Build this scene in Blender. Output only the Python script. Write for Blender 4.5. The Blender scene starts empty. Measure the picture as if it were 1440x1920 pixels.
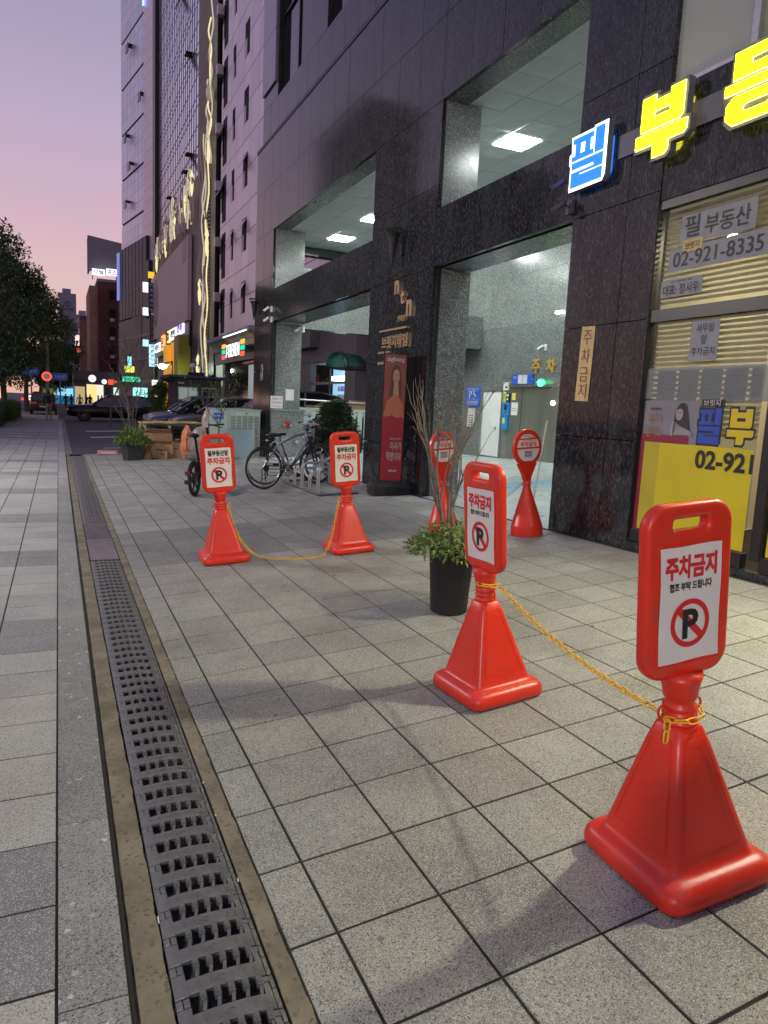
import bpy, math, random
from mathutils import Vector, Matrix
random.seed(7)
R = math.radians
PI = math.pi
scene = bpy.context.scene
C = scene.collection

# ------------------------------------------------------------ camera
cd = bpy.data.cameras.new('camera'); cam = bpy.data.objects.new('camera', cd); C.objects.link(cam)
r0 = (0.9098809742712635, -0.41215583807199707, 0.04737275379736908)
r1 = (-0.01652889182285655, -0.15011012617907424, -0.9885311051017114)
r2 = (0.41453999613340653, 0.8986626258845263, -0.1433948271174492)
cam.matrix_world = Matrix(((r0[0], -r1[0], -r2[0], 0), (r0[1], -r1[1], -r2[1], 0), (r0[2], -r1[2], -r2[2], 1.5), (0, 0, 0, 1)))
cd.sensor_fit = 'HORIZONTAL'; cd.sensor_width = 36; cd.lens = 36 * 1331.89 / 1440
cd.clip_start = .05; cd.clip_end = 2000
scene.camera = cam

# ------------------------------------------------------------ dusk sky
w = bpy.data.worlds.new('World'); scene.world = w; w.use_nodes = True
nt = w.node_tree; nt.nodes.clear()
def wn(t): return nt.nodes.new(t)
out = wn('ShaderNodeOutputWorld'); bg = wn('ShaderNodeBackground'); tc = wn('ShaderNodeTexCoord')
sx = wn('ShaderNodeSeparateXYZ'); nt.links.new(tc.outputs['Generated'], sx.inputs[0])
ramp = wn('ShaderNodeValToRGB'); nt.links.new(sx.outputs['Z'], ramp.inputs[0])
cr = ramp.color_ramp
stops = [(0.0, (.86, .50, .38)), (.06, (.84, .51, .43)), (.13, (.78, .545, .55)), (.21, (.68, .47, .56)), (.33, (.50, .41, .58)), (.48, (.33, .30, .49)), (.7, (.30, .285, .48)), (1.0, (.28, .27, .46))]
cr.elements[0].position = stops[0][0]; cr.elements[0].color = stops[0][1] + (1,)
cr.elements[1].position = stops[-1][0]; cr.elements[1].color = stops[-1][1] + (1,)
for p, c in stops[1:-1]:
    e = cr.elements.new(p); e.color = c + (1,)
# the afterglow is on the far side of the street (+y); the sky behind is a duller blue
mr = wn('ShaderNodeMapRange'); nt.links.new(sx.outputs['Y'], mr.inputs['Value'])
mr.inputs['From Min'].default_value = -1; mr.inputs['From Max'].default_value = .6
mr.inputs['To Min'].default_value = .80; mr.inputs['To Max'].default_value = 1.0
mulc = wn('ShaderNodeMix'); mulc.data_type = 'RGBA'
nt.links.new(mr.outputs[0], mulc.inputs[0]); mulc.inputs[6].default_value = (.30, .27, .46, 1)
nt.links.new(ramp.outputs[0], mulc.inputs[7]); nt.links.new(mulc.outputs[2], bg.inputs[0])
bg.inputs[1].default_value = .90
nt.links.new(bg.outputs[0], out.inputs[0])
scene.view_settings.view_transform = 'Standard'; scene.view_settings.look = 'None'
scene.view_settings.exposure = 0.12; scene.view_settings.gamma = 1.0; scene.view_settings.use_curve_mapping = False
scene.cycles.use_denoising = True
scene.cycles.max_bounces = 6; scene.cycles.diffuse_bounces = 3; scene.cycles.glossy_bounces = 3
scene.cycles.transmission_bounces = 4; scene.cycles.transparent_max_bounces = 6
scene.cycles.sample_clamp_indirect = 4.0
scene.cycles.caustics_reflective = False; scene.cycles.caustics_refractive = False

# ------------------------------------------------------------ helpers
def G(x, y):
    "height of the ground: flat pavement, plaza rising towards the building"
    if x < .55: return 0.0
    return (x - .55) * min(max(.0977 - .0034 * y, .042), .11)

class MB:
    def __init__(s): s.v = []; s.f = []
    def add(s, vs, fs):
        n = len(s.v); s.v += [tuple(v) for v in vs]; s.f += [tuple(i + n for i in f) for f in fs]; return s
    def box(s, x0, x1, y0, y1, z0, z1):
        if x0 > x1: x0, x1 = x1, x0
        if y0 > y1: y0, y1 = y1, y0
        if z0 > z1: z0, z1 = z1, z0
        return s.add([(x0,y0,z0),(x1,y0,z0),(x1,y1,z0),(x0,y1,z0),(x0,y0,z1),(x1,y0,z1),(x1,y1,z1),(x0,y1,z1)],
                     [(0,3,2,1),(4,5,6,7),(0,1,5,4),(1,2,6,5),(2,3,7,6),(3,0,4,7)])
    def hexa(s, p):
        return s.add(p, [(0,3,2,1),(4,5,6,7),(0,1,5,4),(1,2,6,5),(2,3,7,6),(3,0,4,7)])
    def quad(s, a, b, c, d): return s.add([a, b, c, d], [(0, 1, 2, 3)])
    def tube(s, path, r, n=6, closed=False, cap=True):
        P = [Vector(p) for p in path]; m = len(P); rr = r if isinstance(r, (list, tuple)) else [r] * m
        rings = []; up = None
        for i in range(m):
            if closed: t = P[(i + 1) % m] - P[i - 1]
            else: t = P[min(i + 1, m - 1)] - P[max(i - 1, 0)]
            if t.length < 1e-9: t = Vector((0, 0, 1))
            t.normalize()
            if up is None:
                up = Vector((0, 0, 1)) if abs(t.z) < .9 else Vector((1, 0, 0))
            a = t.cross(up)
            if a.length < 1e-4: a = t.cross(Vector((0, 1, .3)))
            a.normalize(); b = a.cross(t).normalized(); up = b
            rings.append([P[i] + rr[i] * (math.cos(2*PI*k/n) * a + math.sin(2*PI*k/n) * b) for k in range(n)])
        base = len(s.v)
        for q in rings: s.v += [tuple(v) for v in q]
        L = m if closed else m - 1
        for i in range(L):
            j = (i + 1) % m
            for k in range(n):
                k2 = (k + 1) % n
                s.f.append((base + i*n + k, base + i*n + k2, base + j*n + k2, base + j*n + k))
        if not closed and cap:
            s.f.append(tuple(base + k for k in range(n))[::-1]); s.f.append(tuple(base + (m-1)*n + k for k in range(n)))
        return s
    def cyl(s, p0, p1, ra, rb=None, n=12): return s.tube([p0, p1], [ra, ra if rb is None else rb], n)
    def lathe(s, prof, n=20, c=(0, 0, 0), capb=True, capt=True):
        b = len(s.v)
        for r, z in prof:
            s.v += [(c[0] + r*math.cos(2*PI*k/n), c[1] + r*math.sin(2*PI*k/n), c[2] + z) for k in range(n)]
        for i in range(len(prof) - 1):
            for k in range(n):
                k2 = (k+1) % n
                s.f.append((b+i*n+k, b+i*n+k2, b+(i+1)*n+k2, b+(i+1)*n+k))
        if capb: s.f.append(tuple(b + k for k in range(n))[::-1])
        if capt: s.f.append(tuple(b + (len(prof)-1)*n + k for k in range(n)))
        return s
    def loft(s, rings, cap=True):
        b = len(s.v); n = len(rings[0])
        for q in rings: s.v += [tuple(p) for p in q]
        for i in range(len(rings) - 1):
            for k in range(n):
                k2 = (k+1) % n
                s.f.append((b+i*n+k, b+i*n+k2, b+(i+1)*n+k2, b+(i+1)*n+k))
        if cap: s.f.append(tuple(b + k for k in range(n))[::-1]); s.f.append(tuple(b + (len(rings)-1)*n + k for k in range(n)))
        return s
    def sphere(s, c, r, n=10, m=7, sz=1.0):
        prof = [(max(r*math.sin(PI*i/m), .0005), -r*sz*math.cos(PI*i/m)) for i in range(m+1)]
        return s.lathe(prof, n, c)
    def prism(s, poly, f, d):
        "extrude a 2-D polygon; f(u, v, w) maps to 3-D, depth d"
        n = len(poly)
        s.add([f(u, v, 0) for u, v in poly] + [f(u, v, d) for u, v in poly],
              [tuple(range(n))[::-1], tuple(range(n, 2*n))] + [(i, (i+1) % n, n + (i+1) % n, n + i) for i in range(n)])
        return s
    def mesh(s, name, smooth=False):
        me = bpy.data.meshes.new(name); me.from_pydata(s.v, [], s.f); me.update()
        if smooth: me.shade_smooth()
        return me
    def build(s, name, mat, parent=None, smooth=False, loc=None, rot=None, bevel=0, seg=2, label=None, kind=None, col=None, autos=None):
        me = s.mesh(name, smooth or bevel > 0)
        return place(name, me, mat, parent, loc, rot, bevel, seg, label, kind, col, autos)

def place(name, me, mat, parent=None, loc=None, rot=None, bevel=0, seg=2, label=None, kind=None, col=None, autos=None):
    if mat and not me.materials: me.materials.append(mat)
    o = bpy.data.objects.new(name, me); C.objects.link(o)
    if parent: o.parent = parent
    if loc: o.location = loc
    if rot: o.rotation_euler = rot
    if bevel:
        m = o.modifiers.new('bevel', 'BEVEL'); m.width = bevel; m.segments = seg; m.limit_method = 'ANGLE'; m.angle_limit = R(40); m.harden_normals = True
    if label: o['label'] = label
    if kind: o['kind'] = kind
    if col: o.color = (col[0], col[1], col[2], 1)
    return o

def thing(name, label, cat, loc=(0, 0, 0), rotz=0, group=None, rot=None, kind=None):
    o = bpy.data.objects.new(name, None); C.objects.link(o); o.location = loc
    o.rotation_euler = rot if rot else (0, 0, rotz)
    o.empty_display_size = .1
    tag(o, label, cat, group, kind); return o
def tag(o, label=None, cat=None, group=None, kind=None):
    if label: o['label'] = label
    if cat: o['category'] = cat
    if group: o['group'] = group
    if kind: o['kind'] = kind
    return o
def kids(o): return [x for x in bpy.data.objects if x.parent == o]
def copy_tree(o, parent=None, label=None, loc=None, rot=None, group=None):
    c = o.copy(); C.objects.link(c)
    if parent: c.parent = parent
    if label: c['label'] = label
    if group: c['group'] = group
    if loc is not None: c.location = loc
    if rot is not None: c.rotation_euler = rot
    for ch in kids(o): copy_tree(ch, c)
    return c

# ------------------------------------------------------------ materials
def M(name, col, rough=.6, metal=0.0, var=0.0, vs=6.0, bump=0.0, bs=60.0, speck=None, tint=False, spec=.5, coat=0.0,
      emit=None, es=0.0, trans=0.0, alpha=1.0, dirt=None, rv=0.0, stretch=None, spots=None, dust=None):
    m = bpy.data.materials.new(name); m.use_nodes = True; t = m.node_tree; N = t.nodes.new; L = t.links.new
    b = t.nodes['Principled BSDF']
    b.inputs['Roughness'].default_value = rough; b.inputs['Metallic'].default_value = metal
    b.inputs['Specular IOR Level'].default_value = spec; b.inputs['Coat Weight'].default_value = coat
    b.inputs['Transmission Weight'].default_value = trans; b.inputs['Alpha'].default_value = alpha
    col = tuple(col) + (1,)
    co = N('ShaderNodeTexCoord').outputs['Object']
    if stretch:
        mp = N('ShaderNodeMapping'); mp.inputs['Scale'].default_value = stretch; L(co, mp.inputs[0]); co = mp.outputs[0]
    rgb = N('ShaderNodeRGB'); rgb.outputs[0].default_value = col; cur = rgb.outputs[0]
    def mix(fac, a, bb, mode='MIX'):
        x = N('ShaderNodeMix'); x.data_type = 'RGBA'; x.blend_type = mode
        for s_, v in ((x.inputs[0], fac), (x.inputs[6], a), (x.inputs[7], bb)):
            if isinstance(v, (int, float)): s_.default_value = v
            elif isinstance(v, tuple): s_.default_value = v
            else: L(v, s_)
        return x.outputs[2]
    if tint:
        oi = N('ShaderNodeObjectInfo'); cur = mix(1.0, cur, oi.outputs['Color'], 'MULTIPLY')
    if var:
        n = N('ShaderNodeTexNoise'); n.inputs['Scale'].default_value = vs; n.inputs['Detail'].default_value = 5; L(co, n.inputs['Vector'])
        r = N('ShaderNodeMapRange'); r.inputs[1].default_value = .3; r.inputs[2].default_value = .7
        r.inputs[3].default_value = 1 - var; r.inputs[4].default_value = 1 + var; L(n.outputs['Fac'], r.inputs[0])
        cur = mix(1.0, cur, r.outputs[0], 'MULTIPLY')
    if dirt:   # (colour, scale, amount) patchy stain of the thing's own
        n = N('ShaderNodeTexNoise'); n.inputs['Scale'].default_value = dirt[1]; n.inputs['Detail'].default_value = 8; n.inputs['Roughness'].default_value = .65; L(co, n.inputs['Vector'])
        r = N('ShaderNodeMapRange'); r.inputs[1].default_value = .48; r.inputs[2].default_value = .66; r.inputs[3].default_value = 0; r.inputs[4].default_value = dirt[2]; L(n.outputs['Fac'], r.inputs[0])
        cur = mix(r.outputs[0], cur, tuple(dirt[0]) + (1,))
    if dust:   # (colour, scale, amount) fine scuffs
        n = N('ShaderNodeTexNoise'); n.inputs['Scale'].default_value = dust[1]; n.inputs['Detail'].default_value = 10; n.inputs['Roughness'].default_value = .75; L(co, n.inputs['Vector'])
        r = N('ShaderNodeMapRange'); r.inputs[1].default_value = .55; r.inputs[2].default_value = .72; r.inputs[3].default_value = 0; r.inputs[4].default_value = dust[2]; L(n.outputs['Fac'], r.inputs[0])
        cur = mix(r.outputs[0], cur, tuple(dust[0]) + (1,))
    if spots:  # (colour, cells per metre, fraction of cells, radius in cell units) round trodden spots
        v = N('ShaderNodeTexVoronoi'); v.inputs['Scale'].default_value = spots[1]; L(co, v.inputs['Vector'])
        sp = N('ShaderNodeSeparateColor'); L(v.outputs['Color'], sp.inputs[0])
        a = N('ShaderNodeMath'); a.operation = 'GREATER_THAN'; a.inputs[1].default_value = 1 - spots[2]; L(sp.outputs[1], a.inputs[0])
        d = N('ShaderNodeMapRange'); d.inputs[1].default_value = spots[3]; d.inputs[2].default_value = spots[3]*.6; L(v.outputs['Distance'], d.inputs[0])
        b2_ = N('ShaderNodeMath'); b2_.operation = 'MULTIPLY'; L(a.outputs[0], b2_.inputs[0]); L(d.outputs[0], b2_.inputs[1])
        cur = mix(b2_.outputs[0], cur, tuple(spots[0]) + (1,))
    if speck:  # list of (colour, scale, fraction)
        for c_, sc, fr in speck:
            v = N('ShaderNodeTexVoronoi'); v.inputs['Scale'].default_value = sc; L(co, v.inputs['Vector'])
            sp = N('ShaderNodeSeparateColor'); L(v.outputs['Color'], sp.inputs[0])
            r = N('ShaderNodeMapRange'); r.inputs[1].default_value = 1 - fr; r.inputs[2].default_value = 1 - fr * .35; L(sp.outputs[0], r.inputs[0])
            cur = mix(r.outputs[0], cur, tuple(c_) + (1,))
    L(cur, b.inputs['Base Color'])
    if rv:
        n = N('ShaderNodeTexNoise'); n.inputs['Scale'].default_value = 9; L(co, n.inputs['Vector'])
        r = N('ShaderNodeMapRange'); r.inputs[3].default_value = max(rough - rv, 0.02); r.inputs[4].default_value = min(rough + rv, 1); L(n.outputs['Fac'], r.inputs[0]); L(r.outputs[0], b.inputs['Roughness'])
    if bump:
        n = N('ShaderNodeTexNoise'); n.inputs['Scale'].default_value = bs; n.inputs['Detail'].default_value = 6; L(co, n.inputs['Vector'])
        bp = N('ShaderNodeBump'); bp.inputs['Strength'].default_value = bump; bp.inputs['Distance'].default_value = .01; L(n.outputs['Fac'], bp.inputs['Height']); L(bp.outputs[0], b.inputs['Normal'])
    if emit:
        b.inputs['Emission Color'].default_value = tuple(emit) + (1,); b.inputs['Emission Strength'].default_value = es
    return m
def E_(name, col, s): return M(name, (.02, .02, .02), .5, emit=col, es=s)

m_tile = M('paving granite', (.285, .292, .247), .62, spots=((.13, .125, .115), 5.5, .10, .075), dust=((.15, .145, .12), 4.2, .65), var=.16, vs=2.2, bump=.35, bs=160, tint=True, speck=[((.50, .49, .46), 380, .26), ((.08, .08, .08), 300, .22)], dirt=((.12, .115, .10), 1.3, .62))
m_tile_s = M('pavement granite', (.37, .378, .328), .66, spots=((.16, .15, .14), 5.5, .10, .075), dust=((.28, .27, .23), 5, .5), var=.14, vs=2.0, bump=.3, bs=150, tint=True, speck=[((.58, .57, .56), 420, .24), ((.14, .14, .14), 330, .18)], dirt=((.22, .21, .2), 1.3, .4))
m_kerb = M('kerb granite', (.24, .245, .225), .6, var=.18, vs=3, bump=.3, bs=120, tint=True, speck=[((.38, .39, .36), 230, .22), ((.07, .07, .07), 260, .22), ((.55, .55, .48), 60, .02)])
m_joint = M('joint sand', (.022, .020, .017), .95, var=.3, vs=20)
m_conc = M('channel concrete', (.20, .178, .125), .9, var=.3, vs=5, bump=.9, bs=55, dirt=((.09, .085, .045), 4.0, .7), speck=[((.13, .11, .07), 90, .14)])
m_mortar = M('mortar', (.16, .14, .085), .95, var=.35, vs=9, bump=.8, bs=50, dirt=((.07, .08, .035), 4, .8))
m_iron = M('cast iron', (.165, .167, .16), .42, .4, var=.25, vs=14, bump=.35, bs=120, rv=.12, dirt=((.16, .15, .12), 8, .45))
m_plate = M('checker plate', (.25, .23, .24), .36, .8, var=.2, vs=8, bump=.2, bs=90, rv=.1)
m_hole = M('channel near black', (.012, .011, .010), .95)  # near-black floor and walls of the channel
m_asph = M('asphalt', (.055, .055, .058), .85, var=.25, vs=1.2, bump=.4, bs=70, speck=[((.13, .13, .13), 90, .15)], dirt=((.10, .10, .095), .5, .5))
m_white = M('road paint', (.62, .62, .6), .7, var=.2, vs=6)
m_dark = M('dark polished granite', (.022, .027, .029), .09, var=.4, vs=3.5, spec=.36, tint=True, speck=[((.068, .066, .07), 75, .26), ((.012, .010, .014), 90, .3)], rv=.05, stretch=(1, 1.25, .42))
m_granite_lit = M('lit granite copy', (.15, .166, .16), .22, var=.16, vs=3, spec=.45, tint=True, speck=[((.31, .335, .32), 75, .30), ((.075, .08, .078), 82, .26)], rv=.08)  # same stone as the facade, passage light put into its colour
m_back = M('dark backing', (.012, .011, .013), .8)
m_ceil = M('ceiling panel enamel', (.74, .80, .78), .8, 0, var=.04, vs=2)
m_panel_e = E_('ceiling light diffuser', (.93, 1.0, .96), 66.0)
m_black = M('black paint', (.012, .012, .013), .38)
m_blackm = M('matt black', (.015, .015, .015), .7, dust=((.06, .055, .05), 9, .6))
m_void = M('unlit window', (.006, .006, .008), .6, spec=.08)
m_steel = M('brushed steel', (.55, .55, .54), .28, .9, var=.1, vs=20)
m_chrome = M('chrome', (.75, .75, .75), .12, 1.0)
m_red = M('red orange plastic', (.68, .032, .013), .34, dust=((.26, .09, .07), 9, .6), spec=.5, var=.07, vs=5, bump=.06, bs=90, rv=.1, dirt=((.44, .018, .010), 3.2, .35))
m_sheet = M('reflective sheet', (.72, .70, .66), .42, spec=.6, bump=.35, bs=260, var=.06, vs=6)
m_red_ink = M('red ink', (.60, .012, .020), .5)
m_blk_ink = M('black ink', (.010, .010, .010), .5)
m_chain = M('yellow plastic', (.80, .46, .02), .42, var=.1, vs=12)
m_white_p = M('white paint metal', (.66, .70, .68), .4, var=.05, vs=4)
m_paper = M('white paper', (.62, .62, .60), .7, var=.06, vs=5)
m_ygpaper = M('yellow paper', (.55, .42, .17), .55, var=.12, vs=5, bump=.3, bs=12)
m_yellow = M('yellow film', (.60, .50, .012), .42, var=.06, vs=3)
m_crim = M('crimson film', (.23, .010, .035), .4)
m_glass = M('dark window glass', (.02, .022, .025), .05, spec=.8)
m_gold = M('brass letters', (.72, .52, .30), .35, .8)
m_leaf = M('leaf', (.15, .22, .045), .55, var=.45, vs=14, tint=True)
m_leafd = M('dark leaf', (.11, .16, .085), .6, var=.5, vs=6, tint=True)
m_bark = M('bark', (.11, .085, .065), .85, var=.3, vs=15, bump=.5, bs=40)
m_twig = M('bare twig', (.12, .10, .085), .8, var=.3, vs=20)
m_soil = M('soil', (.04, .03, .02), .95, var=.3, vs=20, bump=.8, bs=30)
m_card = M('cardboard', (.36, .235, .12), .8, var=.15, vs=5)
m_rubber = M('rubber', (.02, .02, .02), .75)
m_silver = M('silver frame paint', (.38, .38, .43), .3, .5, coat=.5)

# ------------------------------------------------------------ flat text
_tc = {}
def text_mesh(s, bold=0.0, ext=.02, bev=0.0):
    k = (s, bold, ext, bev)
    if k not in _tc:
        cu = bpy.data.curves.new('text', 'FONT'); cu.body = s; cu.offset = bold; cu.extrude = ext; cu.bevel_depth = bev; cu.align_x = 'LEFT'; cu.resolution_u = 3
        o = bpy.data.objects.new('text', cu); C.objects.link(o)
        dg = bpy.context.evaluated_depsgraph_get(); dg.update()
        me = bpy.data.meshes.new_from_object(o.evaluated_get(dg)); bpy.data.objects.remove(o)
        vs = [v.co.copy() for v in me.vertices]; fs = [tuple(p.vertices) for p in me.polygons]; bpy.data.meshes.remove(me)
        x0 = min(v.x for v in vs); x1 = max(v.x for v in vs); y0 = min(v.y for v in vs); y1 = max(v.y for v in vs)
        _tc[k] = ([((v.x-x0)/(x1-x0)-.5, (v.y-y0)/(y1-y0)-.5, v.z) for v in vs], fs, (x1-x0)/(y1-y0))
    return _tc[k]
def text(s, name, mat, parent, centre, width, height, facing='-x', bold=.02, depth=.002, ext=.02, rot=0.0, label=None):
    "lettering fitted into width x height; facing is the way it is read"
    vs, fs, _ = text_mesh(s, bold, ext)
    mb = MB(); c = Vector(centre); cr_, sr_ = math.cos(rot), math.sin(rot)
    r, u, n = {'-x': (Vector((0,-1,0)), Vector((0,0,1)), Vector((-1,0,0))), '-y': (Vector((1,0,0)), Vector((0,0,1)), Vector((0,-1,0))),
               'z': (Vector((1,0,0)), Vector((0,1,0)), Vector((0,0,1)))}[facing]
    for x, y, z in vs:
        a, b = x * width, y * height
        a, b = a*cr_ - b*sr_, a*sr_ + b*cr_
        mb.v.append(tuple(c + r*a + u*b + n*(z/ext*depth/2 + depth/2)))
    mb.f = fs
    return mb.build(name, mat, parent, label=label)
def curve_mesh(polys, ext, bev=0.0, off=0.0, res=2):
    cu = bpy.data.curves.new('c', 'CURVE'); cu.dimensions = '2D'; cu.fill_mode = 'BOTH'; cu.extrude = ext; cu.bevel_depth = bev; cu.bevel_resolution = res; cu.offset = off
    for p in polys:
        sp = cu.splines.new('POLY'); sp.points.add(len(p) - 1)
        for i, q in enumerate(p): sp.points[i].co = (q[0], q[1], 0, 1)
        sp.use_cyclic_u = True
    o = bpy.data.objects.new('c', cu); C.objects.link(o); dg = bpy.context.evaluated_depsgraph_get(); dg.update()
    me = bpy.data.meshes.new_from_object(o.evaluated_get(dg)); bpy.data.objects.remove(o)
    vs = [tuple(v.co) for v in me.vertices]; fs = [tuple(p.vertices) for p in me.polygons]; bpy.data.meshes.remove(me)
    return vs, fs
def map_mesh(vf, f):
    mb = MB(); mb.v = [tuple(f(*v)) for v in vf[0]]; mb.f = list(vf[1]); return mb
def rrect(w, h, r, n=6, cx=0, cy=0):
    p = []
    for sx_, sy_, a0 in ((1, 1, 0), (-1, 1, 90), (-1, -1, 180), (1, -1, 270)):
        for k in range(n + 1):
            a = R(a0 + 90 * k / n); p.append((cx + sx_*(w/2 - r) + r*math.cos(a), cy + sy_*(h/2 - r) + r*math.sin(a)))
    return p
# ============================================================ GROUND
mb = MB().box(-400, 400, -60, 900, -.30, -.10)
tag(mb.build('ground', m_asph), kind='structure')
# --- pavement on the street side (flat) and its tiles
SIDE_Y1 = 46.0
sw = tag(MB().box(-7.0, -.022, -6, SIDE_Y1, -.12, -.0035).build('pavement', m_joint), kind='structure')
rng = random.Random(3)
TX, TY = .3302, .3403
def slab(mb, x0, x1, y0, y1, g=.0050, th=.026, dz=None):
    "one paving slab following the ground, arrises slightly rounded"
    x0 += g; x1 -= g; y0 += g; y1 -= g; c = .0012
    dz = dz if dz is not None else rng.uniform(-.0008, .0008)
    gz = lambda x, y: G(x, y) + dz
    v = [(x0, y0, gz(x0, y0) - th), (x1, y0, gz(x1, y0) - th), (x1, y1, gz(x1, y1) - th), (x0, y1, gz(x0, y1) - th),
         (x0, y0, gz(x0, y0) - c), (x1, y0, gz(x1, y0) - c), (x1, y1, gz(x1, y1) - c), (x0, y1, gz(x0, y1) - c),
         (x0+c, y0+c, gz(x0+c, y0+c)), (x1-c, y0+c, gz(x1-c, y0+c)), (x1-c, y1-c, gz(x1-c, y1-c)), (x0+c, y1-c, gz(x0+c, y1-c))]
    f = [(0,1,5,4),(1,2,6,5),(2,3,7,6),(3,0,4,7),(4,5,9,8),(5,6,10,9),(6,7,11,10),(7,4,8,11),(8,9,10,11)]
    mb.add(v, f)
def tile_field(parent, cells, mat, near_n=296):
    cells.sort(key=lambda c: (c[0]+c[1])**2/4 + (c[2]+c[3])**2/4 * 1.0)
    far = {}
    for i, (x0, x1, y0, y1, t) in enumerate(cells):
        if i < near_n:
            q = MB(); slab(q, x0, x1, y0, y1); q.build('paving_tile', mat, parent, col=t)
        else:
            g_ = max(round((t[0]+t[1]+t[2])/3 * 9) / 9, .1); k = (g_, g_, g_*1.02); far.setdefault(k, MB()); slab(far[k], x0, x1, y0, y1)
    for k, q in far.items(): q.build('far_paving_tiles', mat, parent, kind='stuff', col=k)
def tone(dark=False):
    b = rng.uniform(.84, 1.09); w_ = rng.choice([0, 0, 0, .02, .04])
    if dark: b = rng.uniform(.46, .56); return (b*.97, b*.98, b*1.10)
    return (b*(1+w_), b, b*(1-w_*.6))
cells = []
dark_rows = {0, 1, 8, 9, 15, 16, 22, 23, 30, 31, 38, 39, 46, 47}
for r in range(-14, 84):
    y0 = 1.788 + .3325*r
    if y0 > 25.3: break
    for c in range(14):
        x1 = -.028 - .3305*c; cells.append((x1 - .3305, x1, y0, y0+.3325, tone(r in dark_rows)))
y = 25.38; k = 0
while y < SIDE_Y1 - .6:    # the far stretch with broad dark cross bands
    d = k % 3 == 1
    for c in range(8):
        x1 = -.028 - .66*c; t = tone(); s_ = .22 if d else .72
        cells.append((x1-.66, x1, y, y+.62, (t[0]*s_, t[1]*s_, t[2]*s_*1.1)))
    y += .62; k += 1
tile_field(sw, cells, m_tile_s)
# --- granite edging stones
kerb = tag(MB().box(-.021, .150, -6, 46, -.12, -.0042).build('edging_bed', m_joint), kind='structure')
ks = [1.704, 2.544, 3.658, 4.762, 5.767]
ys = [1.704 - 1.06*i for i in range(6, 0, -1)] + ks + [5.767 + 1.03*i for i in range(1, 39)]
for a, b in zip(ys[:-1], ys[1:]):
    t = rng.uniform(.85, 1.15); pk = a > 12
    q = MB(); slab(q, -.0275, .139, a, b, g=.0025, th=.09, dz=0.002)
    q.build('edging_stone', m_kerb, kerb, col=(t*(1.5 if pk else 1), t*(1.35 if pk else 1), t*(1.45 if pk else 1)))
# --- drainage channel
ch = thing('drain_channel', 'long cast iron drainage channel with open slotted grates between concrete strips', 'drain')
def strip(x0, x1, y0, y1, step, jitter, seed, top=0.0):
    q = MB(); rr = random.Random(seed); n = int((y1-y0)/step); pts = []
    for i in range(n+1):
        y = y0 + (y1-y0)*i/n; pts.append((x0 + rr.uniform(0, jitter*.3), x1 + rr.uniform(-jitter, jitter), y, top + rr.uniform(-.0025, .0025)))
    for i in range(n):
        a, b = pts[i], pts[i+1]
        q.hexa([(a[0], a[2], -.2), (a[1], a[2], -.2), (b[1], b[2], -.2), (b[0], b[2], -.2), (a[0], a[2], a[3]), (a[1], a[2], a[3]), (b[1], b[2], b[3]), (b[0], b[2], b[3])])
    return q
strip(.141, .157, .3, 19.4, .05, .003, 1, -.010).build('mortar_joint', m_mortar, ch)
strip(.1575, .2345, .3, 19.4, .06, .003, 2, 0).build('concrete_strip', m_conc, ch)
strip(.4985, .5560, .3, 19.4, .05, .004, 3, -.002).build('concrete_strip', m_conc, ch)
MB().box(.2355, .497, .3, 19.4, -.34, -.30).build('channel_floor', m_hole, ch)
MB().box(.2356, .2376, .3, 19.4, -.30, -.05).build('channel_wall', m_hole, ch)
MB().box(.4950, .4970, .3, 19.4, -.30, -.05).build('channel_wall', m_hole, ch)
GX0, GX1 = .2420, .4905
def arch(x): u = (x - GX0)/(GX1 - GX0); return .010 * (1 - (2*u - 1)**2)
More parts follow.
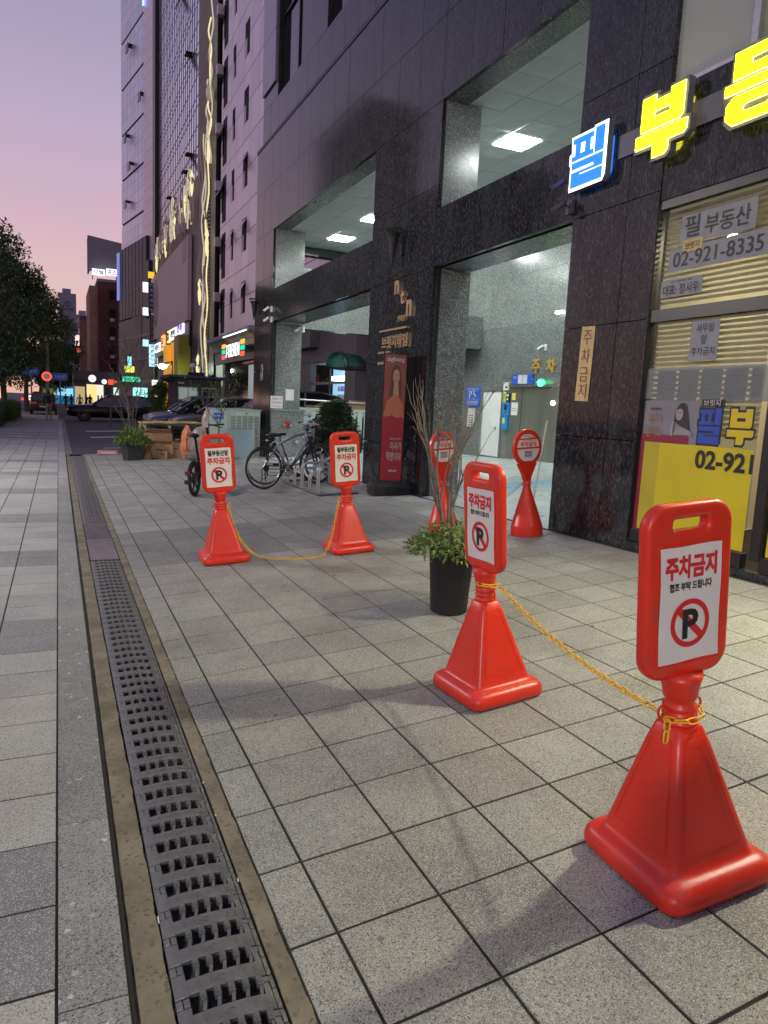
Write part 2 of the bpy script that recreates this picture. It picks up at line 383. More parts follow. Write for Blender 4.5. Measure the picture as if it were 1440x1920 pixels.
def grate_mesh():
    P_ = .113; q = MB(); N = 10
    def bar(y0f, y1f, x0, x1, n, zt=0.0, th=.014, ch_=.003):
        vs = []; fs = []
        for i in range(n+1):
            x = x0 + (x1-x0)*i/n; z = arch(x) + zt; a = y0f(x); b = y1f(x)
            vs += [(x, a, z-th), (x, a, z-ch_), (x, a+ch_, z), (x, b-ch_, z), (x, b, z-ch_), (x, b, z-th)]
        for i in range(n):
            for k in range(6):
                fs.append((i*6+k, (i+1)*6+k, (i+1)*6+(k+1) % 6, i*6+(k+1) % 6))
        fs.append(tuple(range(6))[::-1] if False else tuple(range(6))); fs.append(tuple(n*6+k for k in range(6))[::-1])
        q.add(vs, fs)
    rl = .034
    # transverse bar with raised flat band
    bar(lambda x: .004, lambda x: .054, GX0+rl, GX1-rl+.004, N)
    # side rails with their interlocking nibs
    bar(lambda x: .0015, lambda x: .080, GX0, GX0+rl, 2, -.001)
    bar(lambda x: .0825, lambda x: .1115, GX0, GX0+.016, 1, -.001)
    bar(lambda x: .0835, lambda x: .1105, GX0+.019, GX0+rl, 1, -.0015)
    bar(lambda x: .0015, lambda x: .090, GX1-.030, GX1-.014, 1, -.001)
    bar(lambda x: .0925, lambda x: .1115, GX1-.030, GX1-.012, 1, -.0015)
    bar(lambda x: .0015, lambda x: .066, GX1-.0115, GX1, 1, -.001)
    bar(lambda x: .0685, lambda x: .1115, GX1-.0105, GX1, 1, -.001)
    # slanted fingers bridging to the next bar
    x = GX0 + rl + .024
    while x < GX1 - .040:
        a, b, c, d = x, x + .011, x + .014, x + .030    # foot and head
        z0 = arch(x + .01)
        q.hexa([(a, .054, z0-.013), (b, .054, z0-.013), (b+.007, .086, z0-.013), (a+.007, .086, z0-.013),
                (a+.001, .054, z0-.002), (b-.001, .054, z0-.002), (b+.006, .086, z0-.0045), (a+.008, .086, z0-.0045)])
        q.hexa([(a+.001, .086, z0-.013), (b+.009, .086, z0-.013), (b+.010, .1165, z0-.013), (a+.002, .1165, z0-.013),
                (a+.003, .087, z0-.0015), (b+.007, .087, z0-.0015), (b+.008, .1165, z0-.0005), (a+.003, .1165, z0-.0005)])
        q.add([(a+.008, .094, z0+.0008), (a+.016, .094, z0+.0008), (a+.016, .104, z0+.001), (a+.008, .104, z0+.001)], [(0, 1, 2, 3)])
        x += .0362
    # cast marks on the bar
    for u in (.25, .38, .60, .74, .84):
        xx = GX0 + u*(GX1-GX0); z = arch(xx) + .0006
        q.box(xx, xx+.0025, .016, .036, z-.002, z+.0006)
    cx = GX0 + .5*(GX1-GX0); z = arch(cx) + .0011
    q.add([(cx-.022, .028, z-.0006), (cx, .017, z), (cx+.022, .028, z-.0006), (cx, .039, z), (cx-.014, .028, z+.0002), (cx, .021, z+.0005), (cx+.014, .028, z+.0002), (cx, .035, z+.0005)],
          [(0,1,5,4),(1,2,6,5),(2,3,7,6),(3,0,4,7)])
    return q.mesh('grate_segment')
gm = grate_mesh(); gm.materials.append(m_iron)
y = 1.639 - 10*.1135; n = 0
while y < 6.86:
    place('grate_segment', gm, None, ch, loc=(0, y, 0)); y += .1135; n += 1
y = 8.97
while y < 18.9:
    place('grate_segment', gm, None, ch, loc=(0, y, 0)); y += .1135
q = MB(); q.box(.243, .491, 6.885, 7.93, -.004, .004)
for k in range(60):
    for j in range(14):
        x = .25 + j*.0172; yy = 6.90 + k*.0172; 
        if (j+k) % 2 == 0: q.add([(x, yy, .0042), (x+.010, yy+.003, .0042), (x+.010, yy+.005, .0042), (x, yy+.002, .0042), (x+.005, yy+.0025, .0062)], [(0,1,4),(1,2,4),(2,3,4),(3,0,4)])
q.build('checker_plate', m_plate, ch)
q = MB(); q.box(.243, .491, 7.94, 8.955, -.004, .003)
for k in range(29): q.box(.246, .488, 7.955 + k*.0345, 7.972 + k*.0345, .0032, .0062)
q.build('ribbed_plate', m_plate, ch)
# litter by the channel
for (x, y, l, a, c) in ((.4935, 2.66, .022, .3, (.7,.7,.66)), (.492, 2.03, .016, 1.2, (.68,.62,.3)), (.4945, 2.42, .018, .1, (.65,.65,.62)), (.239, 1.93, .028, 1.5, (.7,.66,.5))):
    o = MB().tube([(x, y, .003), (x + l*math.cos(a)*.3, y + l*math.sin(a), .004)], .0022, 6).build('cigarette_end', m_paper, None)
    tag(o, {.022: 'crushed white cigarette end in the joint right of the grate, farthest from the viewer', .016: 'small yellowish cigarette end in the joint right of the grate, nearest the viewer', .018: 'short white cigarette end in the joint right of the grate, between the other two', .028: 'long pale cigarette end in the joint left of the grate'}[l], 'litter', 'cigarette ends in the drain joint')

# --- plaza rising to the building
def sheet(x0, x1, y0, y1, nx, ny, dz):
    q = MB(); b = 0
    for j in range(ny+1):
        for i in range(nx+1):
            x = x0 + (x1-x0)*i/nx; y = y0 + (y1-y0)*j/ny; q.v.append((x, y, G(x, y) + dz))
    for j in range(ny):
        for i in range(nx): a = j*(nx+1)+i; q.f.append((a, a+1, a+nx+2, a+nx+1))
    return q
pl = tag(sheet(.556, 10.4, -8, 19.55, 30, 60, -.0035).build('plaza', m_joint), kind='structure')
cells = []
xs = [.558, .7026] + [.7026 + TX*k for k in range(1, 13)]
for r in range(-22, 43):
    y0 = 5.1052 + TY*r
    if y0 > 19.3 or y0 < -2: continue
    for i in range(len(xs)-1):
        if xs[i] > 4.6: continue
        dk = 6.42 < y0 < 8.10 and xs[i] < 3.9
        t = tone(dk)
        if dk and i % 5 == 0: t = tuple(a*1.25 for a in t)
        if y0 < 4 and not dk:
            e = rng.random()
            if e < .16: t = tuple(a*.88 for a in t)
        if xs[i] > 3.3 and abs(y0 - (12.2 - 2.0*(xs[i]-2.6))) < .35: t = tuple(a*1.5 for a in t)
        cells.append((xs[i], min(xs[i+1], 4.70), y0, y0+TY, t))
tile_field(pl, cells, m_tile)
# passage floor, painted parking boards
m_floor = M('painted passage floor', (.42, .455, .44), .30, var=.12, vs=1.5, spec=.5, rv=.08, tint=True, dirt=((.30, .34, .33), 1.6, .5))
fl = tag(sheet(4.72, 10.2, 4.9, 18.8, 16, 40, -.0045).build('passage_floor', m_joint), kind='structure')
yy = 4.92
k = 0
while yy < 18.7:
    q = MB(); xx = 4.725; o_ = (k % 2) * .5
    x_ = 4.725
    while x_ < 10.1:
        x2 = min(x_ + 1.2, 10.15); slab(q, x_, x2, yy, yy+.40, g=.002, th=.01, dz=-.001); x_ = x2
    blue = 8.7 < yy < 9.5
    t = rng.uniform(.85, 1.1)
    q.build('floor_board', m_floor, fl, col=(t*.42, t*.75, t*1.05) if blue else (t, t, t)); yy += .40; k += 1
# --- side street asphalt between the plaza and the car park
def asheet(x0, x1, y0, y1, nx, ny, dz, name, mat, parent=None, kind='structure'):
    o = sheet(x0, x1, y0, y1, nx, ny, dz).build(name, mat, parent)
    if kind: o['kind'] = kind
    return o
asheet(-.02, 40, 19.56, 62, 30, 30, -.02, 'side_street', m_asph)
asheet(-.02, .30, 19.56, 46, 2, 20, -.004, 'concrete_apron', M('apron concrete', (.2, .19, .17), .9, var=.2, vs=3))
for (y0, y1, x1) in ((27.2, 27.7, 6.5), (31.6, 32.2, 7.5)):
    asheet(.5, x1, y0, y1, 12, 1, -.015, 'road_marking', m_white)
asheet(1.15, 2.4, 21.6, 22.1, 4, 1, -.015, 'faded_road_lettering', M('worn paint', (.22, .22, .22), .8, var=.6, vs=9))
asheet(.58, 5.2, 18.95, 19.5, 8, 2, .002, 'concrete_edge_band', M('edge concrete', (.27, .25, .23), .85, var=.2, vs=4, bump=.3))
tag(MB().box(-7.5, -1.3, 46.05, 64, -.12, -.015).build('crossing_pavement', M('pale crossing', (.42, .36, .33), .8, var=.15, vs=1)), kind='structure')
tag(MB().box(-1.28, -.02, 46.05, 64, -.12, -.012).build('crossing_pavement', M('pale crossing b', (.40, .36, .34), .8, var=.15, vs=1)), kind='structure')
for nm, x, y, rz in (('manhole_cover', 1.9, 18.3, 0), ('manhole_cover', 2.9, 18.2, .4)):
    q = MB(); z = G(x, y); q.lathe([(.42, .001), (.42, .006), (.38, .007), (.38, .004)], 24, (0, 0, 0))
    for k in range(7): q.box(-.3, .3, -.3 + k*.09, -.26 + k*.09, .004, .008)
    o = q.build(nm, m_iron, None, loc=(x, y, z + .002), rot=(0, -math.atan(.05), rz))
    tag(o, 'round iron manhole cover set in the paving near the ' + ('far plant pot' if x < 2.4 else 'cardboard pile'), 'manhole cover')

# ============================================================ GRANITE BUILDING
gb = thing('granite_building', 'dark polished granite office building with lit openings over a covered passage', 'building', (0, 0, 0))
FX = 4.72
mj = MB()
def joint_box(*a): mj.box(*a)
# backing mass just behind the slabs
rn = random.Random(11)
def slabs(y0, y1, z0, z1, ny, nz, x=FX, th=.055, mat=m_dark, holes=(), gb_=gb, name='stone_panel', g=.0042, joint=True):
    for i in range(ny):
        for j in range(nz):
            a, b = y0 + (y1-y0)*i/ny, y0 + (y1-y0)*(i+1)/ny; c, d = z0 + (z1-z0)*j/nz, z0 + (z1-z0)*(j+1)/nz
            t = rn.uniform(.85, 1.18); dx = rn.uniform(-.0012, .0012)
            MB().box(x+dx, x+th, a+g, b-g, c+g, d-g).build(name, mat, gb_, col=(t, t*rn.uniform(.97, 1.02), t*rn.uniform(.98, 1.04)))
# piers
slabs(4.90, 5.29, .25, 5.6, 1, 5); slabs(5.29, 6.05, .25, 5.6, 1, 5)
slabs(8.98, 11.19, .10, .95, 3, 1, x=FX-.006); slabs(8.98, 11.19, .95, 3.46, 3, 2); slabs(8.98, 11.19, 3.46, 5.6, 3, 2)
slabs(17.24, 18.9, .0, 3.46, 2, 3); slabs(17.24, 18.9, 3.46, 5.6, 2, 2)
# spandrels between the openings
slabs(6.05, 8.98, 3.46, 4.22, 5, 1); slabs(11.19, 17.24, 3.46, 4.22, 10, 1)
# upper wall with groove and windows
slabs(-8, 18.9, 5.6, 7.72, 38, 2)
MB().box(FX-.012, FX+.06, -8, 18.94, 7.725, 7.80).build('groove_trim', m_black, gb)
slabs(-8, 18.42, 7.80, 8.52, 38, 1)
slabs(13.80, 15.40, 8.52, 13.5, 2, 4); slabs(9.6, 10.3, 8.52, 13.5, 1, 4); slabs(-8, 9.6, 8.52, 13.5, 8, 3)
slabs(17.16, 17.30, 8.52, 13.5, 1, 4)
m_lilac = M('pale metal cladding', (.36, .33, .42), .34, .35, var=.06, vs=2, tint=True)
for k in range(4): MB().box(FX-.04, FX+.06, 17.31, 18.42, 8.9 + k*1.15, 8.9 + (k+1)*1.15 - .01).build('cladding_panel', m_lilac, gb)
slabs(17.30, 18.42, 8.52, 8.895, 1, 1)
MB().box(FX+.06, FX+.12, 4.9, 6.05, .2, 5.6).box(FX+.06, FX+.12, 8.98, 11.19, .0, 5.6).box(FX+.06, FX+.12, 17.24, 18.9, .0, 5.6).box(FX+.06, FX+.12, 6.05, 8.98, 3.46, 4.22).box(FX+.06, FX+.12, 11.19, 17.24, 3.46, 4.22).build('slab_backing', m_back, gb)
MB().box(FX+.06, 12.5, -8, 18.42, 5.98, 8.5).box(FX+.30, 12.5, -8, 18.42, 8.5, 13.6).box(FX+.3, 12.5, 18.42, 18.9, 5.98, 7.8).build('upper_mass', m_back, gb)
MB().box(FX+.06, FX+.3, 13.8, 15.4, 8.5, 13.5).box(FX+.06, FX+.3, 17.16, 18.42, 8.5, 13.5).box(FX+.06, FX+.3, -8, 10.3, 8.5, 13.5).build('slab_backing', m_back, gb)
for (a, b) in ((15.40, 17.16), (10.3, 13.80)):
    f = MB(); f.box(FX+.10, FX+.16, a, a+.05, 8.52, 13.5).box(FX+.10, FX+.16, b-.05, b, 8.52, 13.5).box(FX+.10, FX+.16, a+.05, b-.05, 8.52, 8.58)
    f.box(FX+.10, FX+.16, a+.05+(b-a)*.28, a+.09+(b-a)*.28, 8.58, 13.5).box(FX+.10, FX+.16, a+.05, b-.05, 10.2, 10.25)
    f = f.build('window', m_black, gb)
    MB().box(FX+.14, FX+.145, a+.05, b-.05, 8.58, 13.5).build('pane', m_glass, f)
# reveals of the openings (same granite, lamp light put into its lighter colour)
def panel(name, mat, *bx, parent=gb, t=None):
    t = t or rn.uniform(.9, 1.1); return MB().box(*bx).build(name, mat, parent, col=(t, t, t))
for z0, z1 in ((.30, 2.29), (2.29, 3.455)): panel('reveal_panel', m_granite_lit, FX+.056, 5.31, 8.985, 9.04, z0+.002, z1-.002)
panel('reveal_panel', m_granite_lit, FX+.056, 5.31, 8.96, 9.04, 4.225, 5.60)
for z0, z1 in ((.13, 1.36), (1.36, 2.6), (2.6, 3.455)): panel('reveal_panel', m_granite_lit, FX+.056, 5.49, 17.245, 17.30, z0+.002, z1-.002)
panel('reveal_panel', m_granite_lit, FX+.056, 5.49, 17.20, 17.30, 4.225, 5.60)
panel('reveal_panel', m_granite_lit, FX+.122, 5.31, 9.04, 11.13, .1, 5.6); 
panel('reveal_panel', m_granite_lit, FX+.056, 5.49, 11.13, 11.185, .1, 3.455); panel('reveal_panel', m_granite_lit, FX+.056, 5.31, 11.13, 11.21, 4.225, 5.6)
panel('reveal_panel', m_granite_lit, FX+.056, 5.31, 6.055, 6.11, .25, 3.455); panel('reveal_panel', m_granite_lit, FX+.056, 5.31, 6.03, 6.11, 4.225, 5.6)
# plinth block on the far pier with the fire connection
panel('plinth_block', m_granite_lit, FX+.02, 5.56, 17.10, 17.243, .10, 1.33); panel('plinth_cap', m_granite_lit, FX+.01, 5.58, 17.07, 17.243, 1.332, 1.375, t=1.25)
# beams: lower beam over the passage and its soffit stones
for i in range(4): panel('soffit_panel', m_granite_lit, FX+.056, 5.31, 6.055+.7325*i+.002, 6.055+.7325*(i+1)-.002, 3.46, 3.50)
for i in range(8): panel('soffit_panel', m_granite_lit, FX+.056, 5.49, 11.195+.756*i+.002, 11.195+.756*(i+1)-.002, 3.46, 3.50)
MB().box(FX+.12, 5.31, 6.05, 8.98, 3.502, 4.19).box(FX+.12, 5.49, 11.19, 17.24, 3.502, 4.19).build('beam_core', m_back, gb)
panel('sill_panel', m_dark, FX+.056, 5.31, 6.05, 8.96, 4.192, 4.222); panel('sill_panel', m_dark, FX+.056, 5.49, 11.19, 17.20, 4.192, 4.222)
for i in range(3): panel('soffit_panel', m_granite_lit, FX+.056, 5.09, 6.05+.977*i+.002, 6.05+.977*(i+1)-.002, 5.60, 5.64, t=.6)
for i in range(6): panel('soffit_panel', m_granite_lit, FX+.056, 5.09, 11.19+1.008*i+.002, 11.19+1.008*(i+1)-.002, 5.60, 5.64, t=.6)
# ceiling of the passage: coffered metal tiles and light panels
cq = MB(); s_ = .535; cq.add([(0,0,0),(s_,0,0),(s_,s_,0),(0,s_,0),(.07,.07,0),(s_-.07,.07,0),(s_-.07,s_-.07,0),(.07,s_-.07,0),(.11,.11,.009),(s_-.11,.11,.009),(s_-.11,s_-.11,.009),(.11,s_-.11,.009)],
    [(0,4,5,1),(1,5,6,2),(2,6,7,3),(3,7,4,0),(4,8,9,5),(5,9,10,6),(6,10,11,7),(7,11,8,4),(8,11,10,9)])
cq.v = [(x*.990, y*.993, z) for x, y, z in cq.v]
cme = cq.mesh('ceiling_panel'); cme.materials.append(m_ceil)
lights = {(2, r_) for r_ in (3, 8, 13, 18, 22)} | {(6, r_) for r_ in (5, 10, 15, 20)}
ceil = MB().box(5.092, 10.2, 5.2, 18.9, 5.70, 5.95).build('ceiling_slab', m_back, gb)
for i in range(10):
    for j in range(26):
        x, y = 5.093 + s_*i, 5.20 + s_*j
        if y + s_ > 19.2: continue
        if (i, j) in lights:
            MB().box(x+.01, x+s_-.01, y+.01, y+s_-.01, 5.607, 5.628).build('ceiling_light', m_panel_e, gb)
        else: place('ceiling_panel', cme, None, gb, loc=(x, y, 5.618 + rn.uniform(-.002, .002)))
MB().box(5.09, 10.2, 18.60, 18.9, 5.40, 5.60).build('edge_beam', m_dark, gb)
# back wall
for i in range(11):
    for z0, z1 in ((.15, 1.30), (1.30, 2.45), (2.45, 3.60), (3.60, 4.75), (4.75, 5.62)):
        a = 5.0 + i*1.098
        panel('wall_panel', m_granite_lit, 9.9, 9.96, a+.002, a+1.096, z0+.002, z1-.002)
panel('lintel_block', m_granite_lit, 9.25, 9.898, 15.98, 17.05, 3.13, 3.92)
panel('side_wall', m_granite_lit, 9.897, 9.96, 17.08, 18.6, .1, 5.6)
MB().box(9.961, 10.2, 5.0, 18.9, 0, 5.69).build('back_mass', m_back, gb)
for i in range(4): panel('end_beam_panel', m_granite_lit, 5.31+1.147*i+.002, 5.31+1.147*(i+1)-.002, 18.50, 18.56, 3.50, 5.05, t=1.25)
for i in range(4): panel('end_beam_soffit', m_granite_lit, 5.31+1.147*i+.002, 5.31+1.147*(i+1)-.002, 18.561, 18.88, 3.50, 3.54)
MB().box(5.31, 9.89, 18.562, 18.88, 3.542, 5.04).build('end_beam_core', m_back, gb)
for i in range(5): panel('side_wall_panel', m_granite_lit, 5.0+.98*i+.002, 5.0+.98*(i+1)-.002, 5.00, 5.06, .2, 5.6)
# building behind the camera: more of the same frontage
slabs(-8, .6, -.05, 3.3, 9, 2)
MB().box(FX+.06, FX+.12, -8, .6, -.1, 3.3).build('slab_backing', m_back, gb)

# door, lift gate and fittings on the back wall
def on_back(y, z): return (9.9, y, z)
d = MB().box(9.86, 9.905, 14.84, 15.66, .46, 2.05).build('passage_door', m_white_p, gb)
MB().box(9.83, 9.86, 14.99, 15.02, 1.12, 1.2).tube([(9.82, 15.0, 1.17), (9.82, 15.12, 1.17)], .012).build('handle', m_steel, d)
MB().box(9.85, 9.905, 15.662, 15.70, .46, 2.09).box(9.85, 9.905, 14.80, 14.838, .46, 2.09).box(9.85, 9.905, 14.84, 15.66, 2.052, 2.09).build('door_frame', m_steel, gb)
m_gate = M('lift gate steel', (.27, .29, .24), .3, .7, var=.12, vs=3, stretch=(1, 1, .2))
gt = MB().box(9.84, 9.885, 12.9, 14.42, .47, 2.15).build('parking_lift_gate', m_gate, gb)
MB().box(9.835, 9.84, 13.95, 13.962, .47, 2.15).build('gate_seam', m_black, gt)
for k in range(4): MB().box(9.836, 9.84, 13.05+k*.1, 13.08+k*.1, .5, 2.0).build('gate_rib', m_gate, gt)
MB().box(9.79, 9.90, 12.8, 14.5, 2.152, 2.21).build('gate_head', m_steel, gt)
MB().box(9.80, 9.884, 6.5, 12.85, .47, 2.15).build('lower_wall', m_gate, gb)
# ============================================================ SHOP
sh = thing('glazed_shopfront', 'glazed estate agency shopfront with black frames, blinds and a yellow film along the bottom', 'shopfront')
m_frame = M('black window frame', (.012, .012, .012), .35)
SX = 4.76
def bx(name, mat, *a, parent=sh, **k): return MB().box(*a).build(name, mat, parent, **k)
m_int = M('office wall', (.42, .38, .30), .8)
bx('back_wall', m_int, 9.0, 9.05, -3.9, 4.98, .3, 3.4)
bx('office_ceiling', m_int, 4.95, 9.0, -3.9, 4.98, 3.34, 3.40)
bx('office_floor', m_int, 4.95, 9.0, -3.9, 4.98, .28, .32)
bx('office_side_wall', m_int, 4.95, 9.0, -3.95, -3.9, .3, 3.4); bx('office_side_wall', m_int, 4.90, 9.0, 4.95, 4.985, .3, 3.34)
m_warm = E_('office lamp diffuser', (1.0, .84, .56), 42.0)
for k in range(3): bx('ceiling_light', m_warm, 5.6, 6.2, 3.6-k*1.6, 4.2-k*1.6, 3.32, 3.338)
ROWS = [(4.895, 3.72), (3.56, 2.35), (2.27, 1.0), (.92, -.4)]
for k, (a, b) in enumerate(ROWS):
    f = MB(); f.box(SX-.03, SX+.05, a-.0, a+.05 if k == 0 else a+.08, .50, 3.36).build('mullion', m_frame, sh)
    MB().box(SX-.02, SX+.05, b, a, 2.36, 2.46).build('transom', m_frame, sh)
    MB().box(SX-.02, SX+.05, b, a, 3.30, 3.37).build('head_rail', m_frame, sh)
    MB().box(SX-.02, SX+.05, b, a, .42, .53).build('bottom_rail', m_frame, sh)
MB().box(SX-.03, SX+.05, -.48, -.4, .50, 3.36).build('mullion', m_frame, sh)
m_pane = M('shop glass', (.9, .95, .93), .02, trans=1.0, spec=.5); m_pane.node_tree.nodes['Principled BSDF'].inputs['IOR'].default_value = 1.0
# thin clear glass: mostly transparent with a mirror reflection by angle
def glassmat(name, tint, refl=.10):
    m = bpy.data.materials.new(name); m.use_nodes = True; t = m.node_tree; t.nodes.clear()
    o = t.nodes.new('ShaderNodeOutputMaterial'); mx = t.nodes.new('ShaderNodeMixShader'); tr = t.nodes.new('ShaderNodeBsdfTransparent'); gl = t.nodes.new('ShaderNodeBsdfGlossy')
    tr.inputs[0].default_value = tint + (1,); gl.inputs['Roughness'].default_value = .01; fr = t.nodes.new('ShaderNodeFresnel'); fr.inputs[0].default_value = 1.45
    ge = t.nodes.new('ShaderNodeNewGeometry'); iv = t.nodes.new('ShaderNodeMath'); iv.operation = 'SUBTRACT'; iv.inputs[0].default_value = 1; t.links.new(ge.outputs['Backfacing'], iv.inputs[1]); mm_ = t.nodes.new('ShaderNodeMath'); mm_.operation = 'MULTIPLY'; t.links.new(fr.outputs[0], mm_.inputs[0]); t.links.new(iv.outputs[0], mm_.inputs[1]); t.links.new(mm_.outputs[0], mx.inputs[0]); t.links.new(tr.outputs[0], mx.inputs[1]); t.links.new(gl.outputs[0], mx.inputs[2]); t.links.new(mx.outputs[0], o.inputs[0]); return m
m_clear = glassmat('clear glass', (.86, .90, .87))
for a, b in ROWS:
    bx('pane', m_clear, SX+.008, SX+.012, b, a, .53, 2.36); bx('pane', m_clear, SX+.008, SX+.012, b, a, 2.46, 3.30)
# blinds
m_slat = M('cream slat', (.50, .44, .29), .5, var=.05, vs=3)
for k, (a, b) in enumerate(ROWS[:3]):
    for nm, z0, z1, l in (('upper', 2.50, 3.27, 'upper'), ('lower', 1.40, 2.34, 'lower')):
        bl = thing('window_blind', ['cream venetian blind in the %s pane beside the stone pier', 'cream venetian blind in the %s pane of the second window bay', 'cream venetian blind in the %s pane of the third window bay'][k] % l, 'blind', (SX+.047, b, z0))
        me = MB(); me.hexa([(-.012, .03, -.015), (.010, .03, .0145), (.010, a-b-.03, .0145), (-.012, a-b-.03, -.015), (-.0135, .03, -.014), (.0085, .03, .0155), (.0085, a-b-.03, .0155), (-.0135, a-b-.03, -.014)])
        me = me.mesh('slat'); me.materials.append(m_slat); z = .02
        while z < z1 - z0: place('slat', me, None, bl, loc=(0, 0, z), rot=(rn.uniform(-.002, .002), 0, 0)); z += .0445
        MB().box(-.02, .02, .03, a-b-.06, z1-z0, z1-z0+.03).build('head_rail', m_slat, bl)
# coloured films and prints on the glass (flat)
def film(name, mat, y0, y1, z0, z1, lay, parent=sh, skew=0):
    x = SX + .004 - .0015*lay
    return MB().hexa([(x, y1, z0), (x+.001, y1, z0), (x+.001, y0, z0), (x, y0, z0), (x, y1, z1+skew), (x+.001, y1, z1+skew), (x+.001, y0, z1), (x, y0, z1)]).build(name, mat, parent)
film('crimson_film', m_crim, 4.885, 4.36, .53, 1.395, 4)
film('yellow_film', m_yellow, 4.83, 3.725, .545, 1.325, 5)
m_yel2 = M('older yellow film', (.46, .40, .02), .45, var=.08, vs=4)
film('faded_yellow_strip', m_yel2, 4.83, 4.66, .545, 1.322, 6)
for a, b in ROWS[1:]: film('yellow_film', m_yellow, a-.03, b+.03, .545, 1.325, 1)
text('02-921', 'phone_number', m_blk_ink, sh, (SX-.008, 3.985, 1.215), .545, .155, bold=.03, depth=.001)
text('8335', 'phone_number', m_blk_ink, sh, (SX-.003, 3.27, 1.215), .40, .155, bold=.03, depth=.001)
# portrait print
m_print = M('grey photo print', (.20, .20, .24), .5, var=.15, vs=3); m_hair = M('printed hair', (.02, .018, .02), .5); m_skin_p = M('printed skin', (.34, .29, .27), .5); m_cloth_p = M('printed blouse', (.26, .26, .28), .5)
ps = film('portrait_poster', m_print, 4.88, 4.27, 1.28, 1.685, 0)
def fl_poly(name, mat, pts, lay, parent, x=SX):
    xx = x - .0015*lay
    return MB().prism(pts, lambda u, v, w_: (xx - w_, u, v), .0008).build(name, mat, parent)
def ell(cy, cz, ry, rz, n=16, a0=0): return [(cy + ry*math.cos(2*PI*k/n), cz + rz*math.sin(2*PI*k/n)) for k in range(n)][::-1]
fl_poly('hair', m_hair, [(4.50, 1.63), (4.47, 1.665), (4.43, 1.67), (4.40, 1.64), (4.385, 1.57), (4.355, 1.47), (4.35, 1.43), (4.38, 1.43), (4.44, 1.47), (4.50, 1.50), (4.525, 1.52), (4.52, 1.58)], 2, ps)
fl_poly('face', m_skin_p, ell(4.472, 1.578, .038, .056), 3, ps)
fl_poly('eye', m_hair, ell(4.484, 1.588, .007, .004), 4, ps); fl_poly('eye', m_hair, ell(4.459, 1.588, .006, .004), 4, ps); fl_poly('mouth', M('printed lips', (.25, .10, .09), .5), ell(4.474, 1.550, .010, .004), 4, ps); fl_poly('fringe', m_hair, [(4.51, 1.60), (4.49, 1.645), (4.45, 1.65), (4.43, 1.61), (4.47, 1.622)], 4, ps)
fl_poly('blouse', m_cloth_p, [(4.53, 1.40), (4.515, 1.42), (4.48, 1.45), (4.44, 1.47), (4.38, 1.45), (4.33, 1.43), (4.32, 1.40)], 3, ps)
fl_poly('hand', m_skin_p, [(4.545, 1.39), (4.555, 1.46), (4.535, 1.52), (4.52, 1.50), (4.53, 1.44), (4.525, 1.39)], 4, ps)
text('여기가', 'poster_lettering', M('printed rust', (.36, .17, .08), .5), ps, (SX-.003, 4.735, 1.535), .16, .10, bold=.01, depth=.0008)
text('맘이요', 'poster_lettering', M('printed rust b', (.36, .17, .08), .5), ps, (SX-.004, 4.74, 1.42), .17, .10, bold=.01, depth=.0008)
text('부동산플러스', 'poster_lettering', m_blk_ink, ps, (SX-.004, 4.74, 1.615), .13, .022, bold=.01, depth=.0008)
# window glyphs, black keyline behind
PIL = [  # strokes of the first syllable, unit box (0..1, 0..1), v up
    [(.02,.96),(.60,.96),(.60,.86),(.52,.86),(.52,.62),(.62,.62),(.62,.53),(.0,.53),(.0,.62),(.10,.62),(.10,.86),(.02,.86)],
    [(.66,1.0),(.90,1.0),(.90,.53),(.66,.53)],
    [(.02,.49),(.90,.49),(.90,.25),(.26,.25),(.26,.22),(.90,.22),(.90,.0),(.02,.0),(.02,.30),(.66,.30),(.66,.36),(.02,.36)]]
PIL_HOLE = [[(.24,.84),(.38,.84),(.38,.64),(.24,.64)]]
PIL_SIL = [(-.05,1.02),(.60,1.02),(.60,1.06),(.97,1.06),(.97,.05),(.90,-.06),(-.04,-.06),(-.04,.45),(-.08,.48),(-.08,.68),(-.02,.70)]
BU = [[(.06,1.0),(.32,1.0),(.32,.90),(.66,.90),(.66,1.0),(.92,1.0),(.92,.52),(.86,.46),(.06,.46)], [(-.03,.40),(1.02,.40),(1.02,.25),(.96,.20),(.66,.20),(.66,.04),(.60,-.02),(.36,-.02),(.36,.20),(-.03,.20)]]
BU_HOLE = [[(.32,.74),(.66,.74),(.66,.64),(.32,.64)]]
BU_SIL = [(.0,1.07),(.38,1.07),(.38,.97),(.60,.97),(.60,1.07),(.98,1.07),(.98,.47),(1.08,.46),(1.08,.22),(.98,.13),(.72,.13),(.72,.0),(.64,-.09),(.30,-.09),(.30,.13),(-.09,.13),(-.09,.46),(.0,.46)]
DONG = [[(.10,1.0),(.90,1.0),(.90,.86),(.36,.86),(.36,.76),(.90,.76),(.90,.63),(.10,.63)], [(-.02,.57),(1.02,.57),(1.02,.44),(-.02,.44)],
        [(.14,.38),(.86,.38),(.97,.28),(.97,.08),(.86,-.02),(.14,-.02),(.03,.08),(.03,.28)]]
DONG_HOLE = [[(.34,.24),(.66,.24),(.72,.20),(.72,.16),(.66,.12),(.34,.12),(.28,.16),(.28,.20)]]
DONG_SIL = [(.04,1.07),(.97,1.07),(.97,.62),(1.08,.62),(1.08,.39),(1.03,.30),(1.03,.05),(.90,-.08),(.10,-.08),(-.03,.05),(-.03,.30),(-.08,.39),(-.08,.62),(.04,.62)]
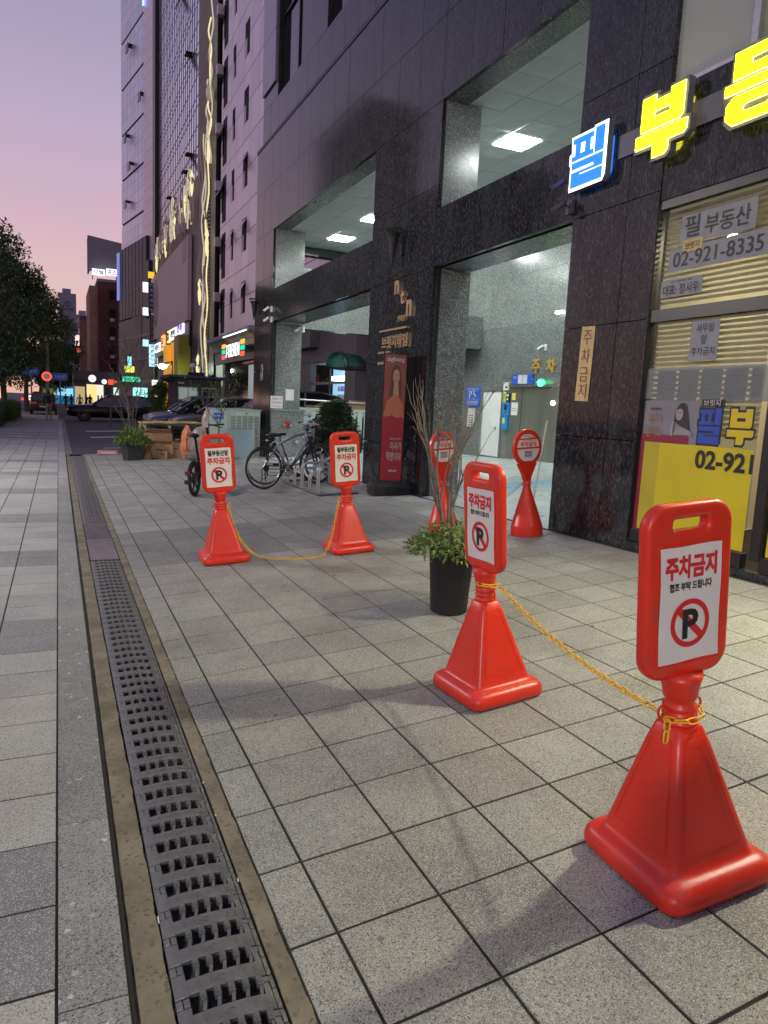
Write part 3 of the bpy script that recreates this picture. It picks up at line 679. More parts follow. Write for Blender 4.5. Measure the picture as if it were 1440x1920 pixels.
SAN = [[(.20,1.0),(.40,1.0),(.40,.80),(.58,.55),(.40,.50),(.30,.66),(.16,.50),(.0,.58),(.20,.82)], [(.66,1.04),(.88,1.04),(.88,.84),(1.04,.84),(1.04,.70),(.88,.70),(.88,.40),(.66,.40)],
       [(.08,.34),(.32,.34),(.32,.14),(.98,.14),(.98,-.02),(.08,-.02)]]
def glyph(strokes, holes, y_left, z0, wdt, hgt, x, depth, name, mat, parent, bev=0, off=0, round_=0):
    vf = curve_mesh([[(p[0]*wdt, p[1]*hgt) for p in s] for s in strokes + holes], depth/2, bev, off, 1)
    return map_mesh(vf, lambda u, v, w_: (x - w_, y_left - u, z0 + v)).build(name, mat, parent)
m_key = M('black keyline', (.01, .01, .012), .5); m_blue_f = M('blue film', (.015, .07, .42), .45); m_yel_f = M('bright yellow film', (.66, .52, .01), .45)
for nm, S, H, sil, y, z, w_, h_, m_ in (('first', PIL, PIL_HOLE, PIL_SIL, 4.262, 1.345, .235, .285, m_blue_f), ('second', BU, BU_HOLE, BU_SIL, 3.975, 1.36, .225, .27, m_yel_f)):
    k_ = glyph([sil], [], y, z, w_, h_, SX-.004, .001, 'window_character', m_key, sh)
    glyph(S, H, y, z, w_, h_, SX-.0062, .001, 'character_face', m_, k_)
text('브릿지', 'window_lettering', m_paper, sh, (SX-.008, 4.15, 1.672), .16, .05, bold=.0, depth=.001)
film('black_band', m_key, 4.262, 4.035, 1.64, 1.70, 0)
# frosted strip with punched sheets behind
m_frost = glassmat('frosted film', (.62, .72, .72)); 
film('frosted_strip', M('frosted film print', (.45, .52, .52), .6, alpha=.22), 4.885, 3.73, 1.70, 1.965, 0)
for k in range(5):
    y = 4.80 - k*.235
    q = MB().box(SX+.045, SX+.048, y-.185 - .02, y, 1.69, 1.955); q.build('hanging_sheet', M('translucent sheet', (.55, .55, .50), .8) if k == 0 else bpy.data.materials['translucent sheet'], sh)
# hand-lettered papers on the glass
def paper(name, lab, cat, y0, y1, z0, z1, mat, lines, x=SX-.006, tilt=0.0, ink=m_blk_ink, bold=.0):
    t = thing(name, lab, cat, (x, (y0+y1)/2, (z0+z1)/2), rot=(tilt, 0, 0))
    wd, hg_ = abs(y1-y0), z1-z0
    q = MB(); n = 5
    for i in range(n+1):
        u = -wd/2 + wd*i/n; b = .0015*math.sin(i*1.9)
        for v in (-hg_/2, 0, hg_/2): q.v.append((b + (.001 if v == 0 else 0), u, v))
    for i in range(n):
        for k in range(2): a = i*3+k; q.f.append((a, a+1, a+4, a+3))
    s = q.build('sheet', mat, t); m_ = s.modifiers.new('thickness', 'SOLIDIFY'); m_.thickness = .0008
    for (s_, cy, cz, w_, h_) in lines: text(s_, 'lettering', ink, t, (-.0045, cy, cz), w_, h_, bold=bold, depth=.0006)
    return t
m_gpap = M('grey shaded paper', (.26, .275, .29), .6, var=.1, vs=6)
paper('paper_notice', 'wide white paper strips with the agency name taped behind the upper glass', 'notice', 4.66, 3.94, 2.97, 3.2, m_gpap, [('부동산', -.10, 0, .42, .15), ('필', .24, .02, .15, .17)], bold=.006)
paper('paper_notice', 'white paper strip with a phone number across the upper pane', 'notice', 4.76, 3.80, 2.76, 2.95, m_gpap, [('02-921-8335', 0, 0, .86, .12)])
paper('paper_notice', 'short yellow paper with dark lettering under the agency name', 'notice', 4.62, 4.42, 2.90, 3.0, m_ygpaper, [('브릿지', 0, 0, .15, .06)], x=SX-.010)
paper('paper_notice', 'small white nameplate paper low on the upper pane beside the frame', 'notice', 4.82, 4.38, 2.555, 2.70, m_gpap, [('대표: 정시우', 0, -.015, .38, .085), ('0021-11230-2021-0006', 0, .052, .22, .012)], bold=.006)
paper('paper_notice', 'square white handwritten notice on the lower pane in front of the blinds', 'notice', 4.44, 4.16, 2.01, 2.33, m_gpap, [('사무실', 0, .10, .17, .07), ('앞', .0, .01, .06, .07), ('주차금지', 0, -.085, .23, .065)])
paper('taped_paper', 'long vertical yellow paper with red brush letters taped on the stone pier', 'notice', 5.775, 5.58, 1.67, 2.39, m_ygpaper, [('주', 0, .255, .12, .14), ('차', 0, .08, .12, .14), ('금', 0, -.10, .12, .14), ('지', 0, -.26, .12, .14)], x=FX-.006, tilt=.03, ink=M('brush red', (.30, .06, .05), .6))
# upper shop storey: glazed band
up = thing('upper_window', 'tall pale frosted window above the yellow letter sign', 'window')
m_frw = M('frosted pane', (.34, .37, .34), .5, var=.06, vs=2)
bx('frame', m_steel, FX+.02, FX+.08, 4.99, 5.06-.02, 4.30, 5.58, parent=up); bx('frame', m_steel, FX+.02, FX+.08, 4.10, 4.16, 4.30, 5.58, parent=up)
bx('pane', m_frw, FX+.05, FX+.055, 4.16, 4.99, 4.30, 5.58, parent=up)
bx('side_pane', M('greenish pane', (.30, .34, .26), .4), FX+.07, FX+.075, .2, 4.10, 4.30, 5.58, parent=up)
bx('frame', m_steel, FX+.02, FX+.08, .2, 4.99, 4.262, 4.298, parent=up)
# fascia of dark slabs behind the letter sign
for i in range(9): panel('fascia_slab', m_dark, FX+.01, FX+.06, 4.895-.55*(i+1)+.002, 4.895-.55*i-.002, 3.375, 3.79); panel('fascia_slab', m_dark, FX+.01, FX+.06, 4.895-.55*(i+1)+.002, 4.895-.55*i-.002, 3.793, 4.26)
bx('fascia_core', m_back, FX+.061, 4.95, .0, 4.895, 3.37, 4.26, parent=gb)
bx('plinth', m_dark, FX-.01, FX+.06, .0, 4.895, .12, .415, parent=gb)

# ============================================================ LIT LETTER SIGN
sg = thing('channel_letter_sign', 'lit channel letters, one blue and the rest yellow, on a grey rail over the shop', 'sign', (0, 0, 0))
m_lb = E_('blue letter face', (.0, .0135, 1.0), 20.0); m_lw = E_('white letter edge', (.80, .95, 1.0), 2.3); m_ly = E_('yellow letter face', (1.0, .80, .0), 24.0)
m_haly = E_('yellow halo light', (1.0, .85, .05), 16.0); m_halb = E_('blue halo light', (.05, .25, 1.0), 16.0); m_le = E_('pale yellow letter edge', (1.0, .92, .35), 2.1)
m_body = M('letter body', (.10, .11, .16), .5)
for (S, H, sil, y, z, w_, h_, mf, me_, back) in ((PIL, PIL_HOLE, PIL_SIL, 5.99, 3.715, .50, .47, m_lb, m_lw, 1), (BU, BU_HOLE, BU_SIL, 5.10, 3.72, .52, .49, m_ly, m_le, 0),
        (DONG, DONG_HOLE, DONG_SIL, 4.20, 3.72, .54, .49, m_ly, m_le, 0), (SAN, [], DONG_SIL, 3.28, 3.72, .54, .49, m_ly, m_le, 0)):
    b = glyph([sil], [], y, z, w_, h_, FX-.079, .066, 'letter', m_body, sg)
    glyph([[(u*.66+.16, v*.66+.17) for u, v in sil]], [], y, z, w_, h_, FX-.040, .004, 'halo_light', m_halb if back else m_haly, b)
    if back:
        glyph([sil], [], y, z, w_, h_, FX-.114, .006, 'letter_edge', me_, b); glyph(S, H, y, z, w_, h_, FX-.122, .008, 'letter_face', mf, b)
    else:
        glyph(S, H, y, z, w_, h_, FX-.114, .006, 'letter_edge', me_, b, off=.008); glyph(S, H, y, z, w_, h_, FX-.122, .008, 'letter_face', mf, b)
# halo: back-lit LEDs shine on the wall from behind each letter
mq = MB().box(FX-.022, FX-.010, .4, 5.45, 3.86, 4.06).build('rail', M('sign rail', (.12, .12, .15), .5), sg)

# ============================================================ WALL FITTINGS
def torch(y, z, lab):
    t = thing('wall_torch', lab, 'wall lamp', (FX, y, z))
    q = MB(); q.lathe([(.008, -.42), (.03, -.30), (.055, -.12), (.075, -.02), (.11, .04)], 14, (-.16, 0, 0), True, False).build('lamp_cone', m_blackm, t)
    q = MB(); q.tube([(-.16 + .125*math.cos(a), .125*math.sin(a), .10) for a in [2*PI*k/16 for k in range(16)]], .008, 5, True).tube([(-.285, 0, .10), (-.035, 0, .10)], .005, 4).tube([(-.16, -.125, .10), (-.16, .125, .10)], .005, 4)
    for k in range(8): a = 2*PI*k/8; q.tube([(-.16 + .075*math.cos(a), .075*math.sin(a), -.02), (-.16 + .125*math.cos(a), .125*math.sin(a), .10)], .005, 4)
    q.build('basket', m_blackm, t)
    MB().box(-.02, -.002, -.05, .05, -.25, .0).tube([(-.01, 0, -.08), (-.08, 0, -.06), (-.12, 0, -.14)], .012, 5).build('bracket', m_blackm, t)
torch(10.02, 4.04, 'black torch shaped wall lamp on the pier above the brass logo')
torch(18.35, 4.0, 'black torch shaped wall lamp at the far corner of the granite building')
def cctv(x, y, z, lab, mat=m_white_p, d=-1, n=2):
    t = thing('wall_camera', lab, 'camera', (x, y, z)); t.scale = (.75,)*3
    MB().box(-.06, -.001, -.06, .06, -.09, .09).build('junction_box', mat, t, bevel=.008)
    q = MB().tube([(-.06, 0, 0), (-.12, .0, .03)], .012, 5).tube([(-.12, -.05*0, .04), (-.14, .0, .04), (-.26, .10, -.06)], [.035, .038, .036], 10); q.build('camera_body', mat if mat != m_body else m_blackm, t)
cctv(FX, 17.17, 3.74, 'upper of the two wall cameras on the far pier'); cctv(FX, 17.17, 3.50, 'lower of the two wall cameras on the far pier')
cctv(FX, 6.10, 3.80, 'upper dark camera mounted beside the blue letter', M('grey camera', (.05, .05, .055), .5)); cctv(FX, 5.99+.09, 3.58, 'lower dark camera mounted beside the blue letter', bpy.data.materials['grey camera'])
cctv(9.9, 13.25, 3.02, 'white camera on the speckled back wall of the passage'); cctv(5.49, 17.05, 3.32, 'white camera under the beam beside the near plinth block')
# brass logo and name
lg = thing('brass_logo', 'brass stepped monogram letters with small name on the dark pier', 'logo')
for s_, y, z, w_, h_ in (('n', 10.09, 3.33, .15, .20), ('t', 9.88, 3.16, .14, .20), ('n', 9.64, 2.98, .17, .24)):
    text(s_, 'letter', m_gold, lg, (FX-.004, y, z), w_, h_, bold=.03, depth=.03)
text('엔태얀', 'small_lettering', m_gold, lg, (FX-.004, 9.90, 2.86), .27, .09, bold=.02, depth=.02)
nm_ = thing('building_name', 'brass name characters under a thin bar on the dark pier', 'lettering')
text('브릿지하임', 'letters', m_gold, nm_, (FX-.004, 10.10, 2.53), .92, .20, bold=.03, depth=.03)
MB().box(FX-.03, FX-.004, 9.70, 10.68, 2.70, 2.73).build('bar', m_gold, nm_); MB().box(FX-.02, FX-.004, 10.28, 10.72, 2.37, 2.40).box(FX-.02, FX-.004, 10.45, 10.72, 2.20, 2.24).build('bar', m_gold, nm_)
# polished panel beside the column
bx('polished_door_panel', M('black mirror granite', (.008, .008, .009), .03), FX-.011, FX-.0065, 9.06, 9.66, .30, 2.27, parent=gb)
# number sign at far corner
ns = thing('house_number_sign', 'small dark arrow shaped number plate on the far pier', 'sign')
MB().prism([(-.09, -.2), (.09, -.2), (.09, .12), (0, .2), (-.09, .12)], lambda u, v, w_: (FX-.002-w_, 18.05-u, 2.28+v), .012).build('plate', M('number white', (.6, .6, .6), .5), ns)
MB().prism([(-.075, -.185), (.075, -.185), (.075, .11), (0, .18), (-.075, .11)], lambda u, v, w_: (FX-.015-w_, 18.05-u, 2.28+v), .002).build('plate_face', M('number navy', (.02, .025, .05), .5), ns)
text('29', 'number', m_paper, ns, (FX-.018, 18.05, 2.20), .08, .12, depth=.001)
# notices on the far column reveal (read from the street side)
def notice_y(name, lab, x0, x1, z0, z1, y, mat, lines, ink=m_blk_ink):
    t = thing(name, lab, 'notice', ((x0+x1)/2, y, (z0+z1)/2)); MB().box(-(x1-x0)/2, (x1-x0)/2, -.006, 0, -(z1-z0)/2, (z1-z0)/2).build('plate', mat, t)
    for s_, cx, cz, w_, h_, ik in lines: text(s_, 'lettering', ik, t, (cx, -.007, cz), w_, h_, '-y', bold=.01, depth=.001)
m_brick_ink = M('brown ink', (.30, .08, .07), .6)
notice_y('hydrant_notice', 'white notice with brown lettering on the stone above the plinth', 4.74, 5.05, 1.39, 1.69, 17.24, m_paper, [('연결송수구', 0, .08, .26, .065, m_brick_ink), ('압력범위', 0, -.01, .24, .05, m_brick_ink), ('0.008Mpa~1.1Mpa', 0, -.10, .24, .028, m_brick_ink)])
notice_y('blank_notice', 'pale blank panel on the column beside the railing', 5.12, 5.33, 1.60, 1.87, 17.24, m_paper, [])
m_hyd = M('fire brigade red', (.35, .03, .03), .5)
hy_ = thing('fire_connection', 'twin fire hose inlet with red collar and white caps on the plinth', 'hydrant', (5.12, 17.09, 1.02))
MB().lathe([(.09, 0), (.09, .02)], 14).build('collar', m_hyd, hy_, rot=(R(90), 0, 0))
for k in (-1, 1): MB().cyl((k*.055, -.02, 0), (k*.085, -.10, -.02), .036, .04, 12).build('inlet', m_chrome, hy_)
h2 = thing('drain_outlet', 'single chrome hose outlet low on the plinth', 'hydrant', (5.38, 17.09, .60)); MB().cyl((0, 0, 0), (0, -.05, 0), .05, .05, 12).cyl((0, -.05, 0), (-.02, -.12, -.01), .035, .04, 12).build('outlet', m_chrome, h2)
# signs on the passage back wall
def notice_x(name, lab, cat, y0, y1, z0, z1, mat, extra=(), x=9.895, depth=.02):
    t = thing(name, lab, cat, (x, (y0+y1)/2, (z0+z1)/2)); MB().box(-depth, 0, -abs(y0-y1)/2, abs(y0-y1)/2, -(z1-z0)/2, (z1-z0)/2).build('plate', mat, t)
    for e in extra:
        if e[0] == 't': text(e[1], 'lettering', e[6], t, (-depth-.001, e[2], e[3]), e[4], e[5], bold=.01, depth=.001)
        else: MB().box(-depth-.003, -depth-.001, e[1], e[2], e[3], e[4]).build('print', e[5], t)
    return t
m_blue = M('sign blue', (.02, .10, .50), .5); m_cy = M('machine blue', (.01, .22, .55), .4); m_wp = M('print white', (.62, .64, .66), .6); m_yl = M('label yellow', (.60, .58, .10), .6)
ds = notice_x('parking_sign', 'blue disabled parking sign with a white P and wheelchair figure', 'sign', 16.55, 15.86, 1.68, 2.18, m_blue, [('t', 'P', .13, .05, .13, .20, m_wp), ('t', '장애인 전용 주차구역', 0, .20, .56, .05, m_wp), ('p', -.30, .30, .145, .150, m_wp), ('p', -.30, .30, -.085, -.08, m_wp)] + [('p', -.28+.03*k, .28, -.13-.035*k, -.118-.035*k, m_wp) for k in range(3)])
MB().tube([(-.024, -.04, .12), (-.024, -.05, .06), (-.024, -.10, .05), (-.024, -.14, -.01)], .012, 5).tube([(-.024, -.07 + .05*math.cos(a), .0 + .055*math.sin(a)) for a in [PI*.6 + k*PI*1.2/9 for k in range(10)]], .008, 5).sphere((-.024, -.035, .145), .018, 8, 6).build('wheelchair_figure', m_wp, ds)
notice_x('wall_notice', 'pale notice sheets under the blue parking sign', 'notice', 16.42, 16.08, 1.15, 1.63, m_paper, [('p', -.13, .13, -.2+.06*k, -.185+.06*k, m_blk_ink) for k in range(5)])
notice_x('wall_intercom', 'small white wall box with a dark lens right of the white door', 'intercom', 14.82, 14.58, 2.09, 2.28, m_white_p, [('p', -.05, .03, -.05, .0, m_black)])
notice_x('wall_label', 'narrow yellow label with dark characters right of the door', 'label', 14.86, 14.68, 1.79, 2.05, m_yl, [('t', '주의', 0, .02, .1, .16, m_blk_ink)])
notice_x('control_box', 'small dark key control box beside the yellow label', 'control box', 14.62, 14.47, 1.81, 2.01, m_blackm, [('p', -.05, .05, .03, .08, m_wp), ('p', -.03, .03, -.06, -.01, m_wp)], depth=.06)
pm = notice_x('control_machine', 'bright blue lift control panel with a dark screen', 'control panel', 14.68, 14.42, 1.49, 1.79, m_cy, [('p', -.07, .05, -.03, .10, m_black), ('p', -.05, .05, -.11, -.07, m_hyd)], depth=.10)
notice_x('machine_control_box', 'bright blue lower box with a yellow sticker under the control panel', 'control box', 14.72, 14.46, 1.14, 1.48, m_cy, [('p', -.02, .09, -.02, .12, m_yl)], depth=.08)
notice_x('lift_notice_board', 'blue and white instruction board above the lift gate', 'notice', 14.42, 13.62, 2.22, 2.45, m_blue, [('p', -.20, -.02, -.10, .10, m_wp), ('p', .0, .16, -.10, .10, m_wp), ('t', '입출고', .28, .05, .18, .05, m_wp)], depth=.05)
notice_x('gate_notice', 'white paper taped on the left edge of the lift gate', 'notice', 14.36, 14.10, 1.50, 1.80, m_paper, [('p', -.09, .09, .0, .01, m_blk_ink), ('p', -.09, .09, -.05, -.04, m_blk_ink)], x=9.838, depth=.004)
notice_x('gate_label', 'two small pale labels on the lift gate above the paper', 'label', 14.36, 14.22, 1.86, 2.02, m_yl, [], x=9.838, depth=.004)
gl_ = thing('green_signal_lamp', 'glowing green signal lamp above the lift gate', 'lamp', (9.80, 13.22, 2.25))
MB().lathe([(.01, -.09), (.07, -.07), (.095, 0), (.07, .05), (.02, .06)], 14).build('lens', E_('green lamp glass', (.05, 1.0, .30), 5.0), gl_); MB().box(-.12, .10, -.14, .20, .07, .09).build('hood', m_steel, gl_)
sp_ = thing('wall_spotlight', 'small white wall lamp beside the gate post', 'lamp', (9.80, 12.74, 1.80)); MB().sphere((0, 0, 0), .055, 10, 7).build('bulb', E_('white lamp glass', (1, 1, .95), 9.0), sp_)
sp_ = thing('wall_spotlight', 'small bright ceiling height lamp above the gold parking letters', 'lamp', (9.80, 12.75, 3.72)); MB().box(-.05, .03, -.10, .10, -.02, .03).build('bulb', bpy.data.materials['white lamp glass'], sp_)
pl_ = thing('parking_lettering', 'gold raised characters above the parking lift gate', 'lettering')
for s_, y in (('주', 13.55), ('차', 13.02), ('장', 12.50)): text(s_, 'letter', M('gold letter paint', (.60, .42, .10), .35, .3) if s_ == '주' else bpy.data.materials['gold letter paint'], pl_, (9.89, y, 2.62), .30, .32, bold=.03, depth=.03)
mop = thing('leaning_mop', 'thin pole with a blue and white head leaning against the pier', 'mop', (4.56, 6.16, G(4.56, 6.16)))
MB().tube([(0, 0, .10), (.12, .0, 1.15)], .008, 6).build('pole', m_steel, mop); MB().tube([(-.02, 0, .0), (0, 0, .18)], [.03, .012], 6).build('head', m_cy, mop); 
# ============================================================ BARRIER CONES
def rsq(h, r, z, n=4):
    r = min(r, h*.98); return [(x, y, z) for x, y in rrect(2*h, 2*h, r, n)]
def tilt(x, y, rz=0):
    "orientation of something standing on the sloping plaza"
    e = .02; n = Vector((-(G(x+e, y) - G(x-e, y))/(2*e), -(G(x, y+e) - G(x, y-e))/(2*e), 1)).normalized()
    q = Vector((0, 0, 1)).rotation_difference(n).to_matrix() @ Matrix.Rotation(rz, 3, 'Z')
    return q.to_euler()
def sq_sign(kind, label, x, y, rz, brot, group=None, scale=1.0):
    t = thing('barrier_sign', label, 'barrier sign', (x, y, G(x, y) + .001), group=group, rot=tilt(x, y, rz)); t.scale = (scale,)*3
    q = MB()
    q.loft([rsq(.196, .05, .0), rsq(.208, .055, .008), rsq(.212, .058, .030), rsq(.210, .058, .052), rsq(.200, .056, .068), rsq(.186, .052, .078), rsq(.172, .046, .082),
            rsq(.160, .040, .088), rsq(.153, .030, .100), rsq(.148, .026, .118), rsq(.056, .020, .462), rsq(.050, .030, .474)])
    o = q.build('base', m_red, t, smooth=True); s = o.modifiers.new('s', 'SUBSURF'); s.levels = s.render_levels = 1
    # moulded triangle lines on each face
    for k in range(4):
        q = MB(); a = k*PI/2; ca, sa = math.cos(a), math.sin(a)
        def pt(u, z, o_=.0015):
            d = .148 - (z - .118)*(.148-.056)/(.462-.118) + o_; return (u*ca - (-d)*sa, u*sa + (-d)*ca, z)
        q.tube([pt(-.108, .135), pt(.108, .135), pt(.034, .435), pt(-.034, .435)], .0010, 4, True)
        q.build('moulding_line', m_red, t)
    q = MB().lathe([(.050, .468), (.052, .478), (.044, .482), (.044, .490), (.050, .494), (.050, .502), (.044, .506), (.044, .512), (.050, .516), (.050, .524), (.043, .530), (.043, .545), (.050, .552), (.052, .575), (.058, .600), (.064, .625)], 24)
    q.build('ribbed_neck', m_red, t, smooth=True)
    for k in (-1, 1):
        q = MB().tube([(k*(.066 + .016*math.cos(b)), .0, .512 + .020*math.sin(b)) for b in [2*PI*i/10 for i in range(10)]], .004, 5, True).build('chain_eye', m_red, t, rot=(0, 0, brot))
    # sign board
    bd = bpy.data.objects.new('board_pivot', None); bpy.data.objects.remove(bd)
    W_, H_ = (.318 if kind == 'A' else .300), .52; zc = .618 + H_/2
    vf = curve_mesh([rrect(W_-.03, H_-.03, .058, 6), rrect(.158, .062, .026, 5, 0, H_/2-.062)], .008, .015, 0, 3)
    o = map_mesh(vf, lambda u, v, w_: (u, -w_, zc + v)).build('board', m_red, t, rot=(0, 0, brot)); o.data.shade_smooth()
    m_ = o.modifiers.new('e', 'EDGE_SPLIT'); m_.split_angle = R(50)
    q = MB().tube([(u*1.045, -.0225, zc - .035 + v*1.04) for u, v in rrect(.232, .350, .012, 3)], .004, 5, True).build('label_rim', m_red, t, rot=(0, 0, brot))
    # printed label, slightly wavy sheet
    q = MB(); nx, ny = 8, 12; lw, lh = .228, .345; zc2 = zc - .035
    wv = lambda u, v: -.0252 - .0012*math.sin(u*38 + v*9) * (1 if abs(u) > .07 else .3)
    for j in range(ny+1):
        for i in range(nx+1):
            u = -lw/2 + lw*i/nx; v = -lh/2 + lh*j/ny
            q.v.append((u + .0018*math.sin(v*22), wv(u, v), zc2 + v + .0015*math.sin(u*30)))
    for j in range(ny):
        for i in range(nx): a = j*(nx+1)+i; q.f.append((a, a+1, a+nx+2, a+nx+1))
    lb = q.build('label', m_sheet, t, smooth=True, rot=(0, 0, brot))
    y_ = -.0272
    def lt(s_, cx, cz, w_, h_, ink, b_): 
        o = text(s_, 'lettering', ink, lb, (cx, y_, zc2 + cz), w_, h_, '-y', bold=b_, depth=.0006); return o
    if kind == 'A':
        lt('주차금지', -.002, .112, .192, .070, m_red_ink, .042); lt('협조 부탁 드립니다', -.002, .055, .158, .026, m_blk_ink, .03); sc = (0, -.058, .073)
    else:
        lt('필부동산앞', 0, .128, .182, .052, m_blk_ink, .04); lt('주차금지', 0, .060, .198, .060, m_red_ink, .042); sc = (0, -.065, .070)
    cx, cz, r_ = sc; ri = r_*.78
    n = 40; q = MB()
    for k in range(n):
        a = 2*PI*k/n
        q.v += [(cx + r_*math.cos(a), y_-.0003, zc2+cz+r_*math.sin(a)), (cx + ri*math.cos(a), y_-.0003, zc2+cz+ri*math.sin(a))]
    for k in range(n): a, b = 2*k, 2*((k+1) % n); q.f.append((a, b, b+1, a+1))
    d = .011; u = (math.cos(-PI/4), math.sin(-PI/4)); v = (-u[1], u[0])
    q.add([(cx + s1*ri*u[0] + s2*d*v[0], y_-.0006, zc2+cz + s1*ri*u[1] + s2*d*v[1]) for s1, s2 in ((-1, -1), (1, -1), (1, 1), (-1, 1))], [(0, 1, 2, 3)])
    q.build('no_parking_ring', m_red_ink, lb)
    text('P', 'letter', m_blk_ink, lb, (cx, y_-.0012, zc2+cz-.001), r_*.80, r_*1.22, '-y', bold=.035, depth=.0006)
    return t
c1 = (1.772, 1.497); c2 = (1.944, 2.878); cL = (1.36, 6.405); cM = (2.504, 6.205)
sq_sign('A', 'nearest red barrier sign at the right, with white no parking label facing the street', c1[0], c1[1], R(-2), R(0), 'red no parking barrier signs', 1.025)
sq_sign('A', 'red barrier sign turned sideways in front of the black plant pot', c2[0], c2[1], R(3), R(-92), 'red no parking barrier signs', 1.01)
sq_sign('B', 'red barrier sign standing between the black e-bike and the drain', cL[0], cL[1], R(-2), R(3), 'red no parking barrier signs', 1.01)
sq_sign('B', 'red barrier sign standing in front of the bicycle rack', cM[0], cM[1], R(-1), R(4), 'red no parking barrier signs', .99)
def round_sign(label, x, y, rz, note=True):
    t = thing('round_barrier_sign', label, 'barrier sign', (x, y, G(x, y) + .001), group='round red barrier signs', rot=tilt(x, y, rz))
    MB().lathe([(.160, 0), (.164, .004), (.164, .012), (.160, .10), (.156, .105), (.036, .490), (.034, .50)], 32).build('base', m_red, t, smooth=True).modifiers.new('e', 'EDGE_SPLIT').split_angle = R(35)
    MB().lathe([(.034, .495), (.040, .505), (.040, .515), (.034, .52), (.040, .53), (.040, .54), (.034, .548), (.036, .556)], 18).build('ribbed_neck', m_red, t, smooth=True)
    for k in (-1, 1): MB().tube([(k*(.052 + .013*math.cos(b)), 0, .525 + .017*math.sin(b)) for b in [2*PI*i/10 for i in range(10)]], .004, 5, True).build('chain_eye', m_red, t)
    q = MB(); q.loft([[( sx_*w_, sy_*d, z) for sx_, sy_ in ((-1,-1),(1,-1),(1,1),(-1,1))] for z, w_, d in ((.55, .036, .026), (.60, .05, .024), (.70, .105, .020), (.735, .125, .018))]).build('flared_stem', m_red, t, bevel=.008)
    r_ = .178; zc = .888; n = 40
    disc = [((r_-.008)*math.cos(2*PI*k/n), r_*math.sin(2*PI*k/n)) for k in range(n)]
    def seg(z0, z1, ri=.140, m_=14):   # chord-limited slice of the disc
        a0, a1 = math.asin(z0/ri), math.asin(z1/ri); R_ = [(ri*math.cos(a0 + (a1-a0)*k/m_), ri*math.sin(a0 + (a1-a0)*k/m_)) for k in range(m_+1)]
        return R_ + [(-x_, z_) for x_, z_ in R_[::-1]]
    vf = curve_mesh([disc, seg(.092, .1445, .152)], .012, .008, 0, 2)
    map_mesh(vf, lambda u, v, w_: (u, -w_, zc + v)).build('disc', m_red, t)
    for a, b in ((.000+.008, .082), (-.132, -.012)):
        p = MB().prism(seg(a, b), lambda u, v, w_: (u, -.021 - w_, zc + v), .002).build('reflective_plate', m_sheet, t)
        if a > 0:
            text('주차금지', 'lettering', m_red_ink, p, (0, -.0235, zc + .038), .20, .048, '-y', bold=.035, depth=.0006); text('협조해주셔서 감사합니다', 'lettering', m_red_ink, p, (0, -.0235, zc + .072), .14, .010, '-y', bold=.01, depth=.0006)
        else:
            MB().box(-.05, .05, -.0245, -.0232, zc-.095, zc-.028).build('sticker', M('lavender sticker', (.44, .38, .48), .6) if 'lavender sticker' not in bpy.data.materials else bpy.data.materials['lavender sticker'], p)
            text('주정차', 'lettering', m_blk_ink, p, (0, -.0248, zc - .045), .08, .018, '-y', bold=.01, depth=.0006); text('아시죠?', 'lettering', m_blk_ink, p, (0, -.0248, zc - .076), .08, .018, '-y', bold=.01, depth=.0006)
    return t
r1_ = (4.36, 5.93); r2_ = (3.66, 6.42)
round_sign('red barrier sign with a round head standing beside the dark granite pier', r1_[0], r1_[1], R(4))
round_sign('red barrier sign with a round head behind the bare twigs of the potted shrub', r2_[0], r2_[1], R(14))
# ============================================================ CHAINS
def link_mesh(L=.046, W_=.024, r_=.0030):
    p = []; a = L/2 - W_/2
    for k in range(6): t = -PI/2 + PI*k/5; p.append((a + (W_/2-r_)*math.cos(t), (W_/2-r_)*math.sin(t), 0))
    for k in range(6): t = PI/2 + PI*k/5; p.append((-a + (W_/2-r_)*math.cos(t), (W_/2-r_)*math.sin(t), 0))
    q = MB().tube(p, r_, 5, True).mesh('chain_link', True); return q
lm = link_mesh(); lm.materials.append(m_chain)
m_chw = M('weathered chain plastic', (.50, .44, .26), .5); lmw = link_mesh(.040, .020, .0026); lmw.materials.append(m_chw)
def chain(label, path, me=lm, pitch=.0345, roll0=.6, group=None):
    t = thing('plastic_chain', label, 'chain', (0, 0, 0), group=group)
    P = [Vector(p) for p in path]; acc = [0]
    for a, b in zip(P[:-1], P[1:]): acc.append(acc[-1] + (b-a).length)
    n = max(2, int(acc[-1]/pitch)); j = 0
    for i in range(n):
        s = (i+.5)*acc[-1]/n
        while acc[j+1] < s and j < len(P)-2: j += 1
        u = (s-acc[j])/(acc[j+1]-acc[j]); pos = P[j].lerp(P[j+1], u)
        s2 = min(max(s+.008, 0), acc[-1]); d = (P[j+1]-P[j]).normalized()
        m = d.to_track_quat('X', 'Z').to_matrix().to_4x4() @ Matrix.Rotation(roll0 + (i % 2)*PI/2 + .15*math.sin(i*1.7), 4, 'X')
        o = place('chain_link', me, None, t, loc=pos, rot=m.to_euler())
    return t
def sag(a, b, s, n=24): return [tuple(a[k] + (b[k]-a[k])*i/n - (s*4*(i/n)*(1-i/n) if k == 2 else 0) for k in range(3)) for i in range(n+1)]
def neck(c, dz=.505, dx=0, dy=0): 
    s = math.atan((G(c[0]+.1, c[1])-G(c[0]-.1, c[1]))/.2); return (c[0] + dx - math.sin(s)*dz, c[1] + dy, G(*c) + dz + dx*math.sin(s))
n1 = neck(c1); n2 = neck(c2); nL = neck(cL); nM = neck(cM)
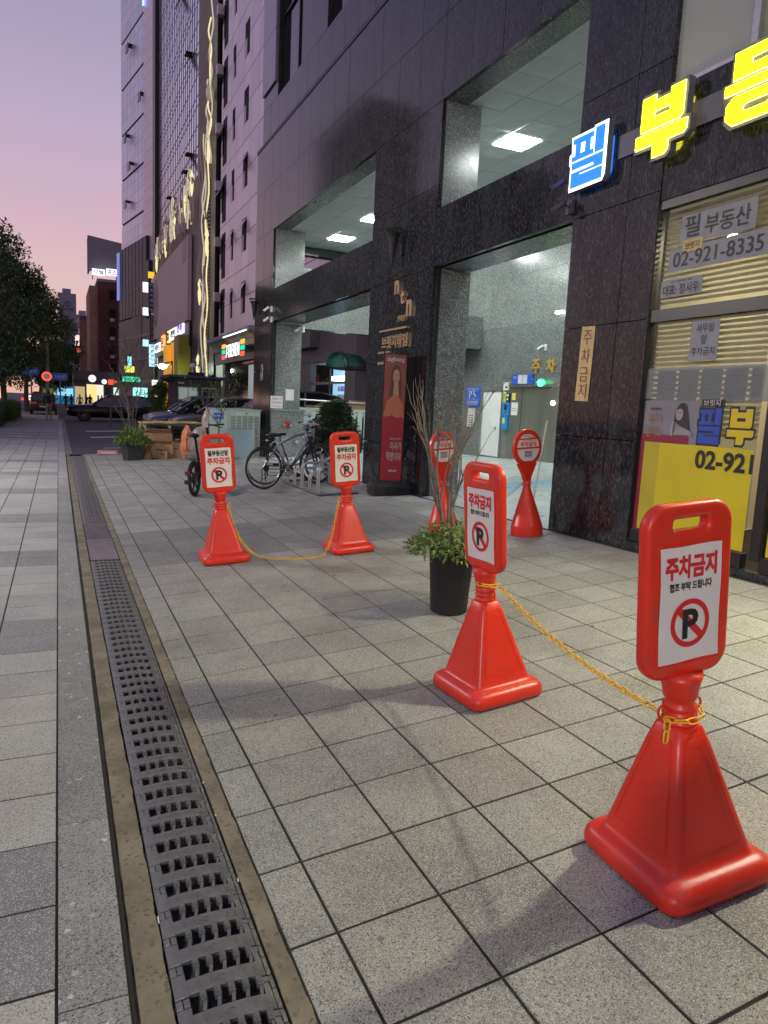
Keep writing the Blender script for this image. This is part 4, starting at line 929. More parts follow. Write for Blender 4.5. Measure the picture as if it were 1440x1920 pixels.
def ring(n, r_, a0, a1, dz0, dz1, k=18): return [(n[0] + r_*math.cos(a0+(a1-a0)*i/k), n[1] + r_*math.sin(a0+(a1-a0)*i/k), n[2] + dz0 + (dz1-dz0)*i/k) for i in range(k+1)]
chain('yellow plastic chain sagging between the two nearest barrier signs', ring(n2, .060, PI*1.05, PI*1.9, .055, .045, 14)[::1] + sag((n2[0]+.058, n2[1]-.02, n2[2]+.045), (n1[0]-.075, n1[1]+.02, n1[2]+.012), .045)[1:])
chain('yellow chain end looped round the neck of the nearest barrier sign', ring(n1, .062, PI*1.0, PI*2.25, -.008, .020, 20))
chain('short dangling yellow chain end at the neck of the nearest barrier sign', [(n1[0]-.082, n1[1]-.03, n1[2]+.004), (n1[0]-.084, n1[1]-.032, n1[2]-.07)])
gz = lambda x, y: G(x, y) + .010
pathLM = []
a = (nL[0]+.075, nL[1]-.02, nL[2]+.02); b = (nM[0]-.075, nM[1], nM[2]+.005)
for i in range(15): u = i/14; pathLM.append((a[0] + .36*u**1.7*1.0, a[1] - .22*u, a[2] + (gz(a[0]+.36, a[1]-.22) - a[2])*(1-(1-u)**1.9)))
e0 = pathLM[-1]; e1 = (b[0]-.22, b[1]-.16, gz(b[0]-.22, b[1]-.16))
for i in range(1, 9): u = i/8; x = e0[0] + (e1[0]-e0[0])*u; y = e0[1] + (e1[1]-e0[1])*u - .05*math.sin(PI*u); pathLM.append((x, y, gz(x, y)))
for i in range(1, 15): u = i/14; pathLM.append((e1[0] + (b[0]-e1[0])*u**.75, e1[1] + (b[1]-e1[1])*u, e1[2] + (b[2]-e1[2])*u**1.6))
chain('yellow chain lying on the paving between the two middle barrier signs', pathLM)
chain('second yellow chain end hanging beside the sign next to the e-bike', [(nL[0]+.060, nL[1]-.03, nL[2]), (nL[0]+.085, nL[1]-.04, nL[2]-.12), (nL[0]+.16, nL[1]-.08, nL[2]-.30), (nL[0]+.26, nL[1]-.14, nL[2]-.42)])
m1, m2 = neck(r2_, .525), neck(r1_, .525)
chain('pale weathered chain sagging between the two round headed signs', sag((m1[0]+.06, m1[1], m1[2]), (m2[0]-.06, m2[1], m2[2]), .22), lmw, .030)

# ============================================================ PLANTS
def leaf_quad(q, p, d, up, L, W_, fold=.3):
    s = d.cross(up)
    if s.length < 1e-3: s = Vector((1, 0, 0))
    s.normalize(); n = s.cross(d).normalized()
    a = p; m = p + d*L*.45; e = p + d*L - n*L*.15
    q.add([a, m + s*W_/2 + n*W_*fold, e, m - s*W_/2 + n*W_*fold, m], [(0, 1, 4), (1, 2, 4), (4, 2, 3), (0, 4, 3)])
def branches(q, p, d, r_, L, depth, rr, twist=.5, grav=0.0, tips=None, k=(2, 3)):
    pts = [p]; dd = d.copy(); n = 5
    for i in range(n):
        dd = (dd + Vector((rr.uniform(-1, 1), rr.uniform(-1, 1), rr.uniform(-.6, .8) - grav))*.16).normalized(); p = p + dd*L/n; pts.append(p)
    q.tube(pts, [r_*(1 - .45*i/n) for i in range(n+1)], 5 if depth > 1 else 3)
    if tips is not None: tips.append((p, dd))
    if depth <= 0: return
    for j in range(rr.randint(*k)):
        i = rr.randint(2, n); nd = (dd + Vector((rr.uniform(-1, 1), rr.uniform(-1, 1), rr.uniform(-.3, .9)))*twist*1.3).normalized()
        branches(q, pts[i], nd, r_*.55, L*rr.uniform(.6, .85), depth-1, rr, twist, grav, tips, k)
def pot_shrub(label, x, y, rt, rb, h, seed, stems, sh_, leafn, leafr, leafsz, square=False, mat=m_blackm, lmat=m_leaf, leafcol=(1, 1, 1), zspread=.12):
    g = G(x, y); t = thing('potted_shrub', label, 'potted plant', (x, y, g), rot=(0, 0, .3)); tk = (2, 4) if not square else (3, 4); rr = random.Random(seed)
    q = MB()
    if square: q.loft([rsq(rb, .01, .005, 2), rsq(rt*.97, .015, h-.04, 2), rsq(rt*1.04, .015, h-.04, 2), rsq(rt*1.04, .015, h, 2), rsq(rt*.93, .012, h, 2), rsq(rt*.9, .012, h-.05, 2)], True)
    else: q.lathe([(rb*.96, .004), (rb, .012), (rt*.97, h-.035), (rt*1.02, h-.032), (rt*1.03, h-.006), (rt*1.01, h), (rt*.95, h), (rt*.93, h-.05)], 28)
    q.build('pot', mat, t, smooth=not square)
    MB().lathe([(rt*.93, h-.055), (.01, h-.04)], 18, (0, 0, 0), False, False).build('soil', m_soil, t)
    q = MB(); tips = []
    for k in range(stems):
        a = rr.uniform(0, 2*PI); branches(q, Vector((.05*math.cos(a), .05*math.sin(a), h-.06)), Vector((.10*math.cos(a), .10*math.sin(a), 1)).normalized(), .015, sh_, 3, rr, .42, 0, tips, tk)
    q.build('bare_stems', m_twig, t)
    q = MB()
    for k in range(leafn):
        a = rr.uniform(0, 2*PI); r_ = leafr*math.sqrt(rr.random()); z = h + zspread*(1.1 - (r_/leafr)**2)*rr.random() - (.05 if r_ > rt else 0)*rr.random()*1.5
        d = Vector((math.cos(a+rr.uniform(-1, 1)), math.sin(a+rr.uniform(-1, 1)), rr.uniform(-.7, .9))).normalized()
        leaf_quad(q, Vector((r_*math.cos(a), r_*math.sin(a), z)), d, Vector((0, 0, 1)), leafsz*rr.uniform(.6, 1.3), leafsz*.36)
    q.build('leaves', lmat, t, col=leafcol, kind='stuff')
    return t
pot_shrub('black round plastic pot with leafy ground growth and a tall bare shrub', 2.40, 4.08, .158, .125, .47, 5, 4, .50, 1300, .30, .052, leafcol=(1.0, 1.0, 1.0), zspread=.15)
pot_shrub('dark square tapered pot with green grassy tuft and leafless shrub by the side street', 1.55, 17.5, .23, .16, .45, 9, 4, .80, 800, .36, .10, square=True, mat=M('dark grey pot', (.03, .035, .035), .6), leafcol=(.9, 1.05, .8), zspread=.35)
# small shrub behind the e-bike
sp3 = thing('potted_shrub', 'thin young shrub with sparse leaves in front of the green cabinet', 'potted plant', (3.45, 16.9, G(3.45, 16.9)))
MB().lathe([(.10, .0), (.14, .28), (.15, .30)], 16).build('pot', m_blackm, sp3, smooth=True)
q = MB(); tips = []; rr = random.Random(4); branches(q, Vector((0, 0, .25)), Vector((0, 0, 1)), .02, .75, 3, rr, .6, 0, tips, (3, 4)); q.build('stems', m_twig, sp3)
q = MB()
for p, d in tips:
    for k in range(5): leaf_quad(q, p + Vector([rr.uniform(-.07, .07) for _ in range(3)]), Vector([rr.uniform(-1, 1) for _ in range(3)]).normalized(), Vector((0, 0, 1)), .06, .028)
q.build('leaves', m_leaf, sp3, col=(.7, .8, .8), kind='stuff')
# dark clipped conifer in a pot before the pier
cn = thing('potted_conifer', 'dark round clipped conifer in a pot between the bicycles and the dark pier', 'potted plant', (4.62, 12.35, G(4.62, 12.35)))
MB().lathe([(.16, 0), (.22, .40), (.23, .42), (.21, .42), (.2, .38)], 18).build('pot', m_blackm, cn, smooth=True); MB().tube([(0, 0, .35), (0, 0, .8)], .03, 6).build('trunk', m_bark, cn)
q = MB(); rr = random.Random(8)
blobs = [(0, 0, .95, .36), (.22, .05, .78, .28), (-.26, 0, .74, .30), (0, -.15, .72, .33), (.10, .1, 1.17, .22), (-.1, -.1, 1.14, .20), (.3, -.1, .62, .2), (-.3, -.1, .58, .22)]
for k in range(9000):
    bx_, by_, bz_, br_ = rr.choice(blobs); v = Vector([rr.gauss(0, 1) for _ in range(3)]).normalized(); p = Vector((bx_, by_, bz_)) + v*br_*rr.uniform(.72, 1.06)
    d = (v + Vector([rr.uniform(-.7, .7) for _ in range(3)])).normalized(); leaf_quad(q, p, d, Vector((0, 0, 1)), .060*rr.uniform(.6, 1.4), .032)
q.build('foliage', m_leafd, cn, kind='stuff', col=(.22, .27, .25))

# ============================================================ BICYCLES
def wheel(parent, x, z, r_, tyre=.016, spokes=18, rim=m_chrome, mag=False, y=0):
    q = MB().tube([(x + r_*math.cos(a), y, z + r_*math.sin(a)) for a in [2*PI*k/32 for k in range(32)]], tyre, 6, True).build('tyre', m_rubber, parent, smooth=True)
    w_ = MB().tube([(x + (r_-tyre*1.3)*math.cos(a), y, z + (r_-tyre*1.3)*math.sin(a)) for a in [2*PI*k/32 for k in range(32)]], tyre*.62, 5, True).cyl((x, y-.03, z), (x, y+.03, z), .022 if not mag else .06, None, 10).build('rim', rim, parent)
    q = MB()
    for k in range(spokes):
        a = 2*PI*k/spokes
        if mag: q.tube([(x + .04*math.cos(a), y, z + .04*math.sin(a)), (x + (r_-tyre)*math.cos(a+.15), y, z + (r_-tyre)*math.sin(a+.15))], [.018, .010], 5)
        else: q.tube([(x + .02*math.cos(a+.6), y + (.02 if k % 2 else -.02), z + .02*math.sin(a+.6)), (x + (r_-tyre)*math.cos(a), y, z + (r_-tyre)*math.sin(a))], .0016, 3)
    q.build('spokes', rim if mag else m_steel, parent)
def bicycle(label, x, y, rz, fr, lean=0, crossbar=True):
    t = thing('bicycle', label, 'bicycle', (x, y, G(x, y)), rot=(lean, -math.atan(.06), rz), group='bicycles at the rack')
    r_ = .315; wb = .99; wheel(t, 0, r_+.014, r_); wheel(t, wb, r_+.014, r_)
    z0 = r_+.014; bb = (.42, 0, .27); st = (.26, 0, .74); hd = (.80, 0, .86); hb = (.84, 0, .74)
    q = MB().tube([bb, hb], .022, 8).tube([st, (.55, 0, .86), hd] if not crossbar else [(st[0]+.02, 0, .70), (.52, 0, .80), hd], .015, 8).tube([bb, st], .016, 8)
    q.tube([hd, hb], .022, 8)
    for s in (-1, 1): q.tube([(0, s*.045, z0), (.2, s*.03, z0-.02), (bb[0], s*.02, bb[2])], .010, 6).tube([(0, s*.045, z0), (st[0]-.01, s*.015, st[2]-.06)], .008, 6)
    q.build('frame', fr, t, smooth=True)
    q = MB()
    for s in (-1, 1): q.tube([(wb, s*.05, z0), (wb-.06, s*.05, z0+.28), (wb-.10, s*.03, z0+.36)], [.012, .018, .018], 6)
    q.tube([(wb-.10, -.04, z0+.36), (wb-.10, .04, z0+.36)], .02, 6).tube([(wb-.10, 0, z0+.36), hb], .018, 6).build('fork', m_blackm, t)
    q = MB().tube([hd, (.76, 0, .96)], .016, 6).tube([(.76, 0, .96), (.86, 0, 1.0)], .016, 6).tube([(.88, -.29, 1.03), (.86, -.12, 1.0), (.86, .12, 1.0), (.88, .29, 1.03)], .012, 6).build('handlebar', m_steel, t)
    MB().tube([(.885, -.32, 1.03), (.875, -.20, 1.02)], .018, 6).tube([(.885, .32, 1.03), (.875, .20, 1.02)], .018, 6).build('grips', m_rubber, t)
    q = MB().tube([(.84, .15, 1.0), (.95, .12, .98), (.98, .05, .86), (.90, 0, .74)], .0035, 4).tube([(.84, -.15, 1.0), (.97, -.10, .95), (.96, -.05, .82), (.88, 0, .66)], .0035, 4).build('brake_cables', m_black, t)
    q = MB().tube([st, (.235, 0, .82)], .013, 6).build('seat_post', m_steel, t)
    q = MB(); q.loft([[(xx, w_*math.cos(a), zz + .022*math.sin(a)) for a in [2*PI*k/10 for k in range(10)]] for xx, w_, zz in ((.07, .02, .845), (.10, .07, .848), (.16, .072, .840), (.24, .035, .838), (.34, .018, .842), (.36, .008, .838))]).build('saddle', m_black, t, smooth=True)
    q = MB().tube([(bb[0] + .085*math.cos(a), -.055, bb[2] + .085*math.sin(a)) for a in [2*PI*k/20 for k in range(20)]], .006, 4, True)
    for k in range(5): a = 2*PI*k/5; q.tube([(bb[0], -.055, bb[2]), (bb[0]+.085*math.cos(a), -.055, bb[2]+.085*math.sin(a))], .005, 4)
    q.build('chainring', m_blackm, t)
    MB().tube([(bb[0], -.07, bb[2]), (bb[0]+.13, -.07, bb[2]-.10)], .010, 5).tube([(bb[0], .07, bb[2]), (bb[0]-.13, .07, bb[2]+.10)], .010, 5).box(bb[0]+.09, bb[0]+.18, -.14, -.07, bb[2]-.115, bb[2]-.09).box(bb[0]-.18, bb[0]-.09, .07, .14, bb[2]+.09, bb[2]+.115).build('cranks_and_pedals', m_blackm, t)
    MB().tube([(0, -.055, z0+.04), (bb[0], -.055, bb[2]+.085)], .004, 4).tube([(0, -.055, z0-.04), (.06, -.055, z0-.12), (bb[0], -.055, bb[2]-.085)], .004, 4).lathe([(.045, -.004), (.045, .004)], 14, (0, 0, 0)).build('chain', m_blackm, t)
    MB().cyl((0, -.075, z0), (0, -.03, z0), .05, .035, 14).tube([(0, -.07, z0-.02), (.02, -.07, z0-.11), (-.05, -.07, z0-.16)], .010, 5).build('rear_gears', m_blackm, t)
    MB().tube([(-.01, .05, z0-.01), (.02, .12, .02)], .008, 5).build('kickstand', m_blackm, t)
    MB().tube([(.22, 0, .72), (.17, .02, .66), (.12, .03, .56), (.07, .03, .45)], .022, 6).sphere((.12, 0, .76), .06, 8, 6, .7).build('cable_lock', m_black, t)
    return t
bicycle('silver bicycle with its rear wheel out towards the street', 2.985, 11.05, R(14), m_silver, R(-3))
bicycle('grey framed bicycle standing in the rack behind a barrier sign', 3.15, 11.62, R(-6), M('slate frame paint', (.16, .17, .24), .35, .3), R(5))
# rack
rk = thing('bicycle_rack', 'steel hoop bicycle rack on a low frame', 'bicycle rack', (0, 0, 0))
A_ = Vector((3.52, 11.75, 0)); B_ = Vector((3.45, 9.80, 0)); C_ = Vector((4.05, 9.75, 0))
def gp(x, y, z): return (x, y, G(x, y) + z)
MB().tube([gp(3.50, 11.8, .02), gp(3.47, 10.7, .02), gp(3.45, 9.8, .02)], .022, 4).tube([gp(3.45, 9.8, .02), gp(4.05, 9.75, .02)], .022, 4).tube([gp(4.05, 9.75, .02), gp(4.12, 11.8, .02)], .022, 4).tube([gp(3.50, 11.8, .02), gp(4.12, 11.8, .02)], .022, 4).build('base_frame', m_iron, rk)
for k in range(6):
    y = 9.84 + k*.385; hgt = .42 if k % 2 == 0 else .30
    for dy in (0, .09):
        MB().tube([gp(3.47, y+dy, .03), gp(3.47, y+dy, hgt-.06), gp(3.49, y+dy, hgt-.015), gp(3.55, y+dy, hgt), gp(3.80, y+dy, hgt), gp(4.0, y+dy, hgt+.10), gp(4.06, y+dy, hgt+.06), gp(4.08, y+dy, .03)], .014, 6).build('hoop', m_steel, rk)
# black folding e-bike seen from behind
eb = thing('electric_bike', 'black folding e-bike with solid spoked wheels seen from behind', 'bicycle', (1.84, 10.78, G(1.84, 10.78)), rot=(R(-3), 0, R(62)))
wheel(eb, 0, .245, .225, .026, 6, m_black, True); wheel(eb, .95, .245, .225, .026, 6, m_black, True)
MB().tube([(.0, 0, .245), (.22, 0, .36), (.62, 0, .44), (.80, 0, .62)], [.025, .05, .05, .035], 8).box(.18, .30, -.05, .05, .25, .48).build('frame', m_black, eb)
MB().tube([(.95, .05, .245), (.88, .05, .5), (.82, 0, .60), (.70, 0, 1.02)], .022, 6).build('fork_and_stem', m_black, eb)
MB().tube([(.66, -.29, 1.05), (.69, -.1, 1.04), (.69, .1, 1.04), (.66, .29, 1.05)], .015, 6).tube([(.72, -.24, 1.0), (.70, -.12, 1.03)], .008, 4).tube([(.72, .24, 1.0), (.70, .12, 1.03)], .008, 4).build('handlebar', m_rubber, eb)
MB().box(.62, .72, -.05, .05, 1.0, 1.09).build('display', m_steel, eb, bevel=.01)
MB().tube([(.26, 0, .42), (.12, 0, .86)], .02, 6).build('seat_post', m_blackm, eb)
MB().loft([[(xx, w_*math.cos(a), zz + .03*math.sin(a)) for a in [2*PI*k/10 for k in range(10)]] for xx, w_, zz in ((-.02, .03, .90), (.02, .085, .905), (.10, .08, .89), (.22, .025, .89), (.26, .01, .885))]).build('saddle', m_black, eb, smooth=True)
MB().tube([(.27*math.cos(a), 0, .245 + .265*math.sin(a)) for a in [R(20 + 12*k) for k in range(13)]], .022, 5).build('mudguard', m_blackm, eb)
MB().box(-.30, -.27, -.035, .035, .33, .39).build('rear_light', M('dark red lens', (.25, .01, .015), .3), eb); MB().box(-.29, -.27, -.05, .05, .20, .26).build('plate', m_blackm, eb)

# ============================================================ BANNER
bn = thing('poster_banner', 'tall red advertising banner with a portrait in a black frame on a heavy black foot', 'banner', (4.43, 9.45, G(4.43, 9.45)), rot=(0, 0, R(-14))); bn.scale = (.96, .96, .955)
q = MB(); q.loft([[(a*.335, b*.17, z) for a, b in ((-1, -.75), (-.8, -1), (.8, -1), (1, -.75), (1, .75), (.8, 1), (-.8, 1), (-1, .75))] for z in (.0, .13)] + [[(a*.30, b*.12, .185) for a, b in ((-1, -.75), (-.8, -1), (.8, -1), (1, -.75), (1, .75), (.8, 1), (-.8, 1), (-1, .75))]]).build('foot', m_blackm, bn)
MB().tube([(-.175, 0, .14), (-.175, 0, 2.16), (.175, 0, 2.16), (.175, 0, .14)], .012, 6).build('frame', m_black, bn)
m_pr = M('poster red', (.34, .018, .035), .35, var=.12, vs=2); m_pr2 = M('poster warm background', (.27, .07, .055), .35, var=.3, vs=2.5); m_ph = M('poster hair', (.10, .055, .04), .4); m_pf = M('poster skin', (.52, .28, .18), .4, var=.1, vs=8); m_po = M('poster coral', (.50, .16, .08), .4, var=.15, vs=4)
ps = MB().box(-.165, .165, -.018, -.014, .22, 2.12).build('poster', m_pr, bn)
def pp(name, mat, pts, k): return MB().prism(pts, lambda u, v, w_: (u, -.0185 - .001*k - w_, v), .0006).build(name, mat, ps)
pp('background', m_pr2, [(-.165, 1.15), (.165, 1.15), (.165, 2.12), (-.165, 2.12)], 0)
pp('hair', m_ph, [(-.03, 1.95), (-.06, 1.88), (-.065, 1.70), (-.09, 1.45), (-.10, 1.30), (.10, 1.30), (.11, 1.5), (.10, 1.75), (.09, 1.88), (.06, 1.95), (.02, 1.98)][::-1], 1)
pp('face', m_pf, [(x, z) for x, z in ell(.02, 1.80, .052, .105)][::-1], 2)
pp('neck', m_pf, [(-.02, 1.50), (.07, 1.50), (.05, 1.72), (-.01, 1.72)], 2.6)
pp('garment', m_po, [(-.155, 1.20), (.155, 1.18), (.13, 1.40), (.06, 1.52), (-.02, 1.52), (-.11, 1.42)], 3)
pp('mouth', m_red_ink, ell(.022, 1.742, .019, .008)[::-1], 4); pp('eye', m_ph, ell(-.001, 1.82, .013, .006)[::-1], 4); pp('eye', m_ph, ell(.044, 1.82, .012, .006)[::-1], 4); pp('nose', m_po, [(.018, 1.77), (.030, 1.77), (.026, 1.81)], 4)
pp('rose', m_pr, [(-.165, 1.0), (.165, 1.0), (.165, 1.15), (.12, 1.20), (.05, 1.17), (-.02, 1.22), (-.09, 1.19), (-.165, 1.14)], 5)
text('zigbang', 'lettering', m_paper, ps, (0, -.024, 2.045), .27, .085, '-y', bold=.01, depth=.0008)
text('새로운 집 구하기', 'lettering', m_paper, ps, (.05, -.024, .86), .18, .03, '-y', bold=.0, depth=.0008)
text('이사가', 'lettering', m_paper, ps, (.06, -.024, .75), .17, .13, '-y', bold=.0, depth=.0008); text('직방이야', 'lettering', m_paper, ps, (.03, -.024, .59), .23, .14, '-y', bold=.0, depth=.0008); text('zigbang', 'lettering', m_paper, ps, (.02, -.024, .37), .13, .04, '-y', bold=.01, depth=.0008)
# ============================================================ FAR END OF THE PASSAGE
fn = thing('slat_fence', 'pale green fence of upright slats closing the far end of the passage', 'fence', (5.6, 18.42, .18))
m_fence = M('pale green paint', (.42, .50, .46), .5, var=.06, vs=3)
x = 0
while x < 3.9: MB().box(x, x+.135, -.012, .012, .04, 1.22).build('fence_slat', m_fence, fn); x += .195
MB().box(-.02, 4.0, -.03, -.014, 1.20, 1.26).box(-.02, 4.0, .013, .03, 1.10, 1.15).box(-.02, 4.0, .013, .03, .1, .15).build('fence_rail', m_fence, fn)
MB().tube([(-.1, -.02, 1.47), (4.1, -.02, 1.42)], .022, 8).tube([(1.05, -.02, 1.26), (1.05, -.02, 1.45)], .012, 6).tube([(2.7, -.02, 1.26), (2.7, -.02, 1.44)], .012, 6).build('handrail', m_steel, fn)
q = MB(); q.box(5.3, 10, 18.9, 60, .05, .12).build('ground_behind', m_asph, None)['kind'] = 'structure'
ct = thing('office_chair', 'grey office chair parked against the pale green fence', 'chair', (5.90, 18.0, .20))
m_grey = M('grey fabric', (.34, .38, .42), .8)
MB().box(-.20, .20, -.04, .03, .45, .98).build('backrest', m_grey, ct, bevel=.03); MB().box(-.13, .13, -.03, .03, 1.02, 1.20).build('headrest', m_grey, ct, bevel=.03)
MB().box(-.22, .22, -.42, .0, .36, .43).build('seat', m_grey, ct, bevel=.03); MB().cyl((0, -.2, .05), (0, -.2, .36), .025).tube([(-.25, -.2, .05), (.25, -.2, .05)], .02, 6).tube([(0, -.45, .05), (0, .05, .05)], .02, 6).build('base', m_blackm, ct)
bxs = [(7.0, 18.9, 1.22, .7, .35, .30, 0), (7.75, 18.85, 1.22, .62, .3, .36, .1), (6.5, 18.95, 1.20, .5, .3, .18, -.1)]
for i, (x, y, z, a, b, c, rz) in enumerate(bxs):
    t = thing('cardboard_box', ['wide cardboard box behind the fence rail', 'upright opened cardboard box behind the fence rail at the right', 'low crushed cardboard box at the left behind the fence rail'][i], 'box', (x, y + .35, z-.0), rotz=rz)
    MB().box(-a/2, a/2, -b/2, b/2, 0, c).build('box', m_card, t); MB().hexa([(-a/2, -b/2, c), (a/2, -b/2, c), (a/2, -b/2+.01, c), (-a/2, -b/2+.01, c), (-a/2, -b/2-.12, c+.10), (a/2, -b/2-.12, c+.10), (a/2, -b/2-.11, c+.11), (-a/2, -b/2-.11, c+.11)]).build('flap', m_card, t)
    MB().box(-a/4, a/4, -b/2-.003, -b/2-.001, c*.4, c*.6).build('print', m_blk_ink, t)
tb = thing('storage_table', 'low dark table carrying cardboard boxes behind the fence', 'table', (7.2, 19.3, .12)); MB().box(-1.2, 1.2, -.3, .3, 1.02, 1.075).build('top', m_blackm, tb)
for sx_ in (-1.1, 1.1):
    for sy_ in (-.25, .25): MB().cyl((sx_, sy_, 0), (sx_, sy_, 1.02), .03).build('leg', m_blackm, tb)
cv = thing('barrel_canopy', 'green curved barrel canopy over a side doorway beyond the fence', 'canopy', (7.85, 20.1, 2.64)); cv.scale = (.80,)*3; cv.rotation_euler.z = R(-58)
m_teal = M('teal canopy sheet', (.02, .10, .09), .4); m_teal2 = M('pale canopy underside', (.12, .38, .30), .5)
q = MB(); n = 12
for k in range(n+1):
    a = PI*k/n; q.v += [(-.55 + .0, .42*math.cos(a)*1.0, .52*math.sin(a)), (.75, .42*math.cos(a), .52*math.sin(a))]
for k in range(n): a = 2*k; q.f.append((a, a+1, a+3, a+2))
o = q.build('vault', m_teal, cv, rot=(0, 0, R(-90)), smooth=True); s = o.modifiers.new('t', 'SOLIDIFY'); s.thickness = .03
MB().tube([(.47*math.cos(PI*k/14), -.57 - .3, .55*math.sin(PI*k/14)) for k in range(15)], .03, 5).build('rim', m_blackm, cv, loc=(0, .3, 0)); MB().box(-.7, .7, -.65, .65, -.04, .0).build('tray', m_blackm, cv)
MB().prism([(.42*math.cos(PI*k/12), .50*math.sin(PI*k/12)) for k in range(13)], lambda u, v, w_: (u, -.50 + w_, v), .01).build('end_sheet', m_teal2, cv)

# ============================================================ NEIGHBOURING BUILDINGS
m_metal = M('lilac metal panel', (.80, .72, .78), .35, .25, var=.05, vs=.5, tint=True)
m_joint_d = M('dark joint', (.02, .018, .022), .6)  # near-black joints, cores and mullions of the neighbouring buildings
b2 = thing('metal_panel_building', 'tall building clad in pale metal panels with narrow dark windows beside the granite building', 'building', (8.5, 20, 0))
def B2(name, mat, *a, col=None): return MB().box(a[0], a[1], a[2], a[3], a[4], a[5]).build(name, mat, b2, col=col)
B2('core', m_joint_d, .05, 9, 0, 22.4, 5.05, 27)
cols = [0, 1.6, 3.2, 4.8, 6.4, 8.0, 9.6, 11.2, 12.6, 14.0, 15.5, 17.0, 18.4, 19.9, 21.2, 22.4]
rr = random.Random(21); z = 5.1; fl_ = 0
while z < 26.5:
    for i in range(len(cols)-1):
        for (za, zb) in ((z, z+1.62), (z+1.62, z+3.0)):
            t = rr.uniform(.9, 1.08); a, b = cols[i]+.015, cols[i+1]-.015
            if b < 10.5:  # hidden behind the granite building: plain panels
                B2('facade_panel', m_metal, 0, .05, a, b, za+.015, zb-.015, col=(t, t, t)); continue
            if i in (10, 12, 14):
                wd = (b-a)*(.62 if i != 12 else .42); c = a + (b-a)*.35
                lo = za > z + 1
                if not lo:
                    B2('facade_panel', m_metal, 0, .05, a, c, za+.015, zb-.015, col=(t, t, t)); B2('facade_panel', m_metal, 0, .05, c+wd, b, za+.015, zb-.015, col=(t, t, t)); B2('facade_panel', m_metal, 0, .05, c, c+wd, za+.015, za+.8, col=(t, t, t))
                    B2('facade_panel', m_metal, .0, .05, c, c+wd, za+.8, za+.81, col=(t, t, t)); B2('window', m_void, -.006, .045, c, c+wd*.55, za+.82, zb)
                    B2('blind', M('pale blind', (.5, .45, .5), .5) if 'pale blind' not in bpy.data.materials else bpy.data.materials['pale blind'], -.005, .045, c+wd*.56, c+wd, za+.82, zb)
                else:
                    B2('facade_panel', m_metal, 0, .05, a, c, za+.015, zb-.015, col=(t, t, t)); B2('facade_panel', m_metal, 0, .05, c+wd, b, za+.015, zb-.015, col=(t, t, t)); B2('facade_panel', m_metal, 0, .05, c, c+wd, za+.75, zb-.015, col=(t, t, t)); B2('window', m_void, -.006, .045, c, c+wd, za, za+.74)
                    if rr.random() < .45:
                        o = MB().hexa([(-.35, c, za+.05), (-.34, c, za+.05), (-.34, c+wd, za+.05), (-.35, c+wd, za+.05), (.0, c, za+.7), (.01, c, za+.7), (.01, c+wd, za+.7), (0, c+wd, za+.7)]).build('open_sash', m_metal, b2, col=(.8, .8, .85))
            elif i == 13 and False: pass
            else: B2('facade_panel', m_metal, 0, .05, a, b, za+.015, zb-.015, col=(t, t, t))
    B2('dark_recess_strip', m_void, -.006, 0, 20.9, 21.9, z+.2, z+2.6); B2('side_vent', m_metal, -.35, -.01, 22.0, 22.38, z+2.0, z+2.5, col=(.7, .7, .7))  # flat black strip, shade of a recess put into its colour
    z += 3.0
# shop below: dark stone, cornice, lit sign
m_stone = M('brown grey stone', (.11, .10, .11), .5, var=.12, vs=1.5, tint=True)
m_cor = M('cornice stone', (.34, .36, .33), .7, var=.1, vs=1)
for i in range(7): B2('stone_panel', m_stone, .0, .06, .1+i*1.0, 1.09+i*1.0, 3.05, 5.04, col=(1, 1, 1)) ; 
for i in (5.5, 6.2): B2('stone_panel', m_stone, .0, .06, i, i+.68, .1, 3.04)
for i in (-.0, 1.0): B2('stone_panel', m_stone, .0, .06, i, i+.98, .1, 3.04)
B2('stone_ledge', m_stone, -.35, 0, 4.6, 7.2, 3.55, 4.5)
win = B2('shop_window', m_glass, .10, .12, 2.0, 5.5, .5, 3.04)
m_store = E_('store interior glow', (.50, .78, 1.0), .9); m_storew = E_('store shelf lights', (.9, .97, 1.0), 5.0)
B2('lit_interior', M('self glowing store wall', (.3, .42, .5), .7, emit=(.35, .6, .9), es=1.3), .9, 1.0, 2.0, 5.5, .3, 3.0); B2('ceiling_tube', m_storew, .3, .9, 2.3, 4.2, 2.4, 2.55)  # back wall glows by itself in place of lamp light in the store
for k in range(4):
    for j in range(7): B2('shelf_goods', M('goods %d%d' % (k, j), (rr.uniform(.1, .8), rr.uniform(.1, .8), rr.uniform(.1, .8)), .6), .62, .72, 2.2 + j*.3, 2.42 + j*.3, 1.15 + k*.3, 1.33 + k*.3)
B2('store_ceiling', m_white_p, .12, .95, 2, 5.5, 3.0, 3.05); B2('store_floor', m_white_p, .12, .95, 2, 5.5, .2, .3)
bpy.data.objects.remove(win)
B2('window_frame', m_steel, .05, .12, 2.0, 5.5, 2.26, 2.34); B2('window_frame', m_black, .05, .12, 3.55, 3.62, .3, 3.0); B2('pane', m_clear, .09, .094, 2.0, 5.5, .4, 3.0)
B2('window_post', m_stone, .0, .2, 5.45, 5.5, .1, 3.05)
